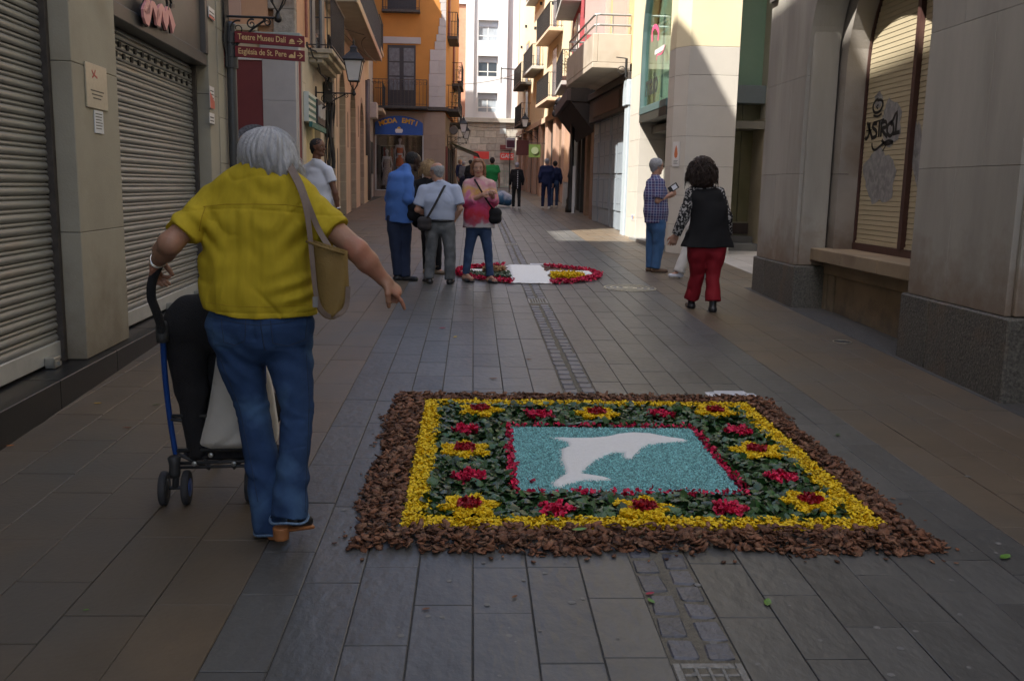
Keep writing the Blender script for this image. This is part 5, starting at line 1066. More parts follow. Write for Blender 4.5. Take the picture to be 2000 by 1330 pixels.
fbox(FB, 'white_strip', M('white enamel', (.75, .75, .73)), gb_, 17.95, 18.75, -.036, -.034, 4.18, 4.27)
px_ribbon(FB, [(1274, 82), (1274, 62), (1280, 52), (1286, 62), (1285, 80)], .09, -.036, M('pink vinyl', (.75, .10, .22), .6, .05, 3, 0), gb_, 'pink_arch_logo', .002); px_ribbon(FB, [(1282, 118), (1284, 108), (1291, 106), (1296, 98), (1299, 88)], .03, -.036, M('pink vinyl'), gb_, 'pink_arch_logo', .002)
fbox(FB, 'door_closer_bar', m_gst, gb_, 19.0, 19.05, -.3, -.25, 3.4, 5.0)
# entrance below
fbox(FB, 'entrance_glass', glass('entrance glass', (.5, .5, .45), .03, .5), B, b0, b1, -.56, -.55, .5, zb_-.31)
for u, w_ in ((18.35, .05), (17.75, .045), (19.1, .02)): fbox(FB, 'entrance_mullion', m_gdk, B, u-w_, u+w_, -.60, -.50, .5, zb_-.31)
fbox(FB, 'entrance_interior', M('dim beige interior', (.32, .28, .2), .8, .2, 1.5, 0), B, b0, b1, -1.9, -1.88, .4, zb_-.31)
st = fbox(FB, 'entrance_step', M('grey stone step', (.20, .20, .19), .7, .1, 3, .1, 40), B, 17.0, 19.9, -.9, .10, gz(17)-.05, gz(19)+.07, bev=.008)
# sign plates
pp = MB(); a_ = np.array([3.585, 16.90]); b_ = np.array([3.775, YB]); d_ = (b_-a_)/np.linalg.norm(b_-a_); FCh = Fr((0, 0), (1, 0)); FCh.o = a_; FCh.d = d_; FCh.nn = np.array([-d_[1], d_[0]])*-1 if False else np.array([d_[1], -d_[0]])
if FCh.nn[0] > 0: FCh.nn = -FCh.nn
m_plate = M('white acrylic plate', (.62, .60, .58), .35, .03, 4, 0)
pt = fbox(FCh, 'office_plate', m_plate, None, .05, .21, .004, .016, 1.98, 2.42); tag(pt, 'white plate with an orange figure on the limestone corner pillar', 'plaque')
fig = MB(); fig.prism([(.13, 2.36), (.105, 2.29), (.09, 2.20), (.10, 2.15), (.13, 2.13), (.16, 2.15), (.17, 2.20), (.155, 2.29)], lambda u, z: FCh(u, .019, z), lambda u, z: FCh(u, .0165, z)); put('orange_figure', fig, M('orange print', (.55, .16, .06), .5, .05, 4, 0), pt)
for i in range(3): fbox(FCh, 'printed_line', m_ink, pt, .08, .18-.02*(i % 2), .0161, .0168, 2.08-.025*i, 2.088-.025*i)
ps = fbox(FB, 'painted_tile', m_plate, None, 19.86, 20.22, .002, .006, .90, 1.03); tag(ps, 'small white and blue painted P mark low on the sunlit pillar', 'mark')
put('letter', text_mb('P', .11, lambda x, y, n: FB(20.12-x, .0062+n, .965+y), .001), M('blue print', (.02, .08, .4), .5, .05, 4, 0), ps, fix=False); fbox(FB, 'yellow_blob', m_org2, ps, 19.92, 19.98, .0062, .0068, .93, .99); fbox(FB, 'blue_blob', M('blue print', (.02, .08, .4)), ps, 19.985, 20.04, .0062, .0068, .925, 1.0)
# recess to the right of the pillar: glazed entrance hall
YR = 18.1; FR_ = Fr((-8, YR), (8, YR)); hall = thing('glass_entrance_hall', 'recessed glazed entrance with a blue grey beam between the limestone pillar and the arcade', 'entrance', (5.3, YR, gz(YR)))
m_oliv = M('olive tinted panel', (.12, .115, .055), .3, .12, 1.5, 0, stain=((.17, .155, .08), 1.0, .5, .65)); zbm = FR_.px(1465, 205)[1]; zbt = FR_.px(1465, 170)[1]
for i in range(4): 
    x0 = 4.3+.5*i if i else 4.3; fbox(FR_, 'tinted_panel', m_oliv, hall, 4.3+.45*i, 4.3+.45*(i+1)-.012, -.05, 0, .98, zbm-.002)
fbox(FR_, 'beam', M('blue grey metal beam', (.19, .225, .235), .5, .06, 4, 0), hall, 4.3, 6.3, -.3, .25, zbm, zbt, bev=.01)
fbox(FR_, 'green_glass_panel', M('sea green glass panel', (.26, .40, .29), .25, .08, 1, 0), hall, 5.05, 6.3, -.06, -.02, zbt+.002, 7.5); fbox(FR_, 'upper_panel', m_gdk, hall, 4.3, 5.045, -.06, -.02, zbt+.002, 7.5)
fbox(FR_, 'base_course', M('greenish stone base', (.22, .21, .15), .8, .1, 4, .1, 30), hall, 4.3, 6.3, -.06, .03, .5, .978); fbox(FR_, 'grille', M('brown grille', (.05, .035, .03), .7, .2, 9, 0), hall, 4.95, 5.45, .031, .05, .74, .95)
for i in range(2): fbox(FR_, 'step', M('dark grey step', (.13, .13, .125), .6, .1, 5, .05, 30), hall, 4.0, 8, -.2+.0*i, .35+.32*i, gz(17.4)-.1, gz(17.4)+.26-.12*i, bev=.008)
put('side_return', MB().box(6.301, 7.6, 16.7, YR+1, .2, 7.5), m_ls, hall)
# ================================================================== GREY-BLUE SHOPFRONT BUILDING (C)
FC = Fr((3.47, 20.85), (3.25, 26.44), -1)
Cb = thing('balcony_building', 'building with a solid balcony parapet above grey blue wooden shop doors', 'building', (3.6, 23, gz(23)))
m_gb = M('grey blue wood', (.26, .30, .34), .65, .12, 3, .15, 30, stretch=(1, 6, .6), tone=.05); m_par = M('beige parapet render', (.44, .38, .31), .85, .1, 2, .08, 40, stain=((.33, .27, .2), 1.4, .5, .8)); m_ylw = M('ochre frame wall', (.55, .42, .22), .85, .06, 2, .05, 40)
fbox(FC, 'core_wall', m_ylw, Cb, 20.85, 26.5, -9, -.25, .2, 13.6); fbox(FC, 'upper_wall', m_ylw, Cb, 20.85, 26.5, -.249, 0, 4.30, 13.6)
fbox(FC, 'fascia', M('dark carved wood', (.055, .045, .038), .6, .25, 8, .3, 25), Cb, 21.0, 26.4, -.249, .02, 3.35, 3.95, bev=.01); fbox(FC, 'cornice', M('dark carved wood', (.055, .045, .038)), Cb, 20.9, 26.45, -.249, .08, 3.953, 4.12, bev=.01)
s = fbox(FC, 'sign_panel', M('brown sign', (.10, .06, .045), .6, .1, 5, 0), Cb, 22, 25.6, .021, .05, 3.45, 3.85, bev=.008); put('sign_lettering', text_mb('bulevard', .3, lambda x, y, n: FC(23.8-x*1.0, .051+n, 3.65+y), .004, 0, 'CENTER', 1.3), M('faded gold', (.22, .15, .07), .5, .1, 5, 0), s, fix=False) if False else None
# folding doors of vertical leaves
ds = [21.25, 22.05, 22.85, 23.7, 24.55, 25.4, 26.3]
for i, (a, b) in enumerate(zip(ds[:-1], ds[1:])):
    d = fbox(FC, 'shutter_leaf', m_gb, Cb, a+.006, b-.006, -.20, -.15+.02*(i % 2), gz(a)+.02, 3.34, bev=.006)
    for (z0, z1) in ((.75, 1.55), (1.65, 2.5), (2.6, 3.25)): fbox(FC, 'raised_panel', m_gb, d, a+.09, b-.09, -.149+.02*(i % 2), -.130+.02*(i % 2), gz(a)*.5+z0, gz(a)*.5+z1-.02, bev=.008)
    for z in (1.0, 1.6, 2.2, 2.8, 3.1):
        for k in range(3): fbox(FC, 'stud', m_blk, d, a+.2+.18*k, a+.215+.18*k, -.129+.02*(i % 2), -.118+.02*(i % 2), z+.2, z+.215)
fbox(FC, 'door_post', M('pale blue post', (.42, .48, .52), .6, .08, 5, .05, 30), Cb, 20.86, 21.24, -.249, .06, gz(21)-.05, 3.95, bev=.01); fbox(FC, 'post_cap', M('pale blue post', (.42, .48, .52)), Cb, 20.84, 21.3, -.249, .10, 3.4, 3.95, bev=.01)
# balcony with solid parapet
NB = .86; bz0, bz1 = 4.20, 4.93
fbox(FC, 'balcony_floor', m_par, Cb, 21.05, 25.2, .003, NB, bz0, bz0+.12, bev=.01)
fbox(FC, 'parapet_side', m_par, Cb, 21.05, 21.17, .003, NB-.12, bz0+.121, bz1, bev=.008); fbox(FC, 'parapet_front', m_par, Cb, 21.05, 25.2, NB-.119, NB, bz0+.121, bz1, bev=.012); fbox(FC, 'parapet_side', m_par, Cb, 25.08, 25.2, .003, NB-.12, bz0+.121, bz1)
so_ = MB(); so_.hexa([FC(21.05, .003, 4.125), FC(25.2, .003, 4.125), FC(25.2, .3, bz0-.003), FC(21.05, .3, bz0-.003), FC(21.05, .003, bz0-.002), FC(25.2, .003, bz0-.002), FC(25.2, .3, bz0-.002), FC(21.05, .3, bz0-.002)]); put('soffit_wedge', so_, m_par, Cb)
rl = MB()
for z in (5.12, 5.34): rl.tube([FC(21.1, .02, z), FC(21.1, NB-.14, z), FC(21.16, NB-.06, z), FC(21.3, NB-.05, z), FC(25.1, NB-.05, z), FC(25.1, .02, z)], .025, 8)
for (u, n) in ((21.1, .42), (21.13, NB-.08), (22.4, NB-.05), (23.7, NB-.05), (25.1, NB-.05)): rl.tube([FC(u, n, bz1), FC(u, n, 5.34)], .018, 6)
put('hand_rails', rl, M('grey painted rail', (.33, .33, .32), .4, .05, 5, 0, metal=.4), Cb)
fbox(FC, 'roller_blind', M('pinkish blind', (.50, .37, .31), .7, .05, 3, .05, 30), Cb, 21.45, 23.2, .003, .05, 4.5, 7.2); fbox(FC, 'roller_blind', M('pinkish blind', (.50, .37, .31)), Cb, 23.7, 25.3, .003, .05, 4.5, 7.2)
bo = MB(); bo.prism([(21.3, 5.45), (24.6, 5.45), (24.6, 8), (21.3, 8)], lambda u, z: FC(u, NB-.10+(z-5.45)*.05, z), lambda u, z: FC(u, NB-.13+(z-5.45)*.05, z))
fbox(FC, 'side_screen', M('mauve screen', (.42, .33, .31), .8, .05, 3, 0), Cb, 24.2, 24.26, .05, .56, 5.4, 7.5)
mb = MB(); mb.tube([FC(20.93, .12, z) for z in (4.0, 4.15, 4.4)], .03, 6); mb.tube([FC(20.93, .12, 4.4), FC(20.93, .35, 4.42)], .012, 6); mb.tube([FC(20.93, .22+.08*math.cos(t), 4.15+.08*math.sin(t)) for t in np.linspace(0, 6.2, 12)], .01, 5); put('iron_bracket', mb, m_blk, Cb)
# ================================================================== RED BUILDING (D)
FD = Fr((3.42, 26.5), (3.78, 37.0), -1); D_ = thing('red_building', 'narrow red building with grey slab balconies behind the solid parapet balcony', 'building', (4, 32, gz(32)))
m_redw = M('raspberry red render', (.40, .065, .075), .85, .06, 2, .06, 40); m_gs = M('grey balcony slab', (.40, .40, .37), .85, .08, 4, .05, 40)
fbox(FD, 'wall', m_redw, D_, 26.51, 37.0, -9, -.25, .3, 13.5); fbox(FD, 'upper_wall', m_redw, D_, 26.51, 37.0, -.249, 0, 4.62, 13.5)
balcony(FD, D_, 33.0, 36.9, .62, FD.px(1090, 190)[1] if False else 5.25, 1.05, m_gs); balcony(FD, D_, 33.0, 36.9, .68, 8.05, 1.05, m_gs); balcony(FD, D_, 28.6, 31.4, .5, 8.05, 1.05, m_gs)
for z in (5.28, 8.08): 
    dd = fbox(FD, 'balcony_door', M('white window frame', (.7, .7, .68)), D_, 34.2, 35.8, .003, .04, z, z+2.3); fbox(FD, 'pane', m_pane, dd, 34.3, 34.95, .041, .046, z+.1, z+2.2); fbox(FD, 'pane', m_pane, dd, 35.05, 35.7, .041, .046, z+.1, z+2.2)
    fbox(FD, 'white_shutter', M('pale shutter', (.6, .6, .55), .7, .05, 6, 0), D_, 33.4, 34.1, .003, .05, z, z+2.3)
t = pot(FD, 34.0, .4, 5.26, 1.15, D_, 7, 'dry ochre foliage'); t['label'] = 'dry shrub in a pot on the lower balcony of the red building'; MATS['dry ochre foliage'].node_tree.nodes['Vector Math'].inputs[0].default_value = (.30, .22, .09)
# ground floor: black canopy, pillars, glass
cn = thing('black_canopy', 'black canopy over the cafe front below the red building', 'awning', FD(29.5, .4, 4.1)); OFF[cn.name] = np.array(FD(29.5, .4, 4.1))
m_can = M('black canopy fabric', (.022, .018, .018), .8, .2, 5, .1, 30)
fbox(FD, 'canopy_box', M('brown black fascia', (.07, .05, .05), .7, .1, 5, 0), cn, 26.6, 33, .70, .82, 4.0, 4.32); cm = MB(); cm.hexa([FD(26.6, .003, 3.95), FD(33, .003, 3.95), FD(33, .699, 3.98), FD(26.6, .699, 3.98), FD(26.6, .003, 4.55), FD(33, .003, 4.55), FD(33, .699, 4.34), FD(26.6, .699, 4.34)]); put('canopy_cover', cm, m_can, cn)
cm = MB(); cm.hexa([FD(26.62, .003, 3.15), FD(33, .003, 3.15), FD(33, .02, 3.15), FD(26.62, .02, 3.15), FD(26.62, .003, 3.94), FD(33, .003, 3.94), FD(33, .69, 3.97), FD(26.62, .69, 3.97)]); put('canopy_underside', cm, m_can, cn)
for i, u in enumerate((33.6, 34.6, 35.6)):
    mb = MB(); c = FD(u, .55, 4.62-.12*i); mb.lathe(c, [(.10, -.02), (.16, .05), (.12, .22), (.04, .3)], 12, (-.7, -.5, -.4)); mb.tube([FD(u, .02, 4.7), c], .02, 6); o = put('spotlight', mb, m_blk); tag(o, ['dark spotlight closest to the canopy over the far shopfronts', 'dark spotlight in the middle of three over the far shopfronts', 'dark spotlight furthest along over the far shopfronts'][i], 'spotlight')
m_trc = M('terracotta pillar', (.45, .29, .21), .85, .08, 3, .05, 40); m_bpil = M('brown pillar stone', (.22, .14, .09), .8, .12, 4, .1, 40)
for (a, b, m) in ((26.55, 27.4, m_bpil), (28.6, 29.3, m_bpil), (30.6, 31.0, m_gdk), (32.2, 32.6, m_gdk), (33.8, 34.2, M('chrome post', (.45, .47, .47), .3, .05, 5, 0, metal=.7)), (36.2, 37.0, m_trc)): fbox(FD, 'ground_pillar', m, D_, a, b, -.249, .02, .5, 4.61)
for (a, b) in ((27.4, 28.6), (29.3, 30.6), (31, 32.2)): fbox(FD, 'shutter_or_door', m_dk, D_, a+.003, b-.003, -.249, -.15, .5, 4.61)
fbox(FD, 'shop_glass', glass('cafe glass', (.4, .5, .5), .05, .7), D_, 32.603, 33.797, -.2, -.19, .7, 4.0); fbox(FD, 'shop_glass', glass('cafe glass'), D_, 34.203, 36.197, -.2, -.19, .7, 4.0)
fbox(FD, 'red_poster', M('red poster', (.6, .06, .05), .5, .05, 3, 0), D_, 33.0, 33.4, -.188, -.18, 2.5, 3.0); fbox(FD, 'blue_poster', M('light blue poster', (.2, .45, .7), .5, .05, 3, 0), D_, 33.0, 33.35, -.188, -.18, 1.9, 2.25)
mb = MB(); mb.lathe((3.22, 30.6, gz(30.6)), [(.17, 0), (.17, .12), (.13, .25), (.14, .4), (.10, .5), (.10, 1.1), (.13, 1.16), (.09, 1.3), (.075, 1.4), (.07, 3.2)], 14); o = put('lamp_column', mb, m_blk, smooth=True); tag(o, 'stout black lamp column under the canopy on the right side', 'lamp post')
# ================================================================== CREAM BUILDING WITH BALCONIES (E)
FE = Fr((3.78, 37.0), (2.70, 57.0), -1); E_ = thing('cream_balcony_building', 'sunlit cream building with several balconies and terracotta pillars at street level', 'building', (4, 45, gz(45)))
m_crm = M('pale cream render', (.66, .56, .38), .85, .05, 2, .05, 40); m_pch = M('peach balcony slab', (.58, .42, .30), .85, .06, 4, .05, 40)
fbox(FE, 'wall', m_crm, E_, 37.0, 58, -9, -.25, .5, 17); fbox(FE, 'upper_wall', m_crm, E_, 37.02, 57.5, -.249, 0, 4.75, 17); fbox(FE, 'floor_band', m_pch, E_, 37.05, 57.5, .003, .10, 4.55, 4.8, bev=.01)
def bal_px(p_near, p_far, zoff, n, m, h=1.0):
    """outer bottom edge given by two photo pixels"""
    u0, z0 = FE.px(*p_near, n); u1, z1 = FE.px(*p_far, n); balcony(FE, E_, u0, u1, n, (z0+z1)/2+.16, h, m, pitch=.14)
bal_px((1064, 102), (1044, 105), 0, .6, m_pch) if False else None
for (u0, u1, z, n, m) in ((39.5, 44.0, 8.1, .6, m_pch), (45.5, 49.5, 7.3, .6, m_gs), (50.5, 54.5, 7.1, .6, m_slab), (39.5, 43.5, 5.3, .6, m_pch), (45.6, 49.6, 10.9, .5, m_gs), (50.5, 54, 5.0, .55, m_slab), (39.5, 44, 11.0, .5, m_pch)):
    balcony(FE, E_, u0, u1, n, z, 1.0, m, pitch=.14); dd = fbox(FE, 'balcony_door', M('ochre door frame', (.42, .30, .16), .7, .1, 5, 0), E_, (u0+u1)/2-.7, (u0+u1)/2+.7, .003, .05, z+.003, z+2.3); fbox(FE, 'pane', m_pane, dd, (u0+u1)/2-.6, (u0+u1)/2+.6, .051, .056, z+.1, z+2.2)
for u in (38.0, 40.6, 43.2, 45.8, 48.4, 51.0, 53.6, 56.2): fbox(FE, 'ground_pillar', m_trc, E_, u, u+.75, -.249, .06, .6, 4.549, bev=.01)
for i, u in enumerate((38.0, 40.6, 43.2, 45.8, 48.4, 51.0, 53.6)): fbox(FE, 'shopfront', (m_bpil, m_dk, m_par)[i % 3], E_, u+.752, u+2.598, -.249, -.12, .6, 4.549)
for i in range(16):
    u = 39+1.1*i; z = 9.5+(i % 3)*.8
    if i % 2: fbox(FE, 'facade_hook', m_blk, E_, u, u+.06, .003, .12, z, z+.15)
# hanging signs on E
def hang(u, n0, n1, z0, z1, m, label, fr=FE, dy=.06):
    t = thing('hanging_sign', label, 'sign', fr(u, (n0+n1)/2, z0)); OFF[t.name] = np.array(fr(u, (n0+n1)/2, z0)); fbox(fr, 'sign_face', m, t, u, u+dy, n0, n1, z0, z1, bev=.006)
    mb = MB(); mb.tube([fr(u+.03, 0, z1+.06), fr(u+.03, n1, z1+.06)], .015, 6); put('arm', mb, m_blk, t); return t
t = hang(44.0, .25, .80, 2.95, 3.55, M('lime green sign', (.055, .085, .015), .5, .05, 4, 0), 'lime green square sign with a pale round emblem over the far right shops')
mb = MB(); c = FE(44.0, .525, 3.27); mb.lathe(c+np.array([0, -.02, 0]), [(.17, 0), (.17, .015)], 20, (0, -1, 0)); put('round_emblem', mb, M('pale emblem', (.15, .18, .10), .5, .05, 4, 0), t)
hang(48.5, .3, .95, 3.2, 3.95, M('brown sign box', (.13, .035, .03), .6, .1, 4, 0), 'dark red brown square hanging sign beside the lime green one')
t = hang(54.0, .45, 1.0, 3.75, 4.35, M('white enamel', (.75, .75, .73)), 'white and dark maroon hanging sign in front of the white building'); fbox(FE, 'maroon_patch', M('maroon print', (.10, .02, .04), .5, .05, 4, 0), t, 53.985, 53.999, .5, .95, 3.8, 4.2)
# lantern bracket far & railing etc
lantern(FE, 47.0, 4.3, .7, 'black wall lantern on the cream balcony building at the far right', .9)
mb = MB(); mb.lathe((3.5, 34.8, gz(34.8)), [(.16, 0), (.16, .02), (.14, .85), (.16, .9)], 12); o = put('litter_bin', mb, M('aluminium frame', (.45, .45, .44))); tag(o, 'slim grey metal litter bin by the far right shop windows', 'bin')
fbox(FD, 'display_post', m_wht, None, 30.0, 30.12, .25, .33, gz(30), gz(30)+1.5); o = bpy.data.objects['display_post']; tag(o, 'slim white post standing before the cafe pillars on the right', 'post')
# ================================================================== side street closings (out of view, they close the light)
S1 = thing('side_street_sun_block', 'unseen block added in the left side street to cut the sun', 'building', (-14, 14, .3)); put('wall', MB().box(-20, -8.2, 11.2, 17.2, -.3, 17.0), m_cream2, S1)  # added out of view to stop sun landing mid-street
S2 = thing('side_square_block', 'pale building closing the small square on the right', 'building', (14, 14, .3)); put('wall', MB().box(12.2, 20, 11.9, 18, -.3, 10), m_ls, S2)
# ================================================================== PEOPLE: implicit surfaces turned into one mesh
def v3(*a): return np.array(a, float)
def nrm(v): v = np.asarray(v, float); return v/(np.linalg.norm(v)+1e-12)
def prim(a, b, ra, rb=None, ax=None, fac=1.0, flat=0, k=None, neg=False):
    return dict(a=np.asarray(a, float), b=np.asarray(b, float), ra=ra, rb=ra if rb is None else rb, ax=None if ax is None else nrm(ax), fac=fac, flat=flat, k=k, neg=neg)
def surfnet(D, o, h):
    S = D < 0; C = np.zeros(tuple(n-1 for n in D.shape), np.int8)
    for dx in (0, 1):
        for dy in (0, 1):
            for dz in (0, 1): C += S[dx:D.shape[0]-1+dx, dy:D.shape[1]-1+dy, dz:D.shape[2]-1+dz]
    mix = (C > 0) & (C < 8); ix = np.argwhere(mix); idm = np.full(C.shape, -1, np.int64); idm[mix] = np.arange(len(ix))
    acc = np.zeros((len(ix), 3)); cnt = np.zeros(len(ix))
    I, J, K = ix.T
    for ax in range(3):
        o1, o2 = [q for q in range(3) if q != ax]
        for p in (0, 1):
            for q in (0, 1):
                off = [0, 0, 0]; off[o1] = p; off[o2] = q; off2 = list(off); off2[ax] = 1
                d0 = D[I+off[0], J+off[1], K+off[2]]; d1 = D[I+off2[0], J+off2[1], K+off2[2]]; m = (d0 < 0) != (d1 < 0)
                t = np.where(m, d0/np.where(d0 == d1, 1, d0-d1), 0); pt = np.zeros((len(ix), 3)); pt[:, o1] = p; pt[:, o2] = q; pt[:, ax] = t
                acc += pt*m[:, None]; cnt += m
    V = (ix+acc/np.maximum(cnt, 1)[:, None])*h+o; F = []
    for ax in range(3):
        o1, o2 = [q for q in range(3) if q != ax]; sl0 = [slice(None)]*3; sl1 = [slice(None)]*3; sl0[ax] = slice(0, -1); sl1[ax] = slice(1, None)
        ch = S[tuple(sl0)] != S[tuple(sl1)]; e = np.argwhere(ch); e = e[(e[:, o1] > 0) & (e[:, o2] > 0)]
        e = e[(e[:, o1] < C.shape[o1]) & (e[:, o2] < C.shape[o2])]
        u = np.zeros(3, int); w_ = np.zeros(3, int); u[o1] = 1; w_[o2] = 1
        q = np.stack([idm[tuple((e-u-w_).T)], idm[tuple((e-w_).T)], idm[tuple(e.T)], idm[tuple((e-u).T)]], 1)
        ins = S[tuple(e.T)]; 
        if ax == 1: ins = ~ins
        q[~ins] = q[~ins][:, ::-1]; F.append(q)
    F = np.concatenate(F); F = F[(F >= 0).all(1)]; return V, F
def field(prims, h, k=.02, post=None, pad=.03, lo=None, hi=None):
    pp = [p for p in prims if not p['neg']]
    L = np.min([np.minimum(p['a'], p['b'])-max(p['ra'], p['rb'])*max(1, p['fac']) for p in pp], 0)-pad; Hh = np.max([np.maximum(p['a'], p['b'])+max(p['ra'], p['rb'])*max(1, p['fac']) for p in pp], 0)+pad
    if lo is not None: L = np.maximum(L, lo)
    if hi is not None: Hh = np.minimum(Hh, hi)
    n = np.ceil((Hh-L)/h).astype(int)+1; D = np.ones(n, np.float32); axs = [L[i]+h*np.arange(n[i]) for i in range(3)]
    for p in prims:
        kk = p['k'] if p['k'] is not None else k; R = max(p['ra'], p['rb'])*max(1, p['fac'])+kk+2.5*h
        l = np.minimum(p['a'], p['b'])-R; u = np.maximum(p['a'], p['b'])+R; i0 = np.clip(np.floor((l-L)/h).astype(int), 0, n); i1 = np.clip(np.ceil((u-L)/h).astype(int)+1, 0, n)
        if (i1 <= i0).any(): continue
        X = axs[0][i0[0]:i1[0], None, None]; Y = axs[1][None, i0[1]:i1[1], None]; Z = axs[2][None, None, i0[2]:i1[2]]
        a, b = p['a'], p['b']; ab = b-a; L2 = ab @ ab+1e-12
        t = ((X-a[0])*ab[0]+(Y-a[1])*ab[1]+(Z-a[2])*ab[2])/L2; tc = np.clip(t, 0, 1)
        qx = X-a[0]-tc*ab[0]; qy = Y-a[1]-tc*ab[1]; qz = Z-a[2]-tc*ab[2]
        if p['ax'] is not None:
            c = (qx*p['ax'][0]+qy*p['ax'][1]+qz*p['ax'][2])*(1-1/p['fac']); qx = qx-c*p['ax'][0]; qy = qy-c*p['ax'][1]; qz = qz-c*p['ax'][2]
        d = np.sqrt(qx*qx+qy*qy+qz*qz)-(p['ra']+(p['rb']-p['ra'])*tc); ln = math.sqrt(L2)
        if p['flat'] & 2: d = np.maximum(d, (t-1)*ln)
        if p['flat'] & 1: d = np.maximum(d, -t*ln)
        sl = (slice(i0[0], i1[0]), slice(i0[1], i1[1]), slice(i0[2], i1[2])); A = D[sl]
        if p['neg']:
            hh = np.clip(.5-.5*(A+d)/kk, 0, 1); D[sl] = A+(-d-A)*hh+kk*hh*(1-hh)
        else:
            hh = np.clip(.5+.5*(A-d)/kk, 0, 1); D[sl] = A+(d-A)*hh-kk*hh*(1-hh)
    if post: D = post(D, axs[0][:, None, None], axs[1][None, :, None], axs[2][None, None, :])
    D[0] = D[-1] = 1; D[:, 0] = D[:, -1] = 1; D[:, :, 0] = D[:, :, -1] = 1
    return D, L
def sdf_part(name, prims, h, m, parent, k=.02, post=None, extra=None):
    D, L = field(prims, h, k, post); V, F = surfnet(D, L, h)
    if extra:
        for (pr_, hh, kk) in extra:
            D2, L2 = field(pr_, hh, kk); V2, F2 = surfnet(D2, L2, hh); F = np.concatenate([F, F2+len(V)]); V = np.concatenate([V, V2])
    o = mesh_obj(name, V, F.tolist(), m, parent, True, None, OFF[parent.name]); OFF[o.name] = OFF[parent.name]; return o
def lerp(a, b, t): return np.asarray(a)*(1-t)+np.asarray(b)*t
def hand(w, d, pn, s=1.0, curls=(.5, .5, .5, .5), thumb=.5, side=1, spread=.12, rf=.0088):
    """w wrist, d finger direction, pn palm normal; returns prims"""
    d = nrm(d); lat = nrm(np.cross(d, pn)); pn = nrm(np.cross(lat, d)); P = []
    k1 = w+d*.085*s
    P.append(prim(w, w+d*.02*s, .024*s, .026*s, lat, 1.15)); P.append(prim(w+d*.02*s, k1, .014*s, .0125*s, lat, 2.9))
    ln = [.070, .080, .074, .060]
    for i in range(4):
        off = (i-1.5)*.0195*s*side; base = k1+lat*off-d*(.004+.004*abs(i-1.2))*s; c = curls[i]; dd = nrm(d+lat*(i-1.5)*side*spread); a = base
        P.append(prim(k1*.35+w*.65+lat*off*.6, base, .011*s, .0105*s, k=.012))
        for j, (fr_, am) in enumerate(((.46, .9), (.32, 1.25), (.22, .9))):
            ang = c*am*(1.0 if j else .85); dd = nrm(dd*math.cos(ang)+pn*math.sin(ang)*1.0) if j == 0 else nrm(dd*math.cos(ang)+nrm(pn-dd*(pn@dd))*math.sin(ang)) if abs(pn@dd) < .98 else nrm(dd*math.cos(ang)-d*math.sin(ang))
            if j: pass
            b = a+dd*ln[i]*fr_*s; r = rf*s*(1-.08*j); P.append(prim(a, b, r*1.03, r*.95, k=.004)); a = b
    tb = w+d*.025*s-lat*.018*side*s; t1 = tb+nrm(d*.6-lat*side*.8+pn*.35)*.042*s; t2 = t1+nrm(d*(1-.3*thumb)-lat*side*(.45-.5*thumb)+pn*(.2+.7*thumb))*.032*s; t3 = t2+nrm(d*(1-.3*thumb)+pn*(.2+.8*thumb)+lat*side*.25*thumb)*.024*s
    P += [prim(tb, t1, .014*s, .0115*s, k=.012), prim(t1, t2, .0112*s, .0102*s, k=.004), prim(t2, t3, .0102*s, .0085*s, k=.004)]
    return P
def head_prims(c, hf, hu, s=1.0, nose=1.0):
    hf = nrm(hf); hl = nrm(np.cross(hf, hu)); hu = nrm(np.cross(hl, hf)); f = lambda x, y, z: c+(hl*x+hf*y+hu*z)*s
    P = [prim(f(0, -.022, .022), f(0, .008, .026), .083*s, .080*s, hl, .92), prim(f(0, .022, -.005), f(0, .034, -.072), .060*s, .040*s, hl, 1.03, k=.03),
         prim(f(0, .060, -.098), f(0, .058, -.098), .020*s, .020*s, hl, 1.25), prim(f(-.042, .012, -.065), f(-.020, .056, -.095), .020*s, .016*s), prim(f(.042, .012, -.065), f(.020, .056, -.095), .020*s, .016*s),
         prim(f(0, .080, .012), f(0, .099, -.030), .008*s, .0125*s*nose, k=.010), prim(f(-.012, .089, -.034), f(.012, .089, -.034), .0085*s, .0085*s, k=.006),
         prim(f(-.040, .066, .022), f(.040, .066, .022), .014*s, .014*s, k=.014), prim(f(-.038, .052, -.030), f(-.036, .054, -.034), .022*s, .022*s, k=.014), prim(f(.038, .052, -.030), f(.036, .054, -.034), .022*s, .022*s, k=.014),
         prim(f(-.017, .081, -.056), f(.017, .081, -.056), .0068*s, .0068*s, k=.006), prim(f(-.014, .080, -.066), f(.014, .080, -.066), .0075*s, .0075*s, k=.006)]
    for sx in (-1, 1):
        P.append(prim(f(sx*.075, -.012, .012), f(sx*.073, -.004, -.028), .016*s, .010*s, hl, .5, k=.006)); P.append(prim(f(sx*.031, .094, .002), f(sx*.031, .096, .002), .0165*s, .0165*s, k=.010, neg=True))
    P.append(prim(f(-.02, .092, -.061), f(.02, .092, -.061), .0022*s, .0022*s, k=.003, neg=True))
    return P
m_eye = None
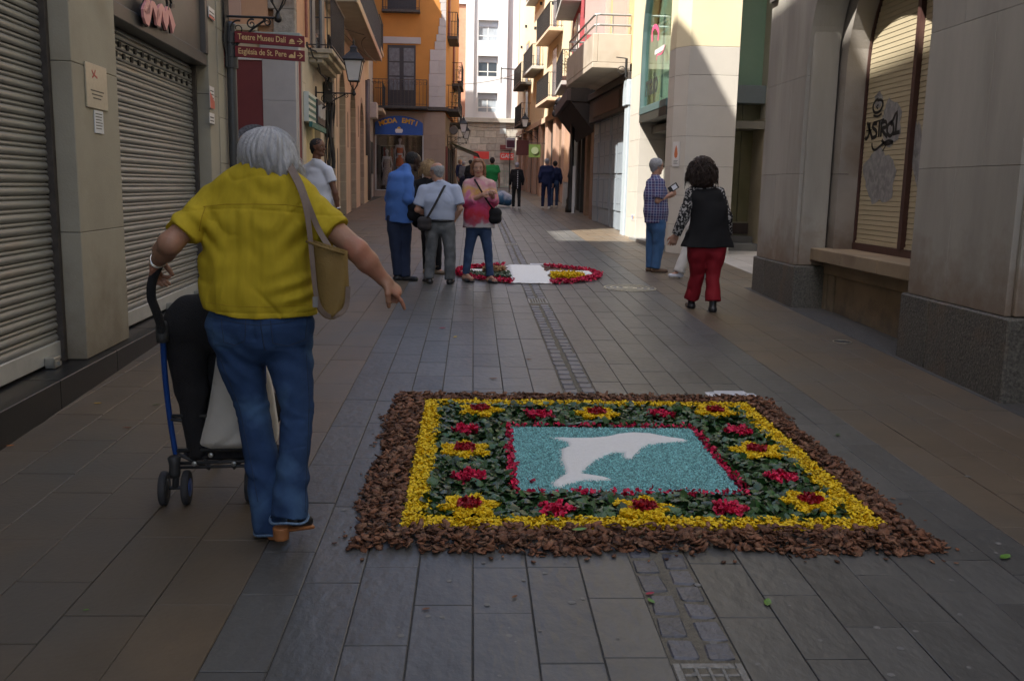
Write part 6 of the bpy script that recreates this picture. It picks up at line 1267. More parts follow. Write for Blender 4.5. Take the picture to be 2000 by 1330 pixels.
def eyes(root, c, hf, hu, s):
    hf = nrm(hf); hl = nrm(np.cross(hf, hu)); hu = nrm(np.cross(hl, hf)); f = lambda x, y, z: c+(hl*x+hf*y+hu*z)*s
    for sx in (-1, 1):
        mb = MB(); ce = f(sx*.031, .069, .001)
        mb.lathe(ce-np.array([0, 0, 0]), [(.0115*s*math.sin(t), -.0115*s*math.cos(t)) for t in np.linspace(.1, 3.04, 7)], 10, tuple(hf)); e = put('eye', mb, M('eye white', (.42, .38, .35), .3, .02, 4, 0), root, smooth=True)
        mb = MB(); mb.lathe(ce+hf*.0112*s, [(.0055*s, -.002*s), (.0055*s, .0006*s), (.002*s, .0009*s)], 10, tuple(hf)); put('iris', mb, M('dark iris', (.02, .013, .01), .2, .02, 4, 0), e)
        mb = MB(); mb.tube([f(sx*.016, .083, .020), f(sx*.032, .084, .026), f(sx*.047, .072, .021)], .0032*s, 5); put('eyebrow', mb, M('dark brow', (.05, .03, .02), .8, .1, 30, 0), root)
def rwave(X, Y, Z, f, seed, n=8, zs=.7):
    r = random.Random(seed); s_ = 0
    for i in range(n):
        a = r.uniform(0, 6.283); e = r.uniform(-1, 1); q = f*r.uniform(.6, 1.5); h = math.sqrt(1-e*e); s_ = s_+np.cos(q*(h*math.cos(a)*X+h*math.sin(a)*Y+zs*e*Z)+r.uniform(0, 6.28))
    return s_/math.sqrt(n/2)
def creases(X, Y, Z, f, seed, w_=.16, zs=.7): return np.exp(-(rwave(X, Y, Z, f, seed, zs=zs)/w_)**2)
def wrink(amp, fx, fz, seed=0, c=(0, 0, 0)):
    r = random.Random(seed); ph = [r.uniform(0, 6.28) for _ in range(8)]
    def f(D, X, Y, Z):
        w_ = amp*(.55*np.sin(fx*(X-c[0])+1.6*np.sin(fz*.35*(Z-c[2])+ph[0])+ph[1])*np.sin(fz*.5*(Z-c[2])+.8*np.sin(fx*.5*(X-c[0])+ph[2])+ph[3])+.3*np.sin(fz*(Z-c[2])+2.2*np.sin(fx*.4*(X-c[0])+ph[4])+ph[5]+fx*.3*(Y-c[1]))+.2*np.sin(fx*1.9*(X-c[0])-fz*.6*(Z-c[2])+ph[6]+fx*(Y-c[1])))
        w_ = w_+amp*.9*creases(X, Y, Z, fx*.75, seed+11)*(.4+.6*(rwave(X, Y, Z, fx*.4, seed+5) > 0))-amp*.5*rwave(X, Y, Z, fx*.5, seed+3)
        return D+w_.astype(np.float32)
    return f
SKIN = dict(light=(.46, .26, .18), tan=(.34, .18, .115), brown=(.15, .068, .038), black=(.035, .017, .012))
def skin(k): return M(k+' skin', SKIN[k], .5, .1, 12, .08, 90, stain=(tuple(c*1.15 if i == 0 else c*.85 for i, c in enumerate(SKIN[k])), 9, .5, .75), spec=.4)
def person(label, J, hf, h=.011, sk='light', s=1.0, top=None, bot=None, shoes=None, hair=None, face=False, hands=(None, None), foot=(0, 1), extra=None, group=None, hup=(0, 0, 1), stepdir=None):
    """J: joints as world points (L/R as seen in the picture)"""
    J = {k: np.asarray(v, float) for k, v in J.items()}; base = (J['anL']+J['anR'])/2; base[2] = gz(base[1])
    root = thing('person', label, 'person', tuple(base), group); hu = nrm(hup); hf = nrm(hf); lat = nrm((J['shR']-J['shL'])*np.array([1, 1, 0])); fw = nrm(np.cross((0, 0, 1), lat)); 
    if fw @ (hf*np.array([1, 1, 0])) < -.2: fw = -fw
    hf2 = np.array([fw[0], fw[1], 0]); sk_m = skin(sk); ms = (J['shL']+J['shR'])/2; pel = (J['hipL']+J['hipR'])/2
    T = dict(wc=.19, dc=.115, ww=.165, dw=.10, wh=.18, dh=.11, hem=.02, sl=.55, rs=.062, re=.062, mat=None, amp=.004, belly=0, collar=True, k=.035, shr=.058); T.update(top or {})
    Bt = dict(mat=None, rt=.088, rk=.062, ra=.055, len=1.0, wh=.165, dh=.115, amp=.004); Bt.update(bot or {})
    nb = J['neck']; c = J['head']
    # body: one skin surface from crown to sole
    P = head_prims(c, hf, hu, s*1.0)+[prim(nb-v3(0, 0, .03), c-hu*.05*s-hf*.012*s, .058*s, .052*s), prim(ms-v3(0, 0, .08)*s, pel, T['dc']*.55*s, T['dw']*.55*s, lat, 1.4), prim(lerp(J['shL'], J['shR'], .1), lerp(J['shL'], J['shR'], .9), .032*s)]
    for q in 'LR':
        P += [prim(J['sh'+q], lerp(J['sh'+q], J['el'+q], .5), .030*s, .040*s), prim(lerp(J['sh'+q], J['el'+q], .5), J['el'+q], .040*s, .036*s), prim(J['el'+q], lerp(J['el'+q], J['wr'+q], .35), .037*s, .036*s), prim(lerp(J['el'+q], J['wr'+q], .35), J['wr'+q], .036*s, .024*s), prim(J['hip'+q], J['kn'+q], (Bt['rt']-.04)*s, (Bt['rk']-.03)*s), prim(J['kn'+q], J['an'+q], (Bt['rk']-.03)*s, .028*s)]
        fd = J.get('toe'+q); fd = J['an'+q]+hf2*.16*s-v3(0, 0, J['an'+q][2]-gz(J['an'+q][1])-.03) if fd is None else fd
        J['toe'+q] = fd; P.append(prim(J['an'+q], fd, .03*s, .024*s))
    for i, q in enumerate('LR'):
        hd = hands[i] or {}; d = hd.get('d', nrm(J['wr'+q]-J['el'+q])); P += hand(J['wr'+q], d, hd.get('pn', lat*(1 if q == 'L' else -1)), s, hd.get('curls', (.35, .4, .45, .5)), hd.get('thumb', .3), hd.get('side', 1 if q == 'L' else -1), rf=max(.0088, h*.95))
    body = sdf_part('body', P, h, sk_m, root, .018*s)
    if face: eyes(root, c, hf, hu, s)
    # trousers
    if Bt['mat']:
        P = [prim(pel+v3(0, 0, .10)*s, pel-v3(0, 0, .02)*s, Bt['dh']*.92*s, Bt['dh']*s, lat, Bt['wh']/Bt['dh'], flat=1, k=.03)]
        for q in 'LR':
            hp, kn, an = J['hip'+q], J['kn'+q], J['an'+q]; end = lerp(kn, an, Bt['len'])
            P += [prim(hp, lerp(hp, kn, .3), Bt['rt']*s, Bt['rt']*.97*s, k=.03), prim(lerp(hp, kn, .3), kn, Bt['rt']*.97*s, Bt['rk']*s, k=.02), prim(kn, end, Bt['rk']*s, Bt['ra']*s, flat=2, k=.012)]
        sdf_part('trousers', P, h, Bt['mat'], root, .02, wrink(Bt['amp']*s, 28/s, 46/s, sum(map(ord, label)) % 99, pel))
    # shoes
    S_ = dict(mat=m_dk, hgt=.09, sole=None, r=.040); S_.update(shoes or {})
    for q in 'LR':
        an, toe = J['an'+q], J['toe'+q]; gd = gz(toe[1]); dn = nrm((toe-an)*np.array([1, 1, 0])); heel = an-dn*.035*s; lift = max(0, S_.get('lift'+q, 0)); zt_ = toe[2]
        hz = an[2]-.045*s; hl_ = v3(heel[0], heel[1], max(hz, gz(heel[1])+.028)); P = [prim(hl_, v3(toe[0], toe[1], max(zt_-.0, gd+.024)), .037*s, .031*s, np.cross(dn, (0, 0, 1)), 1.15), prim(an+v3(0, 0, S_['hgt']*s-.05), hl_+dn*.02, S_['r']*s, .038*s, flat=1)]
        g0 = min(hl_[2]-.03*s, gd+.02)
        shoe = sdf_part('shoe', P, h, S_['mat'], root, .02)
        if S_['sole']: sdf_part('sole', [prim(hl_-v3(0, 0, .026)*s, v3(toe[0], toe[1], max(zt_, gd+.024)-.020*s), .012*s, .012*s, np.cross(dn, (0, 0, 1)), 3.0)], h*.8, S_['sole'], shoe, .005)
    # top
    if T['mat']:
        w1 = lerp(ms, pel, .30)-fw*T.get('hunch', 0); w2 = lerp(ms, pel, .72); w3 = pel+v3(0, 0, -T['hem'])*s
        P = [prim(ms-v3(0, 0, .035)*s, w1, T['dc']*.80*s, T['dc']*s, lat, T['wc']/T['dc'], k=.04), prim(w1, w2, T['dc']*s, T['dw']*s, lat, (T['wc']/T['dc']+T['ww']/T['dw'])/2, k=.04), prim(w2, w3, T['dw']*s, T['dh']*s, lat, T['wh']/T['dh'], flat=2, k=.03), prim(J['shL'], nb-v3(0, 0, .01), T['shr']*s, .058*s, k=.035), prim(J['shR'], nb-v3(0, 0, .01), T['shr']*s, .058*s, k=.035)]
        if T['belly']: P.append(prim(lerp(ms, pel, .55)+fw*.03, lerp(ms, pel, .8)+fw*.04, T['belly']*s, k=.06))
        for q in 'LR':
            sh, el, wr = J['sh'+q], J['el'+q], J['wr'+q]; f_ = T['sl']
            if f_ <= 0: continue
            e1 = lerp(sh, el, min(f_, 1)); P.append(prim(sh, e1, T['rs']*s, T['re']*s, flat=0 if f_ > 1 else 2, k=.014))
            if f_ > 1: P.append(prim(el, lerp(el, wr, f_-1), T['re']*s*.95, T.get('rw', .04)*s, flat=2, k=.02))
        neckhole = prim(c-hu*.1*s, nb+v3(0, 0, .06), .03)
        tp = sdf_part('shirt' if not T.get('name') else T['name'], P, h, T['mat'], root, .02, wrink(T['amp']*s, 26/s, 38/s, (sum(map(ord, label))+5) % 99, ms))
        if T['collar']:
            sdf_part('collar', [prim(nb+v3(0, 0, .012)+lat*.045*s*math.cos(a)+fw*.048*s*math.sin(a)+v3(0, 0, .01*-math.sin(a)), nb+v3(0, 0, .012)+lat*.045*s*math.cos(a+.7)+fw*.048*s*math.sin(a+.7)+v3(0, 0, .01*-math.sin(a+.7)), .017*s, k=.01) for a in np.arange(2.2, 7.2, .7)], h*.9, T['mat'], tp, .012)
    # hair
    if hair:
        H_ = dict(mat=None, grow=.012, kind='short'); H_.update(hair); hl = nrm(np.cross(hf, hu)); f = lambda x, y, z: c+(hl*x+hf*y+hu*z)*s; g_ = H_['grow']
        if H_['kind'] in ('short', 'bald'):
            P = [prim(f(0, -.022, .026), f(0, .0, .03), (.083+g_)*s, (.078+g_)*s, hl, .92), prim(f(0, -.045, -.02), f(0, -.05, -.05), .06*s, .045*s, hl, 1.15)]
            lowc = H_.get('low', .030)
            def post(D, X, Y, Z):
                q = (X-c[0])*hf[0]+(Y-c[1])*hf[1]+(Z-c[2])*hf[2]; zz = (X-c[0])*hu[0]+(Y-c[1])*hu[1]+(Z-c[2])*hu[2]
                d = np.maximum(D, q*.75-zz*.75-.004*s+(-lowc+.02)*s); 
                if H_['kind'] == 'bald': d = np.maximum(d, zz-.055*s+q*.2)
                return (np.maximum(d, q-.066*s)+.0028*rwave(X, Y, Z, 260, 4)).astype(np.float32)
            sdf_part('hair', P, h*.9, H_['mat'], root, .02, post)
        elif H_['kind'] == 'bob':
            P = [prim(f(0, -.025, .032), f(0, .0, .036), (.088+g_)*s, (.082+g_)*s, hl, .95)]
            for sx in (-1, 1): P += [prim(f(sx*.075, -.01, .03), f(sx*.082, -.005, -.06), .030*s, .028*s), prim(f(sx*.07, -.03, -.02), f(sx*.07, -.02, -.085), .030*s, .022*s), prim(f(sx*.035, .045, .085), f(sx*.072, .035, .02), .030*s, .020*s)]
            P.append(prim(f(0, -.06, 0), f(0, -.055, -.07), .055*s, .045*s, hl, 1.4))
            def post(D, X, Y, Z):
                q = (X-c[0])*hf[0]+(Y-c[1])*hf[1]+(Z-c[2])*hf[2]; zz = (X-c[0])*hu[0]+(Y-c[1])*hu[1]+(Z-c[2])*hu[2]; l_ = np.abs((X-c[0])*hl[0]+(Y-c[1])*hl[1])
                cut = np.minimum(np.minimum(q-.035*s, .070*s-zz), .056*s-l_)
                return (np.maximum(D, cut)+.002*np.sin(X*240+8*np.sin(Z*30))*np.sin(Y*220)).astype(np.float32)
            sdf_part('hair', P, h*.9, H_['mat'], root, .02, post)
    if extra: extra(root, J, dict(lat=lat, fw=fw, hf=hf, hu=hu, c=c, s=s, nb=nb, pel=pel, ms=ms))
    return root
def stand(px, pyfoot, y, yaw, Hh=1.68, lean=0, stance=.10, step=0, arms='down'):
    """default standing skeleton; yaw 0 faces away from the camera (+y); picture L/R"""
    g = AT(px, pyfoot, y); o = v3(g[0], y, gz(y)); s = Hh/1.7; fw = v3(math.sin(yaw), math.cos(yaw), 0); rt = v3(math.cos(yaw), -math.sin(yaw), 0); sg = 1 if math.cos(yaw) >= 0 else -1
    q = lambda x, f, z: o+rt*x*s*sg+fw*f*s+v3(0, 0, z*s)
    J = dict(head=q(0, .03, 1.585), neck=q(0, 0, 1.43), hipL=q(-.085, 0, .90), hipR=q(.085, 0, .90), knL=q(-stance, .03+step*.5, .48), knR=q(stance, .03-step*.4, .48), anL=q(-stance, step, .075), anR=q(stance, -step, .075), shL=q(-.165, 0, 1.385), shR=q(.165, 0, 1.385), elL=q(-.23, -.02, 1.09), elR=q(.23, -.02, 1.09), wrL=q(-.235, .06, .84), wrR=q(.235, .06, .84))
    J['toeL'] = q(-stance-.02, step+.15, .03); J['toeR'] = q(stance+.02, -step+.15, .03); return J, fw, s
def tube_part(name, pts, r, m, parent, k=7): mb = MB(); mb.tube(pts, r, k); return put(name, mb, m, parent, smooth=True)
def spline(pts, n=24):
    P = [np.asarray(p, float) for p in pts]; out = []
    for i in range(len(P)-1):
        p0, p1, p2, p3 = P[max(i-1, 0)], P[i], P[i+1], P[min(i+2, len(P)-1)]
        for t in np.linspace(0, 1, max(2, n//(len(P)-1)), endpoint=False): out.append(.5*((2*p1)+(-p0+p2)*t+(2*p0-5*p1+4*p2-p3)*t*t+(-p0+3*p1-3*p2+p3)*t**3))
    return out+[P[-1]]
def ribbon(name, pts, w_, th, side, m, parent):
    """flat strap along a path; side: direction of its width"""
    mb = MB(); P = spline(pts); side = nrm(side); V = []
    for i, p in enumerate(P):
        d = nrm(P[min(i+1, len(P)-1)]-P[max(i-1, 0)]); sd = nrm(side-d*(side@d)); n = np.cross(d, sd)
        for a, b in ((-1, -1), (1, -1), (1, 1), (-1, 1)): V.append(p+sd*a*w_/2+n*b*th/2)
    n = len(P); F = [(i*4+j, i*4+(j+1) % 4, i*4+4+(j+1) % 4, i*4+4+j) for i in range(n-1) for j in range(4)]+[(3, 2, 1, 0), (4*n-4, 4*n-3, 4*n-2, 4*n-1)]
    return put(name, mb.add(V, F), m, parent, smooth=False)
def px_joints(J, y, **k):
    for n_, v in k.items(): J[n_] = AT(v[0], v[1], y+(v[2] if len(v) > 2 else 0))
    return J

def cushion(name, left, right, y, th, m, parent, nu=14, nv=22, lean=0, wr=0.0):
    """padded flat body between two edge lines given in photo pixels (top to bottom)"""
    def res(pts):
        pts = [np.array(p, float) for p in pts]; sp = spline(pts, nv*2); idx = np.linspace(0, len(sp)-1, nv).round().astype(int); return [sp[i] for i in idx]
    A, B = res([(a, b, 0) for a, b in left]), res([(a, b, 0) for a, b in right]); V = []; F = []
    for sg in (-1, 1):
        for j in range(nv):
            t = j/(nv-1)
            for i in range(nu):
                u = i/(nu-1); p = A[j]*(1-u)+B[j]*u; w_ = (max(0, 1-(2*u-1)**2))**.42*(max(0, 1-max(0, (t-.72)/.28)**2.4))**.5*(.75+.25*min(1, t*5)); V.append(AT(p[0], p[1], y+lean*t+sg*th/2*w_+(.004*math.sin(u*9+t*7)+wr*(math.sin(u*11+t*5+1)*math.sin(t*7+u*4)+.6*(1-abs(math.sin(t*5+u*7)))**2))*w_))
    n = nu*nv
    for sg in (0, 1):
        for j in range(nv-1):
            for i in range(nu-1):
                a = sg*n+j*nu+i; q = (a, a+1, a+nu+1, a+nu); F.append(q if sg == 0 else q[::-1])
    for j in range(nv-1):
        for i, fl in ((0, 0), (nu-1, 1)):
            a = j*nu+i; q = (a, a+nu, n+a+nu, n+a); F.append(q if not fl else q[::-1])
    for i in range(nu-1): F.append(((nv-1)*nu+i, (nv-1)*nu+i+1, n+(nv-1)*nu+i+1, n+(nv-1)*nu+i))
    o = put(name, MB().add(V, F), m, parent, smooth=True); return o
# ================================================================== FOREGROUND WOMAN
def cloth(name, col, weave=400, var=.06, vs=6, rough=.85, **k): return M(name, col, rough, var, vs, .12, weave, spec=.25, bd=.002, **k)
m_shirt = cloth('mustard yellow linen', (.46, .34, .020), 500, .10, 1, stretch=(34, 34, 5))
m_denim = M('faded blue denim', (.026, .055, .130), .9, .2, 7, .3, 700, spec=.2, stain=((.065, .13, .245), 5.0, .50, .72), bd=.002); m_stitch = M('dark stitching', (.02, .035, .07), .9, .1, 90, 0)
m_ghair = M('silver grey hair', (.36, .36, .37), .45, .25, 60, .25, 240, stretch=(1, 1, .25), spec=.4)
YH = 3.75; hp = lambda x, y, d=0: AT(x, y, YH+d)
HJ = dict(head=hp(528, 310, .06), neck=hp(507, 332, -.01), shL=hp(424, 388, .02), shR=hp(586, 390, -.0), elL=hp(332, 476, -.14), elR=hp(698, 490, -.10), wrL=hp(306, 512, .06), wrR=hp(748, 545, -.06),
          hipL=hp(462, 648, 0), hipR=hp(562, 648, .02), knL=hp(496, 795, .02), knR=hp(581, 795, -.06), anL=hp(530, 1000, -.06), anR=hp(564, 975, -.17))
hero = thing('person', 'woman in a mustard yellow blouse and flared jeans pointing down to her right', 'person', (-.8, YH, gz(YH)))
P = head_prims(HJ['head'], v3(.35, .93, -.25), v3(.1, .2, 1), 1.0)
P += [prim(HJ['neck'], HJ['head']-v3(0, .03, .06), .056, .052), prim(lerp(HJ['shL'], HJ['shR'], .5)-v3(0, 0, .05), lerp(HJ['hipL'], HJ['hipR'], .5), .07, .07, v3(1, 0, 0), 1.5), prim(HJ['shL'], HJ['shR'], .035)]
for q in 'LR':
    P += [prim(HJ['sh'+q], HJ['el'+q], .052, .043), prim(HJ['el'+q], lerp(HJ['el'+q], HJ['wr'+q], .38), .044, .042), prim(lerp(HJ['el'+q], HJ['wr'+q], .38), HJ['wr'+q], .042, .027), prim(HJ['hip'+q], HJ['kn'+q], .06, .036), prim(HJ['kn'+q], HJ['an'+q], .036, .028), prim(HJ['an'+q], HJ['an'+q]+v3(.01, .10, -.03), .028, .022)]
wr = HJ['wrR']; d_ = nrm(AT(773, 568, YH-.06)-wr)
hr = hand(wr, nrm(d_*1+v3(0, .15, 0)), nrm(v3(-.75, .25, -.6)), .98, (.18, 1.15, 1.25, 1.3), .75, 1, .05, .0088)
hl_ = hand(HJ['wrL'], nrm(v3(-.25, .45, -.55)), nrm(v3(.55, .15, -.45)), .98, (.85, .95, 1.0, 1.05), .9, 1, .04, .0088)
def cutfield(prims, h, lo, hi, k):
    return prims, h, k
body = sdf_part('body', P, .008, skin('tan'), hero, .02, extra=[(hr+[prim(lerp(HJ['elR'], wr, .7), wr, .0325, .027)], .0035, .010), (hl_+[prim(lerp(HJ['elL'], HJ['wrL'], .7), HJ['wrL'], .0325, .027)], .0035, .010)])
# blouse
sh = lambda x, y, rx, d=0: (hp(x, y, d), rx)
AX = v3(1, 0, 0); c0 = hp(505, 450)
P = [prim(hp(505, 375, -.0), hp(500, 440, -.0), .105, .124, AX, 1.66, k=.05), prim(hp(500, 440), hp(498, 520), .124, .130, AX, 1.70, k=.05), prim(hp(498, 520), hp(502, 566), .131, .138, AX, 1.62, k=.04), prim(hp(503, 566), hp(508, 640), .140, .140, AX, 1.58, k=.03),
     prim(HJ['shL']+v3(-.0, 0, -.005), HJ['neck']-v3(.02, 0, .015), .070, .064, k=.05), prim(HJ['shR']+v3(.01, 0, 0), HJ['neck']-v3(-.02, 0, .015), .070, .064, k=.05), prim(HJ['shL']+v3(-.01, 0, 0), lerp(HJ['shL'], HJ['elL'], .78)+v3(0, 0, -.006), .068, .069, flat=2, k=.012), prim(HJ['shR']+v3(.0, 0, 0), lerp(HJ['shR'], HJ['elR'], .62)+v3(0, 0, -.008), .068, .071, flat=2, k=.012)]
P += [prim(lerp(HJ['shL'], HJ['elL'], .3), lerp(HJ['shL'], HJ['elL'], 1.0), .058, .058, neg=True, k=.006)] if False else []
xs_, zs_ = [], []
def Xp(px, z=1.1): return float(AT(px, 450, YH)[0])
pleat = Xp(490); ztop = float(hp(0, 398)[2]); zyoke = float(hp(0, 402)[2]); zhem = float(hp(0, 606)[2]); yc = float(c0[1])
def shirt_post(D, X, Y, Z):
    back = np.clip((yc-Y)/.05, 0, 1); f = np.zeros_like(D)
    dist = np.abs(X-pleat+.02*(ztop-Z)); below = 1/(1+np.exp(-(zyoke-Z)/.006))
    f += -.007*np.exp(-(dist/.016)**2)*below*np.exp(-(zyoke-Z)/.25)*back+.006*np.exp(-((dist-.028)/.010)**2)*below*np.exp(-np.maximum(zyoke-Z, 0)/.16)*back
    f += .0035*np.exp(-((Z-zyoke-.01*np.cos((X-pleat)*9))/.004)**2)*back
    low = np.clip((ztop-Z)/.35, 0, 1)
    f += .010*low*np.sin(X*26+2.2*np.sin(Z*5+1)+.6)*np.sin(Z*4.5+1.8+X*3)+.003*low*np.sin((X*.9+Z*.35)*34+2*np.sin(Z*5))+.0035*np.sin(X*62+Z*23+2*np.sin(Z*13))*low
    cr_ = lambda p: (1-np.abs(np.sin(p)))**3
    f += -.0075*low*back*cr_(X*12+1.0*np.sin(Z*3.3+1)+.4)-.0045*low*cr_(X*21-Z*3+1.4*np.sin(Z*4.1))-.005*np.clip((Z-zyoke+.3)/.3, 0, 1)*cr_((X-pleat)*7+Z*8)*np.clip(np.abs(X-pleat)/.12-.3, 0, 1)
    f += .0042*creases(X, Y, Z, 17, 21, .13, .45)*(.35+.65*low)+.0025*creases(X, Y, Z, 34, 8, .12, .6)*(rwave(X, Y, Z, 9, 2) > 0)-.0030*rwave(X, Y, Z, 11, 6, zs=.4)
    # gathered folds low on the right and diagonal drags from the armpits
    gx = Xp(600); gzr = float(hp(0, 555)[2]); r2 = ((X-gx)/.10)**2+((Z-gzr)/.07)**2
    f += .010*np.exp(-r2)*np.sin((Z-gzr)*95-(X-gx)*30)
    ax_ = Xp(395); az = float(hp(0, 440)[2]); r3 = ((X-ax_)/.10)**2+((Z-az)/.10)**2; f += .007*np.exp(-r3)*np.sin((Z-az)*60+(X-ax_)*70)
    ax_ = Xp(620); r3 = ((X-ax_)/.12)**2+((Z-az)/.12)**2; f += .008*np.exp(-r3)*np.sin((Z-az)*55-(X-ax_)*60)
    f += .0030*np.sin(Z*70+3*np.sin(X*22))*np.clip(1-low, 0, 1)*np.sin(X*14)
    f += .004*np.exp(-((Z-zhem-.022)/.0035)**2)
    D = D+f
    hemz = zhem+.030*np.clip((Xp(470)-X)/.2, 0, 1)+.003*np.sin(X*17)
    return np.maximum(D, hemz-Z).astype(np.float32)
sdf_part('blouse', P, .0052, m_shirt, hero, .02, shirt_post)
# collar stand
P = [prim(HJ['neck']+v3(.055*math.cos(a)+.012, .058*math.sin(a)+.01, .004+.012*math.sin(a)), HJ['neck']+v3(.055*math.cos(a+.5)+.012, .058*math.sin(a+.5)+.01, .004+.012*math.sin(a+.5)), .020, k=.012) for a in np.arange(0, 6.2, .5)]
sdf_part('collar', P, .006, m_shirt, hero, .012)
# jeans
P = [prim(hp(505, 592), hp(508, 632), .100, .126, AX, 1.62, flat=1, k=.03), prim(hp(508, 632), hp(510, 652), .128, .120, AX, 1.62, k=.04),
     prim(hp(463, 650), hp(472, 715, .01), .103, .089, k=.03), prim(hp(472, 715, .01), hp(493, 795, .02), .089, .066, k=.015), prim(hp(493, 795, .02), hp(508, 880, -.01), .066, .066, k=.015), prim(hp(508, 880, -.01), hp(532, 1036, -.06), .066, .072, flat=2, k=.01),
     prim(hp(560, 650), hp(568, 715, .0), .103, .091, k=.015), prim(hp(568, 715, -.01), hp(581, 795, -.06), .091, .066, k=.006), prim(hp(581, 795, -.06), hp(574, 880, -.11), .066, .062, k=.006), prim(hp(574, 880, -.11), hp(565, 1012, -.19), .062, .074, flat=2, k=.004)]
kz = float(hp(0, 795)[2]); xm = float(hp(512, 700)[0]); zcr = float(hp(0, 640)[2])
def jean_post(D, X, Y, Z):
    kn = np.exp(-((Z-kz)/.07)**2); th = np.exp(-((Z-kz-.22)/.12)**2); lo = np.clip((kz-Z)/.2, 0, 1)
    cr_ = lambda p: (1-np.abs(np.sin(p)))**3
    f = 0*D+.0030*creases(X, Y, Z, 20, 31, .14, 1.3)*(.3+.7*np.clip(kn+lo, 0, 1))+.0018*creases(X, Y, Z, 40, 14, .12, 1.5)*np.clip(kn+th, 0, 1)-.0035*kn*cr_(Z*42+2.0*np.sin(X*17))-.003*lo*cr_(Z*13+X*14+1)+.0012*kn*np.sin(Z*120+3*np.sin(X*25))+.003*th*np.sin(Z*80+X*45+2*np.sin(X*20))+.0035*lo*np.sin(Z*38+X*25+np.sin(Z*17)*2)+.0025*lo*np.sin(X*60+Z*9)
    f += .006*np.exp(-((X-xm)/.007)**2)*(Z > zcr-.02)*np.clip((Z-zcr+.04)/.03, 0, 1)*(Y < YH)
    for px0, px1 in ((424, 478), (545, 598)):
        x0, x1 = Xp(px0), Xp(px1); zt_, zb_2 = float(hp(0, 618)[2]), float(hp(0, 664)[2])
        e = np.minimum.reduce([np.abs(X-x0)+0*Z, np.abs(X-x1)+0*Z]); inside = (X > x0-.004) & (X < x1+.004) & (Z < zt_) & (Z > zb_2); f -= .0030*inside*(Y < YH)
    return (D+f).astype(np.float32)
jn = sdf_part('jeans', P, .0062, m_denim, hero, .02, jean_post)
for (c, r, dz) in (((532, 1037, -.06), .073, 0), ((565, 1013, -.19), .075, 0)):
    cc = hp(*c); mb = MB(); k = 28; mb.tube([cc+v3(r*math.cos(t), r*math.sin(t), .004+.006*math.sin(3*t)) for t in np.linspace(0, 6.28, k)[:-1]], .0055, 5, closed=True); put('frayed_hem', mb, M('pale frayed denim', (.14, .22, .34), .9, .3, 80, .3, 300), jn)
# clogs
m_wood = M('tan leather and wood', (.33, .13, .045), .5, .15, 14, .1, 60); m_blkl = M('black leather', (.02, .02, .022), .4, .1, 30, .1, 90)
def clog(c, lift, dr):
    c = np.array(c); d = nrm(dr); side = v3(d[1], -d[0], 0); g = c.copy()
    heel = sdf_part('shoe_heel', [prim(c+v3(0, 0, .0), c-v3(0, 0, .052), .033, .030, flat=3, k=.002)], .004, m_wood, hero, .004)
    sdf_part('shoe', [prim(c+v3(0, 0, .004)+d*.08, c+d*.145-v3(0, 0, .022), .030, .028, side, 1.1, k=.01)], .005, m_blkl, hero, .012)
    sdf_part('sole', [prim(c+v3(0, 0, -.018)+d*.02, c+d*.155-v3(0, 0, .046), .010, .013, side, 2.9, k=.004)], .004, m_wood, hero, .004)
gl = GR(532, 1060); clog((gl[0], gl[1]+.05, gz(gl[1])+.054), 0, v3(-.05, 1, 0)); gr_ = hp(549, 1028, -.23); clog(gr_, 0, v3(.52, .85, 0))
# hair: soft volume plus strands
hc = HJ['head']; hx = lambda x, y, d=0: hp(x, y, d)
P = [prim(hc+v3(-.012, -.03, .018), hc+v3(.0, .02, .028), .099, .095, k=.04), prim(hx(522, 302, -.02), hx(542, 322, -.02), .088, .074, k=.05), prim(hx(546, 298, .02), hx(556, 320, .02), .050, .044, k=.04), prim(hx(494, 290, .02), hx(486, 312, .03), .046, .034, k=.04)]
hz0 = float(hx(0, 300)[2])
def hair_post(D, X, Y, Z):
    a = np.arctan2(X-hc[0], -(Y-hc[1])); low = np.clip((hz0+.07-Z)/.16, 0, 1)
    f = .0050*np.sin(a*15+3.0*np.sin(Z*17+1)+2)*(.35+low)+.0028*np.sin(a*43+2*np.sin(Z*31))+.004*low*np.sin(a*27+Z*40)
    lock = float(hx(0, 336)[2])+.016*np.sin(a*9)+.012*np.sin(a*23+1)
    return np.maximum(D+f, lock-Z).astype(np.float32)
hr_ = sdf_part('hair', P, .0045, m_ghair, hero, .02, hair_post)
rr = random.Random(4); mbs = MB()
for i in range(1500):
    a = rr.uniform(-2.0, 2.0)-math.pi/2; up = rr.uniform(.0, 1.0)
    crown = hc+v3(.01, -.01, .135); n = 9; pts = []; rx, ry = .099, .110; wv = rr.uniform(0, 6); am = rr.uniform(.002, .012); end = rr.uniform(.9, 1.25); a2 = a+rr.uniform(-.25, .25)
    for j in range(n):
        t = j/(n-1)*end; ph = min(t, 1)*1.75; rad = math.sin(min(ph, 1.57)); aa = a+(a2-a)*t; swell = 1+.10*t+rr.uniform(-.004, .004)
        q = hc+v3(.000+.014*t+rx*rad*math.cos(aa)*swell+am*math.sin(t*7+wv)*math.sin(aa), -.005+ry*rad*math.sin(aa)*swell, .006+.115*math.cos(min(ph, 1.57))-(max(0, ph-1.0))*.105+am*.5*math.cos(t*6+wv)); pts.append(q)
    w0 = rr.uniform(.0010, .0022); mbs.tube(pts, [w0*(1-.75*j/(n-1)) for j in range(n)], 3, cap=False)
o = put('hair_strands', mbs, m_ghair, hero, smooth=True, fix=False); tag(o, kind='stuff')
m2 = M('white grey strands', (.52, .51, .50), .5, .2, 40, 0); mb3 = MB()
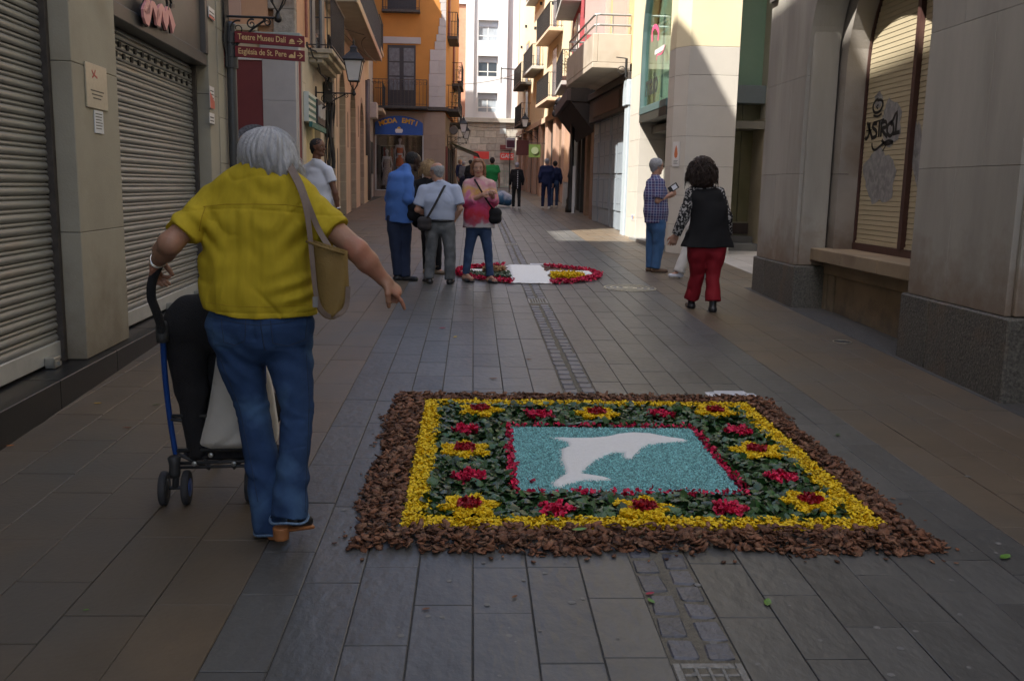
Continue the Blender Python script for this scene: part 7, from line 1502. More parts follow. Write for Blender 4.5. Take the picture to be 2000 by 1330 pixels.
for i in range(160):
    a = rr.uniform(-2.5, .6)-math.pi/2+.8; pts = []; am = rr.uniform(.008, .022); st_0 = rr.uniform(.5, .8); wv = rr.uniform(0, 6); n = 10; out_ = rr.uniform(.0, .022)
    for j in range(n):
        t = j/(n-1); zz = .03-.115*t*rr.uniform(.97, 1.03); r_2 = .104+out_*math.sin(t*3)+.012*t; pts.append(hc+v3(.0+.018*t+r_2*math.cos(a+.35*t)+am*math.sin(5*t+wv)*math.sin(a), r_2*math.sin(a+.35*t), zz+am*.4*math.sin(6*t+wv)))
    mb3.tube(pts, [.0017*(1-.8*j/(n-1)) for j in range(n)], 3, cap=False)
tag(put('loose_strands', mb3, m2, hero, fix=False), kind='stuff')
# watch, ring
def band(c, ax, r, w_, m, name, parent, k=20):
    mb = MB(); mb.lathe(np.array(c)-nrm(ax)*w_/2, [(r, 0), (r+.003, w_*.2), (r+.003, w_*.8), (r, w_)], k, tuple(nrm(ax))); return put(name, mb, m, parent, smooth=True)
m_silver = M('polished silver', (.75, .72, .66), .25, .05, 9, 0, metal=.9)
ax_ = HJ['wrL']-HJ['elL']; w_ = band(lerp(HJ['elL'], HJ['wrL'], .93), ax_, .0295, .008, m_silver, 'bracelet', hero); band(lerp(HJ['elL'], HJ['wrL'], .85), ax_, .0315, .004, m_silver, 'bracelet', hero)
# shoulder bag
m_bag = M('olive tan canvas', (.20, .125, .032), .75, .15, 4, .2, 160, stain=((.17, .10, .03), 3, .5, .75)); m_trim = M('taupe leather trim', (.17, .12, .09), .6, .1, 20, .08, 90)
bag = thing('shoulder_bag', 'olive tan shoulder bag with taupe straps hanging at the side of the woman in yellow', 'bag', tuple(hp(645, 620, -.14)))
yb = -.15; outline = [(604, 470), (612, 540), (616, 600), (624, 618), (645, 623), (668, 618), (679, 600), (681, 560), (677, 488)]
bt0, bt1 = hp(602, 467, yb), hp(680, 492, yb)
cushion('bag_body', [(603, 466), (608, 510), (613, 560), (618, 600), (630, 618), (643, 624)], [(679, 490), (680, 525), (682, 565), (679, 598), (668, 615), (652, 624)], YH+yb, .105, m_bag, bag, wr=.004)
ribbon('side_trim', [hp(606, 462, yb-.045), hp(611, 520, yb-.058), hp(618, 580, yb-.060), hp(628, 606, yb-.055), hp(645, 618, yb-.05), hp(664, 613, yb-.05), hp(677, 596, yb-.04), hp(680, 560, yb-.035)], .018, .006, v3(1, 0, 0), m_trim, bag)
ribbon('strap', [hp(606, 466, yb-.03), hp(600, 420, yb-.02), hp(590, 380, yb+.0), hp(574, 345, yb+.05), hp(560, 322, yb+.09)], .020, .005, v3(1, .2, 0), m_trim, bag)
ribbon('strap', [hp(642, 482, yb-.02), hp(622, 448, yb+.0), hp(602, 400, yb+.0), hp(586, 358, yb+.035), hp(566, 322, yb+.09)], .022, .005, v3(1, .2, 0), m_trim, bag)
mb = MB(); a, b = bt0+v3(0, -.045, -.006), bt1+v3(-.01, -.04, -.006); mb.tube([a, lerp(a, b, .5)+v3(0, -.02, 0), b], .0055, 6); put('top_seam', mb, m_bag, bag, smooth=True)
lt = hp(617, 590, yb-.066); put('small_tag', MB().box(lt[0]-.012, lt[0]+.008, lt[1]-.004, lt[1], lt[2]-.02, lt[2]+.02), M('grey tag', (.2, .19, .18), .6, .05, 9, 0), bag)
# ================================================================== STROLLER
m_sblue = M('blue aluminium tube', (.015, .07, .30), .35, .08, 8, 0, metal=.3); m_foam = M('black foam grip', (.014, .014, .016), .85, .15, 60, .3, 160); m_sfab = M('black stroller fabric', (.012, .011, .012), .9, .15, 8, .3, 200); m_tyre = M('dark rubber tyre', (.035, .035, .038), .8, .1, 30, .1, 60)
SR = thing('stroller', 'folding stroller with blue tubes, black fabric and small twin wheels pushed by the woman', 'stroller', (-1.2, 4.15, gz(4.15)))
q = lambda x, y, d: AT(x, y, 4.05+d)
tube_part('frame_tube', spline([q(318, 660, -.12), q(322, 730, -.05), q(331, 810, .0), q(342, 880, .03), q(348, 905, .04)]), .0125, m_sblue, SR, 12)
xr = AT(522, 700, 4.1)[0]; lx = AT(331, 810, 4.05)[0]; dxs = xr-lx
tube_part('frame_tube', [p+v3(dxs, 0, 0) for p in spline([q(318, 660, -.12), q(322, 730, -.05), q(331, 810, .0), q(342, 880, .03), q(348, 905, .04)])], .0125, m_sblue, SR, 12)
hd_ = spline([q(310, 519, -.235), q(302, 536, -.23), q(296, 556, -.22), q(296, 582, -.20), q(304, 605, -.18), q(314, 635, -.14), q(317, 662, -.12)])
tube_part('handle_grip', hd_, .0185, m_foam, SR, 14); tube_part('handle_grip', [p+v3(dxs, 0, 0) for p in hd_], .0185, m_foam, SR, 14)
for dx in (0, dxs): put('joint_sleeve', MB().lathe(q(317, 655, -.12)+v3(dx, 0, -.03), [(.024, 0), (.026, .02), (.026, .07), (.02, .09)], 14), m_dk, SR, smooth=True)
# seat fabric and canopy
P = [prim(q(375, 615, -.02), q(420, 612, -.02), .095, .10, v3(0, 1, 0), .8, k=.05), prim(q(352, 640, -.03), q(470, 640, .02), .085, .09, k=.05), prim(q(362, 680, .0), q(372, 760, .03), .085, .062, v3(1, 0, 0), 1.05, k=.04), prim(q(372, 760, .03), q(385, 880, .06), .060, .045, k=.04), prim(q(400, 640, .05), q(500, 650, .05), .09, .09, k=.05)]
sdf_part('canopy', P, .008, m_sfab, SR, .03, wrink(.006, 25, 30, 3, q(380, 700, 0)))
P = [prim(q(420, 690, .12), q(470, 700, .12), .16, .16, v3(0, 1, 0), .45, k=.05), prim(q(430, 800, .14), q(500, 800, .14), .12, .12, v3(0, 1, 0), .5, k=.05)]
sdf_part('seat_fabric', P, .012, m_sfab, SR, .03)
bk_ = MB(); zt = q(440, 873, .03); 
for (a, b, r) in (((333, 818, .0), (395, 826, .05), .009), ((333, 812, .0), (520, 812, .03), .008), ((346, 905, .03), (535, 898, .03), .0085), ((350, 913, .03), (535, 908, .03), .0075), ((345, 880, .03), (540, 872, .03), .010), ((345, 885, .03), (410, 915, .08), .008), ((385, 870, .08), (410, 912, .03), .008), ((455, 915, .03), (500, 875, .08), .008)):
    mb = MB(); mb.tube([q(*a), q(*b)], r, 8); put('cross_bar', mb, m_dk, SR, smooth=True)
P = [prim(q(395, 885, .12), q(520, 880, .12), .085, .085, v3(0, 0, 1), .30, k=.03)]; sdf_part('basket', P, .01, m_sfab, SR, .02, wrink(.004, 30, 40, 6))
for (x, y) in ((412, 888), (345, 905), (457, 905), (380, 905)):
    mb = MB(); mb.lathe(q(x, y, .012), [(.011, 0), (.011, .008), (.004, .011)], 10, (0, -1, 0)); put('rivet', mb, m_steel, SR)
def wheel(px, py, y):
    g = GR(px, py); c = v3(g[0], g[1]+.0, gz(g[1])+.079); w_ = MB(); prof = [(.045, -.014), (.068, -.016), (.076, -.012), (.079, 0), (.076, .012), (.068, .016), (.045, .014)]; w_.lathe(c, prof, 28, (1, .12, 0)); t = put('wheel', w_, m_tyre, SR, smooth=True); t.data.polygons[-1].use_smooth = False
    hb = MB(); hb.lathe(c, [(.018, -.022), (.042, -.016), (.044, 0), (.042, .016), (.018, .022)], 18, (1, .12, 0)); put('hub', hb, m_sblue if px > 350 else m_dk, t); return c
c1 = wheel(322, 986, 0); c2 = wheel(366, 984, 0); c3 = wheel(488, 978, 0); c4 = wheel(530, 976, 0)
for a, b in ((c1, c2), (c3, c4)):
    mb = MB(); m_ = (a+b)/2; mb.tube([a, b], .009, 8); mb.tube([m_, m_+v3(0, .01, .05), m_+v3(.0, -.0, .13)], .015, 8); mb.lathe(m_+v3(0, 0, .05), [(.022, 0), (.026, .02), (.024, .06), (.03, .09), (.02, .1)], 12); put('wheel_fork', mb, m_dk, SR, smooth=True)
for dx in (0, dxs):
    for (x, y) in ((.06, .30),): c = wheel(322, 986, 0) if False else None
fw_ = [GR(395, 945)+v3(0, .35, 0), GR(500, 940)+v3(0, .35, 0)]
for i, g in enumerate(fw_):
    c = v3(g[0], g[1], gz(g[1])+.079); mb = MB(); mb.lathe(c, [(.045, -.014), (.068, -.016), (.079, 0), (.068, .016), (.045, .014)], 24, (1, 0, 0)); put('wheel', mb, m_tyre, SR, smooth=True); mb = MB(); mb.tube([c, c+v3(0, -.05, .14), q(395 if i == 0 else 500, 885, .2)], .012, 8); put('front_leg', mb, m_sblue, SR, smooth=True)
# white tote bag standing in the stroller basket
m_tote = M('natural cotton canvas', (.60, .56, .49), .9, .06, 5, .25, 260); TB = thing('tote_bag', 'off-white cotton tote bag standing in the stroller basket behind the jeans', 'bag', tuple(q(460, 872, .0)))
cushion('bag_body', [(424, 684), (416, 740), (406, 800), (394, 850), (392, 868), (412, 876)], [(512, 690), (530, 740), (540, 800), (545, 840), (540, 862), (520, 874)], 4.06, .17, m_tote, TB, nu=26, nv=34, wr=.014)
ribbon('bag_handle', [q(440, 688, -.02), q(445, 660, -.01), q(475, 655, -.01), q(480, 688, -.02)], .022, .004, v3(1, 0, 0), m_tote, TB)

# sewn details laid on the cloth surfaces
from mathutils.bvhtree import BVHTree
def on_surface(o, pts, n=0):
    V = [tuple(v.co) for v in o.data.vertices]; F = [tuple(p.vertices) for p in o.data.polygons]; t = BVHTree.FromPolygons(V, F); off = OFF[o.name]; out = []
    for (x, y) in pts:
        d = Vector(ray(x, y)).normalized(); h = t.ray_cast(Vector(CAMP-off), d)
        if h[0] is not None: out.append(np.array(h[0])+off-np.array(d)*n)
    return out
def densify(pts, st=6):
    o_ = []
    for (a, b) in zip(pts[:-1], pts[1:]):
        n = max(1, int(math.hypot(b[0]-a[0], b[1]-a[1])/st)); o_ += [(a[0]+(b[0]-a[0])*i/n, a[1]+(b[1]-a[1])*i/n) for i in range(n)]
    return o_+[pts[-1]]
def seam(o, pts, r, m, name='seam'):
    q_ = on_surface(o, densify(pts), r*.2)
    if len(q_) > 2: return put(name, MB().tube(q_, r, 5), m, o, smooth=True)
for pk in ([(432, 622), (437, 668), (458, 674), (478, 666), (480, 626)], [(528, 626), (533, 670), (560, 676), (596, 664), (600, 620)]):
    seam(jn, pk, .0018, m_stitch, 'pocket_seam')
seam(jn, [(408, 618), (460, 630), (506, 636), (560, 630), (612, 614)], .0016, m_stitch, 'yoke_seam'); seam(jn, [(508, 612), (510, 640), (514, 668), (517, 684)], .0024, m_stitch, 'centre_seam')
seam(jn, [(598, 690), (604, 780), (602, 850), (598, 930), (596, 1000)], .0016, m_stitch, 'side_seam'); seam(jn, [(430, 700), (466, 790), (486, 880), (504, 980)], .0016, m_stitch, 'side_seam')
blo = bpy.data.objects['blouse']; m_ss = M('dark mustard seam', (.34, .22, .006), .9, .1, 50, 0)  # seams in a darker mustard than the cloth
seam(blo, [(397, 404), (440, 399), (505, 399), (560, 400), (606, 408)], .0015, m_ss, 'yoke_seam'); seam(blo, [(402, 402), (394, 425), (389, 452)], .0018, m_ss, 'armhole_seam'); seam(blo, [(604, 405), (606, 430), (602, 458)], .0018, m_ss, 'armhole_seam')
seam(blo, [(341, 447), (352, 457), (366, 468), (380, 482)], .0014, m_ss, 'sleeve_hem'); seam(blo, [(655, 437), (648, 450), (634, 463)], .0014, m_ss, 'sleeve_hem'); seam(blo, [(400, 590), (450, 598), (520, 600), (600, 596)], .0013, m_ss, 'hem_seam')
# ================================================================== THE OTHER PEOPLE
m_wpolo = cloth('white polo cotton', (.62, .64, .70), 500, .03); m_navyt = cloth('dark navy trousers', (.018, .022, .042), 400, .1); m_bshirt = cloth('cornflower blue shirt', (.075, .17, .46), 400, .05); m_lshirt = cloth('pale blue grey shirt', (.42, .47, .60), 500, .04)
m_gjean = M('washed grey jeans', (.11, .115, .12), .9, .25, 10, .2, 500, stain=((.19, .195, .20), 6, .5, .7), bd=.002); m_bjean = M('indigo jeans', (.028, .055, .125), .9, .2, 10, .2, 500, stain=((.06, .11, .2), 7, .55, .75), bd=.002); m_bjean2 = M('mid blue jeans', (.045, .115, .25), .9, .15, 8, .2, 500, bd=.002)
m_blackc = cloth('black cloth', (.014, .014, .016), 300, .1); m_redt = cloth('crimson trousers', (.22, .010, .018), 300, .08, 5, .75); m_whitet = cloth('off-white trousers', (.58, .56, .53), 400, .05); m_green = cloth('green t-shirt', (.02, .22, .06), 300, .05); m_navyc = cloth('navy tracksuit', (.014, .02, .06), 300, .1)
m_greyh = M('short grey hair', (.30, .30, .31), .7, .3, 90, .3, 300); m_dhair = M('cropped black hair', (.014, .012, .011), .8, .3, 90, .3, 300); m_aub = M('auburn hair', (.20, .085, .04), .6, .35, 60, .3, 200, stretch=(1, 1, .3), stain=((.36, .20, .10), 30, .5, .7)); m_blond = M('curly fair hair', (.40, .27, .14), .7, .3, 50, .3, 200); m_curl = M('dark brown curls', (.028, .014, .009), .55, .5, 40, .2, 200)
m_shoe = M('dark shoe leather', (.02, .02, .022), .4, .1, 9, 0); m_sole = M('pale rubber sole', (.5, .47, .42), .7, .05, 9, 0); m_suede = M('brown suede shoe', (.13, .08, .05), .85, .1, 20, .1, 90)
def tri_mat(name, fn):
    """material whose colour comes from a small node function"""
    m = bpy.data.materials.new(name); MATS[name] = m; m.use_nodes = True; T = m.node_tree; N = T.nodes; L = T.links; b = N['Principled BSDF']; b.inputs['Roughness'].default_value = .85; b.inputs['Specular IOR Level'].default_value = .25
    fn(T, N, L, b); return m
def ramp(N, L, src, cols, interp='LINEAR'):
    r = N.new('ShaderNodeValToRGB'); r.color_ramp.interpolation = interp; e = r.color_ramp.elements
    while len(e) > 1: e.remove(e[-1])
    e[0].position = cols[0][0]; e[0].color = (*cols[0][1], 1)
    for p, c in cols[1:]: q = e.new(p); q.color = (*c, 1)
    L.new(src, r.inputs[0]); return r.outputs[0]
def plaid_nodes(T, N, L, b):
    g = N.new('ShaderNodeNewGeometry'); s = N.new('ShaderNodeSeparateXYZ'); L.new(g.outputs['Position'], s.inputs[0]); col = None
    def stripes(src, freq, lo, off=0):
        a = N.new('ShaderNodeMath'); a.operation = 'MULTIPLY_ADD'; a.inputs[1].default_value = freq; a.inputs[2].default_value = off; L.new(src, a.inputs[0]); f = N.new('ShaderNodeMath'); f.operation = 'FRACT'; L.new(a.outputs[0], f.inputs[0]); c = N.new('ShaderNodeMath'); c.operation = 'LESS_THAN'; c.inputs[1].default_value = lo; L.new(f.outputs[0], c.inputs[0]); return c.outputs[0]
    xy = N.new('ShaderNodeMath'); xy.operation = 'ADD'; L.new(s.outputs[0], xy.inputs[0]); xy.inputs[1].default_value = 0; cur = (.05, .075, .20, 1)
    out = None
    for (src, fr_, lo, off, c2, fac) in ((xy.outputs[0], 13, .5, 0, (.12, .035, .08, 1), .3), (s.outputs[2], 13, .5, .2, (.12, .04, .09, 1), .3), (xy.outputs[0], 26, .16, .1, (.42, .44, .55, 1), .8), (s.outputs[2], 26, .16, .3, (.42, .44, .55, 1), .7)):
        st = stripes(src, fr_, lo, off); mu = N.new('ShaderNodeMath'); mu.operation = 'MULTIPLY'; mu.inputs[1].default_value = fac; L.new(st, mu.inputs[0]); mx = N.new('ShaderNodeMix'); mx.data_type = 'RGBA'; L.new(mu.outputs[0], mx.inputs['Factor'])
        if out is None: mx.inputs[6].default_value = cur
        else: L.new(out, mx.inputs[6])
        mx.inputs[7].default_value = c2; out = mx.outputs[2]
    L.new(out, b.inputs['Base Color'])
m_plaid = tri_mat('blue plaid cotton', plaid_nodes)
PKZ = float(AT(935, 365, 12.2)[2])
def tie_nodes(T, N, L, b):
    g = N.new('ShaderNodeNewGeometry'); s = N.new('ShaderNodeSeparateXYZ'); L.new(g.outputs['Position'], s.inputs[0]); n = N.new('ShaderNodeTexNoise'); n.inputs['Scale'].default_value = 9; n.inputs['Detail'].default_value = 4; L.new(g.outputs['Position'], n.inputs['Vector'])
    mr = N.new('ShaderNodeMapRange'); mr.inputs[1].default_value = PKZ-.50; mr.inputs[2].default_value = PKZ+.12; L.new(s.outputs[2], mr.inputs[0]); a = N.new('ShaderNodeMath'); a.operation = 'MULTIPLY_ADD'; a.inputs[1].default_value = .55; L.new(n.outputs[0], a.inputs[0]); L.new(mr.outputs[0], a.inputs[2])
    c = N.new('ShaderNodeMath'); c.operation = 'SUBTRACT'; c.inputs[1].default_value = .27; L.new(a.outputs[0], c.inputs[0])
    o = ramp(N, L, c.outputs[0], [(.0, (.45, .42, .42)), (.10, (.40, .10, .15)), (.22, (.48, .035, .05)), (.45, (.50, .06, .15)), (.58, (.55, .20, .30)), (.70, (.62, .35, .10)), (.80, (.62, .38, .34)), (.9, (.55, .25, .30)), (1, (.62, .45, .38))]); L.new(o, b.inputs['Base Color'])
m_tie = tri_mat('tie-dyed blouse', tie_nodes)
def spot_nodes(T, N, L, b):
    g = N.new('ShaderNodeNewGeometry'); n = N.new('ShaderNodeTexNoise'); n.inputs['Scale'].default_value = 38; n.inputs['Detail'].default_value = 3; L.new(g.outputs['Position'], n.inputs['Vector']); o = ramp(N, L, n.outputs[0], [(.0, (.012, .012, .014)), (.50, (.02, .02, .022)), (.56, (.40, .38, .37)), (1, (.5, .48, .46))]); L.new(o, b.inputs['Base Color'])
m_spot = tri_mat('black and white print', spot_nodes)
G5 = None
def glasses(root, D, s=1.0):
    c, hf, hu = D['c'], nrm(D['hf']), nrm(D['hu']); hl = nrm(np.cross(hf, hu)); f = lambda x, y, z: c+(hl*x+hf*y+hu*z)*s; mb = MB()
    for sx in (-1, 1):
        mb.tube([f(sx*.031+.02*math.cos(t), .098, .002+.014*math.sin(t)) for t in np.linspace(0, 6.28, 12)[:-1]], .0025, 5, closed=True); mb.tube([f(sx*.051, .095, .006), f(sx*.078, .03, .01), f(sx*.08, -.01, .005)], .0025, 5)
    mb.tube([f(-.011, .1, .005), f(.011, .1, .005)], .0025, 5); put('spectacles', mb, m_blk, root)
def small_bag(label, pts_strap, w_, c, size, m, cat='bag', group=None, side=(1, 0, 0)):
    b = thing('shoulder_bag', label, cat, tuple(c), group); sdf_part('bag_body', [prim(c+v3(-size[0]*.3, 0, size[1]*.25), c+v3(size[0]*.3, 0, size[1]*.25), size[1]*.45, k=.02), prim(c+v3(-size[0]*.3, 0, -size[1]*.25), c+v3(size[0]*.3, 0, -size[1]*.25), size[1]*.45, k=.02)], .010, m, b, .02)
    ribbon('strap', pts_strap, w_, .006, side, m, b); return b
# --- man in the white polo shirt (profile, looks right)
J, fw, s = stand(622, 540, 12.5, 1.2, 1.8); y = 12.5
px_joints(J, y, head=(621, 288, 0), neck=(618, 316, 0), shL=(598, 332, .10), shR=(641, 334, -.08), elL=(590, 378, .12), elR=(655, 378, -.12), wrL=(590, 412, .2), wrR=(660, 408, -.1), hipL=(608, 420, .03), hipR=(636, 420, -.03), knL=(606, 482, .02), knR=(634, 482, 0), anL=(604, 536, 0), anR=(634, 537, 0))
J['toeL'] = J['anL']+v3(.13, .05, -.04); J['toeR'] = J['anR']+v3(.13, .03, -.04)
def ex(root, J, D): band(lerp(J['elR'], J['wrR'], .95), J['wrR']-J['elR'], .033, .02, m_silver, 'wrist_watch', root, 14)
person('man in a white polo shirt looking right behind the shoulder of the woman in yellow', J, v3(.93, -.33, .05), .010, 'brown', 1.04, dict(mat=m_wpolo, sl=.52, rs=.068, re=.070, wc=.20, ww=.185, dw=.13, wh=.185, belly=.12, hem=.0), dict(mat=m_navyt), dict(mat=m_shoe), dict(mat=m_dhair, grow=.003, low=.03), extra=ex, face=True)
# --- man in blue shirt (back three-quarter, looks down right)
J, fw, s = stand(785, 548, 12.2, .9, 1.72); y = 12.2
px_joints(J, y, head=(808, 315, .12), neck=(793, 328, .04), shL=(769, 346, .05), shR=(798, 350, -.09), elL=(760, 388, .08), elR=(797, 390, -.15), wrL=(806, 398, .16), wrR=(818, 400, .08), hipL=(770, 428, 0), hipR=(789, 428, .05), knL=(773, 488, 0), knR=(791, 488, .05), anL=(778, 537, .0), anR=(792, 541, .0))
J['toeL'] = J['anL']+v3(.12, .02, -.045); J['toeR'] = J['anR']+v3(.14, -.04, -.045)
person('tall man in a cornflower blue shirt and navy jeans, seen from behind, head bowed', J, v3(.86, .42, -.30), .010, 'black', 1.02, dict(mat=m_bshirt, sl=1.9, rs=.074, re=.062, rw=.042, wc=.19, dc=.15, ww=.185, dw=.15, wh=.20, dh=.155, hem=.03), dict(mat=M('dark indigo jeans', (.016, .026, .06), .9, .15, 8, .2, 400), rt=.10, rk=.072, ra=.066), dict(mat=m_shoe, r=.045), dict(mat=m_dhair, grow=.002), extra=None)
# --- woman in black hidden behind, with fair curls
J, fw, s = stand(845, 538, 12.95, .6, 1.66); y = 12.95
px_joints(J, y, head=(838, 332, .0), neck=(834, 352, 0), shL=(815, 360, 0), shR=(856, 362, 0), elL=(808, 395, 0), elR=(858, 395, 0), wrL=(822, 408, -.1), wrR=(846, 408, -.1), hipL=(832, 430, 0), hipR=(850, 430, 0), knL=(832, 485, 0), knR=(856, 485, 0), anL=(833, 528, 0), anR=(856, 528, 0)); J['toeR'] = J['anR']+v3(.12, -.07, -.045)
def curls(root, D, m, n, R, zlo, rr_, seed, amp=.010, cx=0, th=.0035, face=-1, turns=5):
    c, hf, hu, s = D['c'], nrm(D['hf']), nrm(D['hu']), D['s']; hl = nrm(np.cross(hf, hu)); rg = random.Random(seed); mb = MB()
    for i in range(n):
        a = rg.uniform(0, 6.28); el = rg.uniform(-.15, 1.5); d = v3(math.cos(a)*math.cos(el), math.sin(a)*math.cos(el), math.sin(el))
        if d[1] > .55 and el < .9 and face > 0: continue
        st = c+(hl*d[0]*.075+hf*(d[1]*.08-.01)+hu*(.02+d[2]*.085))*s; L_ = rg.uniform(.08, .20)*R; ph = rg.uniform(0, 6.28); pts = []
        o = nrm(hl*d[0]+hf*d[1]+hu*d[2]*.7); am = amp*rg.uniform(.6, 1.3)
        for j in range(14):
            t = j/13; q = st+o*(L_*.62*math.sin(min(1.4, t*2.2)))*s-v3(0, 0, 1)*L_*t*t*1.15*s; e1 = nrm(np.cross(o, (0, 0, 1))); e2 = nrm(np.cross(o, e1))
            q = q+(e1*math.cos(ph+turns*t*3)+v3(0, 0, .5)*math.sin(ph+turns*t*3)+e2*.3*math.sin(ph+turns*t*3))*am*s; pts.append(q)
        mb.tube(pts, [th*(1-.5*j/13) for j in range(14)], 4, cap=False)
    return tag(put('hair_curls', mb, m, root, smooth=True, fix=False), kind='stuff')
def ex(root, J, D):
    hf = nrm(D['hf']); c = D['c']; sdf_part('hair', [prim(c-hf*.03+v3(0, 0, .03), c-hf*.02-v3(0, 0, .02), .095, .09)], .012, m_blond, root); curls(root, D, m_blond, 170, .75, -.1, 0, 3, .010, th=.005)
person('woman in black with fair curly hair, mostly hidden between the two men', J, v3(.3, .9, -.3), .011, 'light', .98, dict(mat=m_blackc, sl=1.9, wc=.18), dict(mat=m_blackc, rt=.08, rk=.056, ra=.048), dict(mat=M('beige ankle boot', (.30, .22, .15), .7, .1, 9, .05, 90), hgt=.14, r=.045), extra=ex)
c = AT(826, 425, 12.35); small_bag('black bag with fringe held between the blue shirt and the older man', [AT(814, 380, 12.3), AT(818, 400, 12.3), c+v3(-.02, 0, .08)], .03, c, (.20, .20), m_blackc)
c = AT(814, 412, 12.1); small_bag('black shoulder bag held by the man in the cornflower blue shirt', [AT(806, 350, 12.25), AT(815, 385, 12.1), c+v3(0, 0, .08)], .03, c, (.16, .19), m_blackc)
# --- older man in pale shirt, seen from behind
J, fw, s = stand(858, 553, 11.9, -.25, 1.6); y = 11.9
px_joints(J, y, head=(853, 335, .02), neck=(859, 358, 0), shL=(828, 372, 0), shR=(889, 372, 0), elL=(815, 410, -.03), elR=(899, 408, -.05), wrL=(838, 420, .18), wrR=(886, 432, .04), hipL=(846, 440, 0), hipR=(874, 440, 0), knL=(841, 497, .02), knR=(879, 497, -.02), anL=(838, 545, .0), anR=(879, 545, .0))
J['toeL'] = J['anL']+v3(-.06, .12, -.04); J['toeR'] = J['anR']+v3(.03, .14, -.04)
def ex(root, J, D):
    glasses(root, D, .97); p = D['pel']; mb = MB(); k = 22; mb.tube([p+v3(.165*math.cos(t), .124*math.sin(t), .060) for t in np.linspace(0, 6.283, k)[:-1]], .016, 6, closed=True); put('belt', mb, m_shoe, root, smooth=True)
person('older balding man in a pale blue shirt and grey jeans, seen from behind', J, v3(-.70, .68, -.15), .010, 'light', .97, dict(mat=m_lshirt, sl=.80, rs=.080, re=.080, wc=.225, dc=.14, ww=.205, dw=.13, wh=.168, dh=.122, hem=-.075, belly=.10), dict(mat=m_gjean, rt=.098, rk=.075, ra=.068, wh=.160, amp=.006), dict(mat=m_shoe, sole=m_sole), dict(mat=m_greyh, grow=.007, kind='bald', low=.04), extra=ex)
c = AT(829, 437, 11.78); small_bag('black pouch on a diagonal strap across the back of the older man', [AT(870, 362, 11.86), AT(866, 368, 11.78), AT(852, 395, 11.74), AT(838, 420, 11.72), c+v3(.02, 0, .05)], .028, c, (.11, .13), M('dark strap cloth', (.03, .026, .028), .8, .1, 20, 0))
# --- woman in the tie-dyed blouse, faces the camera
J, fw, s = stand(937, 550, 12.2, math.pi-.2, 1.62); y = 12.2
px_joints(J, y, head=(934, 328, .0), neck=(936, 349, .02), shL=(915, 361, 0), shR=(957, 361, 0), elL=(912, 396, -.04), elR=(963, 392, .0), wrL=(943, 381, -.20), wrR=(962, 378, -.20), hipL=(924, 440, 0), hipR=(946, 440, 0), knL=(916, 490, 0), knR=(953, 490, -.02), anL=(910, 536, 0), anR=(957, 540, -.05))
J['toeL'] = J['anL']+v3(.07, -.12, -.045); J['toeR'] = J['anR']+v3(.06, -.13, -.045)
def ex(root, J, D):
    for q in 'LR':
        a, t = J['an'+q], J['toe'+q]; g = gz(t[1]); d = nrm((t-a)*v3(1, 1, 0)); sd = np.cross(d, (0, 0, 1)); h_ = v3(a[0], a[1], g+.018)-d*.04; e = v3(t[0], t[1], g+.016)+d*.03
        so_2 = sdf_part('sandal', [prim(h_, e, .014, .014, sd, 2.9, k=.004)], .007, m_shoe, root, .004)
        for f in (.45, .6, .75):
            p = lerp(h_, e, f); mb = MB(); mb.tube([p+sd*.042*math.cos(tt)+v3(0, 0, .045*math.sin(tt)) for tt in np.linspace(0, math.pi, 8)], .008, 5); put('sandal_strap', mb, m_shoe, so_2)
    for px0, nm in ((972, 0),): pass
w_ = person('woman in a pink, red and yellow tie-dyed blouse looking at the camera', J, v3(.02, -1, -.08), .0095, 'light', .97, dict(mat=m_tie, sl=1.5, rs=.074, re=.080, rw=.072, wc=.19, dc=.135, ww=.20, dw=.155, wh=.215, dh=.16, hem=.035, collar=False, belly=.11), dict(mat=m_bjean, rt=.085, rk=.062, ra=.055), dict(mat=skin('light'), hgt=.06, r=.032), dict(mat=m_aub, kind='bob', grow=.010), face=True, extra=ex,
           hands=(dict(curls=(.8, .9, .9, .9), pn=v3(0, .6, -.6)), dict(curls=(.8, .9, .9, .9), pn=v3(0, .5, -.6))))
mb = MB(); c = AT(934, 328, 12.2); lp = c+v3(0, -.083*.97-.004, -.061*.97-.008*.97); mb.tube([lp+v3(-.020, .005, .001), lp+v3(-.006, -.002, .003), lp+v3(.006, -.002, .003), lp+v3(.020, .005, .001)], .0048, 6); put('lips', mb, M('rose lips', (.36, .09, .08), .4, .05, 9, 0), w_, smooth=True)
c = AT(966, 422, 12.12); small_bag('small black crossbody bag on the woman in the tie-dyed blouse', [AT(927, 350, 12.16), AT(930, 356, 12.05), AT(945, 382, 12.00), AT(958, 402, 12.03), c+v3(0, 0, .08)], .022, c, (.09, .15), m_blackc)
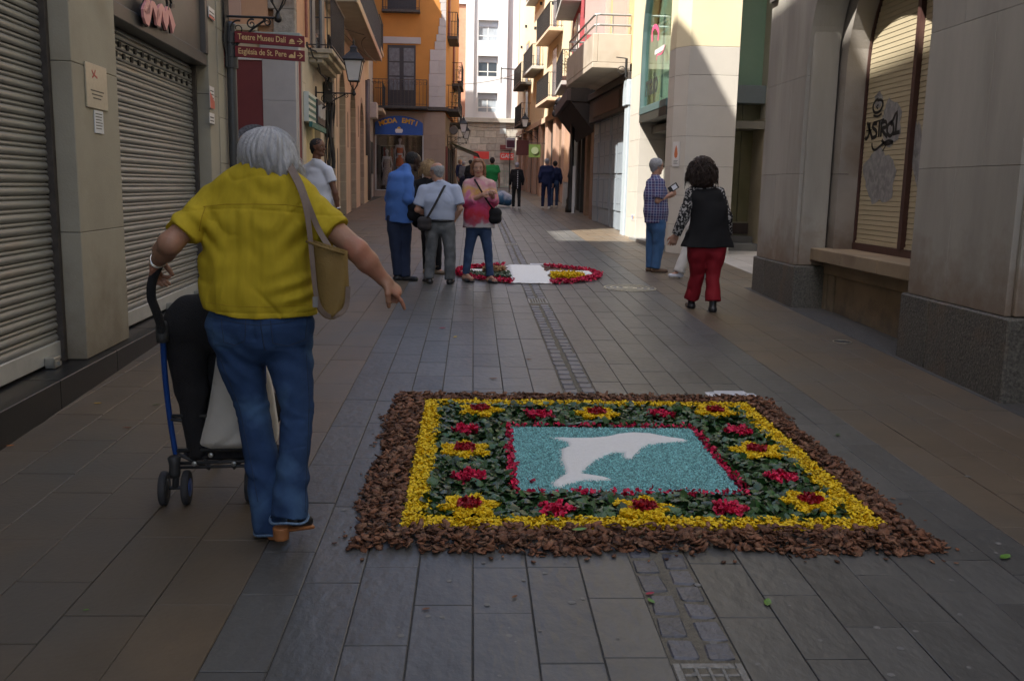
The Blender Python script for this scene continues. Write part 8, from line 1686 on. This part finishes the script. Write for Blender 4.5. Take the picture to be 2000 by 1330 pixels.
# --- man in the plaid shirt, profile to the right
J, fw, s = stand(1276, 532, 13.7, 1.35, 1.7); y = 13.7
px_joints(J, y, head=(1283, 325, .0), neck=(1280, 346, .0), shL=(1272, 358, .14), shR=(1288, 358, -.14), elL=(1280, 395, .16), elR=(1284, 393, -.18), wrL=(1304, 384, .10), wrR=(1310, 380, -.10), hipL=(1277, 432, .08), hipR=(1286, 432, -.07), knL=(1272, 480, .08), knR=(1286, 482, -.05), anL=(1270, 523, .06), anR=(1280, 525, -.07))
J['toeL'] = J['anL']+v3(.13, .02, -.045); J['toeR'] = J['anR']+v3(.15, -.05, -.045)
def ex(root, J, D): glasses(root, D, 1.0)
person('grey haired man in a blue plaid shirt and jeans standing before the limestone corner', J, v3(.96, .12, -.05), .010, 'light', 1.0, dict(mat=m_plaid, sl=.85, rs=.078, re=.080, wc=.19, dc=.165, ww=.20, dw=.18, wh=.18, dh=.170, hem=.02, belly=.12), dict(mat=m_bjean2, rt=.105, rk=.080, ra=.070, wh=.15, dh=.15), dict(mat=m_suede, sole=M('dark rubber sole', (.04, .035, .03), .8, .1, 9, 0)), dict(mat=m_greyh, grow=.012, low=.045), face=True, extra=ex, hands=(dict(curls=(.9, .9, .9, .9)), dict(curls=(.9, 1, 1, 1), thumb=.6)))
c = AT(1315, 367, 13.6); wal = thing('wallet', 'open dark wallet with a white card held up by the man in the plaid shirt', 'wallet', tuple(c)); ax1 = nrm(v3(.8, 0, .55)); ax2 = nrm(v3(-.55, 0, .8))
mb = MB(); mb.prism([(-.075, -.045), (.075, -.045), (.075, .045), (-.075, .045)], lambda a, b: c+ax1*a+ax2*b+v3(0, -.008, 0), lambda a, b: c+ax1*a+ax2*b+v3(0, .008, 0)); put('leather_cover', mb, m_shoe, wal)
mb = MB(); mb.prism([(-.02, -.032), (.055, -.032), (.055, .032), (-.02, .032)], lambda a, b: c+ax1*a+ax2*b+v3(0, -.0105, 0), lambda a, b: c+ax1*a+ax2*b+v3(0, -.0082, 0)); put('white_card', mb, m_paper, wal)
# --- curly haired woman in black vest and crimson trousers, walking away
J, fw, s = stand(1372, 610, 10.0, .0, 1.7); y = 10.0
px_joints(J, y, head=(1371, 334, .02), neck=(1376, 366, 0), shL=(1350, 377, .0), shR=(1405, 377, .0), elL=(1335, 425, -.02), elR=(1420, 425, .02), wrL=(1320, 460, .04), wrR=(1422, 462, .10), hipL=(1362, 482, 0), hipR=(1400, 482, .0), knL=(1363, 535, .06), knR=(1392, 535, -.02), anL=(1350, 590, .16), anR=(1392, 596, -.10))
J['toeL'] = J['anL']+v3(0, .13, -.045); J['toeR'] = J['anR']+v3(0.02, .12, -.055)
def ex(root, J, D):
    c = D['c']; sdf_part('hair', [prim(c+v3(0, -.02, .05), c+v3(0, -.03, -.07), .108, .122, v3(1, 0, 0), 1.15), prim(c+v3(-.02, -.03, -.08), c+v3(.04, -.03, -.08), .10, k=.04)], .010, m_curl, root, .03, lambda D_, X, Y, Z: (D_+.010*np.sin(X*95+3*np.sin(Z*60))*np.sin(Y*88+Z*92)).astype(np.float32)); curls(root, D, m_curl, 800, .85, 0, 0, 9, .012, th=.0042, turns=6)
    P = [prim(D['pel']+v3(0, 0, .12), D['pel']+v3(0, 0, .0), .125, .150, v3(1, 0, 0), 1.95, flat=2, k=.04), prim(D['pel']+v3(.02, 0, .4), D['pel']+v3(0, 0, .1), .13, .13, v3(1, 0, 0), 1.45, k=.05), prim(J['shL']+v3(.035, 0, -.02), J['shR']+v3(-.035, 0, -.02), .078, k=.05), prim(lerp(J['shL'], J['shR'], .5)-v3(0, 0, .08), D['pel']+v3(0, 0, .25), .13, .135, v3(1, 0, 0), 1.42, k=.05)]
    sdf_part('vest', P, .010, m_blackc, root, .03, wrink(.006, 20, 24, 8, D['pel']))
person('woman with dark curly hair, black vest and crimson trousers walking away on the right', J, v3(.15, .98, -.05), .010, 'light', 1.03, dict(mat=m_spot, name='printed_blouse', sl=1.95, rs=.064, re=.058, rw=.048, wc=.15, dc=.10, ww=.14, wh=.14, collar=False, hem=-.15), dict(mat=m_redt, rt=.108, rk=.074, ra=.084, len=.88, wh=.185, amp=.006), dict(mat=m_shoe, hgt=.13, r=.040, sole=m_shoe), extra=ex, hands=(dict(curls=(.3, .4, .5, .6), pn=v3(0, .5, -.3)), dict(curls=(.4, .4, .5, .6))))
# --- person hidden behind her, only white trousers show
J, fw, s = stand(1352, 540, 12.9, -1.2, 1.62); y = 12.9
px_joints(J, y, head=(1368, 345, 0), neck=(1366, 364, 0), shL=(1355, 372, .08), shR=(1378, 372, -.08), elL=(1352, 410, .1), elR=(1380, 410, -.1), wrL=(1356, 435, .1), wrR=(1378, 435, -.1), hipL=(1352, 440, .06), hipR=(1364, 440, -.06), knL=(1342, 488, .03), knR=(1372, 488, -.03), anL=(1326, 532, .0), anR=(1378, 532, .05)); J['toeL'] = J['anL']+v3(-.13, -.03, -.045); J['toeR'] = J['anR']+v3(-.10, .02, -.045)
person('person in white trousers almost hidden behind the curly haired woman', J, v3(-1, .1, 0), .013, 'light', .96, dict(mat=m_wpolo, sl=.6), dict(mat=m_whitet, rt=.085, rk=.075, ra=.085), dict(mat=m_wpolo, sole=m_sole), dict(mat=m_greyh))
# --- far walkers
def far(px, foot, y, label, top, bot, hr_m, yaw=0.0, Hh=1.7, top_o=None, sk='light', step=.14, sh_m=None, stance=.10):
    J, fw, s = stand(px, foot, y, yaw, Hh, stance=stance, step=step); t = dict(mat=top, sl=1.9, collar=False); t.update(top_o or {})
    return person(label, J, fw+v3(0, 0, -.05), .017, sk, s, t, dict(mat=bot), dict(mat=sh_m or m_sole), dict(mat=hr_m))
far(1066, 408, 32.6, 'broad person in a navy tracksuit walking away at the far right', m_navyc, m_navyc, m_greyh, 0, 1.74, dict(wc=.23, ww=.22, wh=.21, rs=.075, re=.075), step=.16)
far(1082, 405, 33.6, 'person in jeans walking beside the one in the navy tracksuit, mostly hidden', m_navyc, m_bjean, m_dhair, 0, 1.66, step=-.1)
n_ = far(1008, 408, 32.2, 'slim person in black with a pale seam down the back, walking away', m_blackc, m_blackc, m_greyh, 0, 1.58, step=.14)
mb = MB(); c = AT(1011, 352, 32.02); 
for i in range(10): mb.box(c[0]-.012, c[0]+.012, c[1]-.02, c[1]+.05, c[2]+.28-.062*i, c[2]+.31-.062*i)
tag(put('back_seam', mb, m_wht, n_), kind='stuff')
far(960, 405, 31.0, 'person in a green t-shirt behind the woman in the tie-dyed blouse', m_green, m_whitet, m_dhair, .1, 1.72, dict(sl=.6, wc=.21, ww=.20, rs=.075, re=.08), 'tan')
far(918, 392, 40.5, 'dark clothed passer-by at the far awnings, nearer the middle of the street', m_blackc, m_navyt, m_dhair, .4, 1.65)
far(905, 390, 42.5, 'person in a grey jacket at the far awnings beside the orange building', M('grey jacket', (.08, .085, .10), .8, .1, 9, 0), m_navyt, m_greyh, -.5, 1.6)
far(897, 392, 44.5, 'person in a dark jacket closest to the red framed door of the orange building', m_navyc, m_blackc, m_blond, 2.2, 1.66)
# --- balloon-like white and blue bundle by the far walker
c = AT(986, 361, 33.5); bun = thing('wrapped_bundle', 'white and blue rounded bundle on the ground left of the slim person in black', 'bundle', (c[0], c[1], gz(33.5)))
sdf_part('bundle_body', [prim(v3(c[0]-.1, c[1], gz(33.5)+.32), v3(c[0]+.1, c[1], gz(33.5)+.25), .26, .22)], .03, M('white and blue wrap', (.42, .46, .52), .6, .3, 6, 0, stain=((.06, .16, .28), 3.5, .5, .6)), bun)
# --- mannequins in the shop window
m_man = M('white mannequin', (.62, .60, .60), .5, .04, 5, 0)
def mannequin(px, ytop, zfoot, hgt, dress, label, kind):
    x = AT(px, ytop, 41.72)[0]; s = hgt/1.75; o = v3(x, 41.72, zfoot); t = thing('mannequin', label, 'mannequin', tuple(o)); q = lambda a, b, c_: o+v3(a*s, b*s, c_*s)
    P = [prim(q(0, 0, 1.64), q(0, -.01, 1.58), .085*s, .06*s), prim(q(0, 0, 1.40), q(0, 0, 1.58), .042*s), prim(q(-.15, 0, 1.38), q(.15, 0, 1.38), .045*s), prim(q(0, 0, 1.32), q(0, 0, 1.08), .10*s, .085*s, v3(1, 0, 0), 1.35), prim(q(0, 0, 1.08), q(0, 0, .88), .085*s, .11*s, v3(1, 0, 0), 1.35)]
    for sx in (-1, 1): P += [prim(q(sx*.16, 0, 1.38), q(sx*.22, .02, 1.1), .04*s, .034*s), prim(q(sx*.22, .02, 1.1), q(sx*.2, -.04, .84), .034*s, .024*s), prim(q(sx*.2, -.04, .84), q(sx*.2, -.05, .70), .026*s, .014*s), prim(q(sx*.08, 0, .88), q(sx*.07, 0, .45), .075*s, .05*s), prim(q(sx*.07, 0, .45), q(sx*.06, 0, .05), .05*s, .03*s), prim(q(sx*.06, 0, .04), q(sx*.07, -.12, .02), .03*s, .02*s)]
    sdf_part('figure', P, .022, m_man, t, .025)
    D_ = [prim(q(0, 0, 1.30), q(0, 0, 1.08), .112*s, .095*s, v3(1, 0, 0), 1.35, flat=1), prim(q(0, 0, 1.06 if kind == 'long' else 1.0), q(0, 0, .12 if kind == 'long' else .48), .10*s, (.22 if kind == 'long' else .15)*s, v3(1, 0, 0), 1.25, flat=3)]
    sdf_part('dress', D_, .022, dress, t, .015)
zf = float(FO.px(780, 371)[1])
mannequin(781, 270, zf+.55, 1.72, M('orange dress', (.62, .10, .02), .7, .1, 6, 0), 'white mannequin in an orange dress in the window of the blue signed shop', 'short')
mannequin(756, 290, zf+.05, 1.72, M('pale floral dress', (.42, .35, .33), .7, .3, 14, 0), 'white mannequin in a long pale dress, left in the shop window', 'long')
rk = thing('clothes_rail', 'dark rail of hanging clothes at the left inside the shop window', 'clothes rail', (wl+.2, 42.2, zf)); 
for i in range(6): put('garment', MB().box(wl+.1+.11*i, wl+.18+.11*i, 42.5, 42.9, zf+.5, zf+1.9-.05*(i % 3)), M(['black garment', 'red garment', 'white garment'][i % 3], [(.03, .03, .03), (.3, .03, .03), (.5, .5, .5)][i % 3], .8, .1, 5, 0), rk)
put('rail', MB().tube([(wl+.05, 42.7, zf+1.95), (wl+.9, 42.7, zf+1.95)], .02, 6), m_steel, rk)
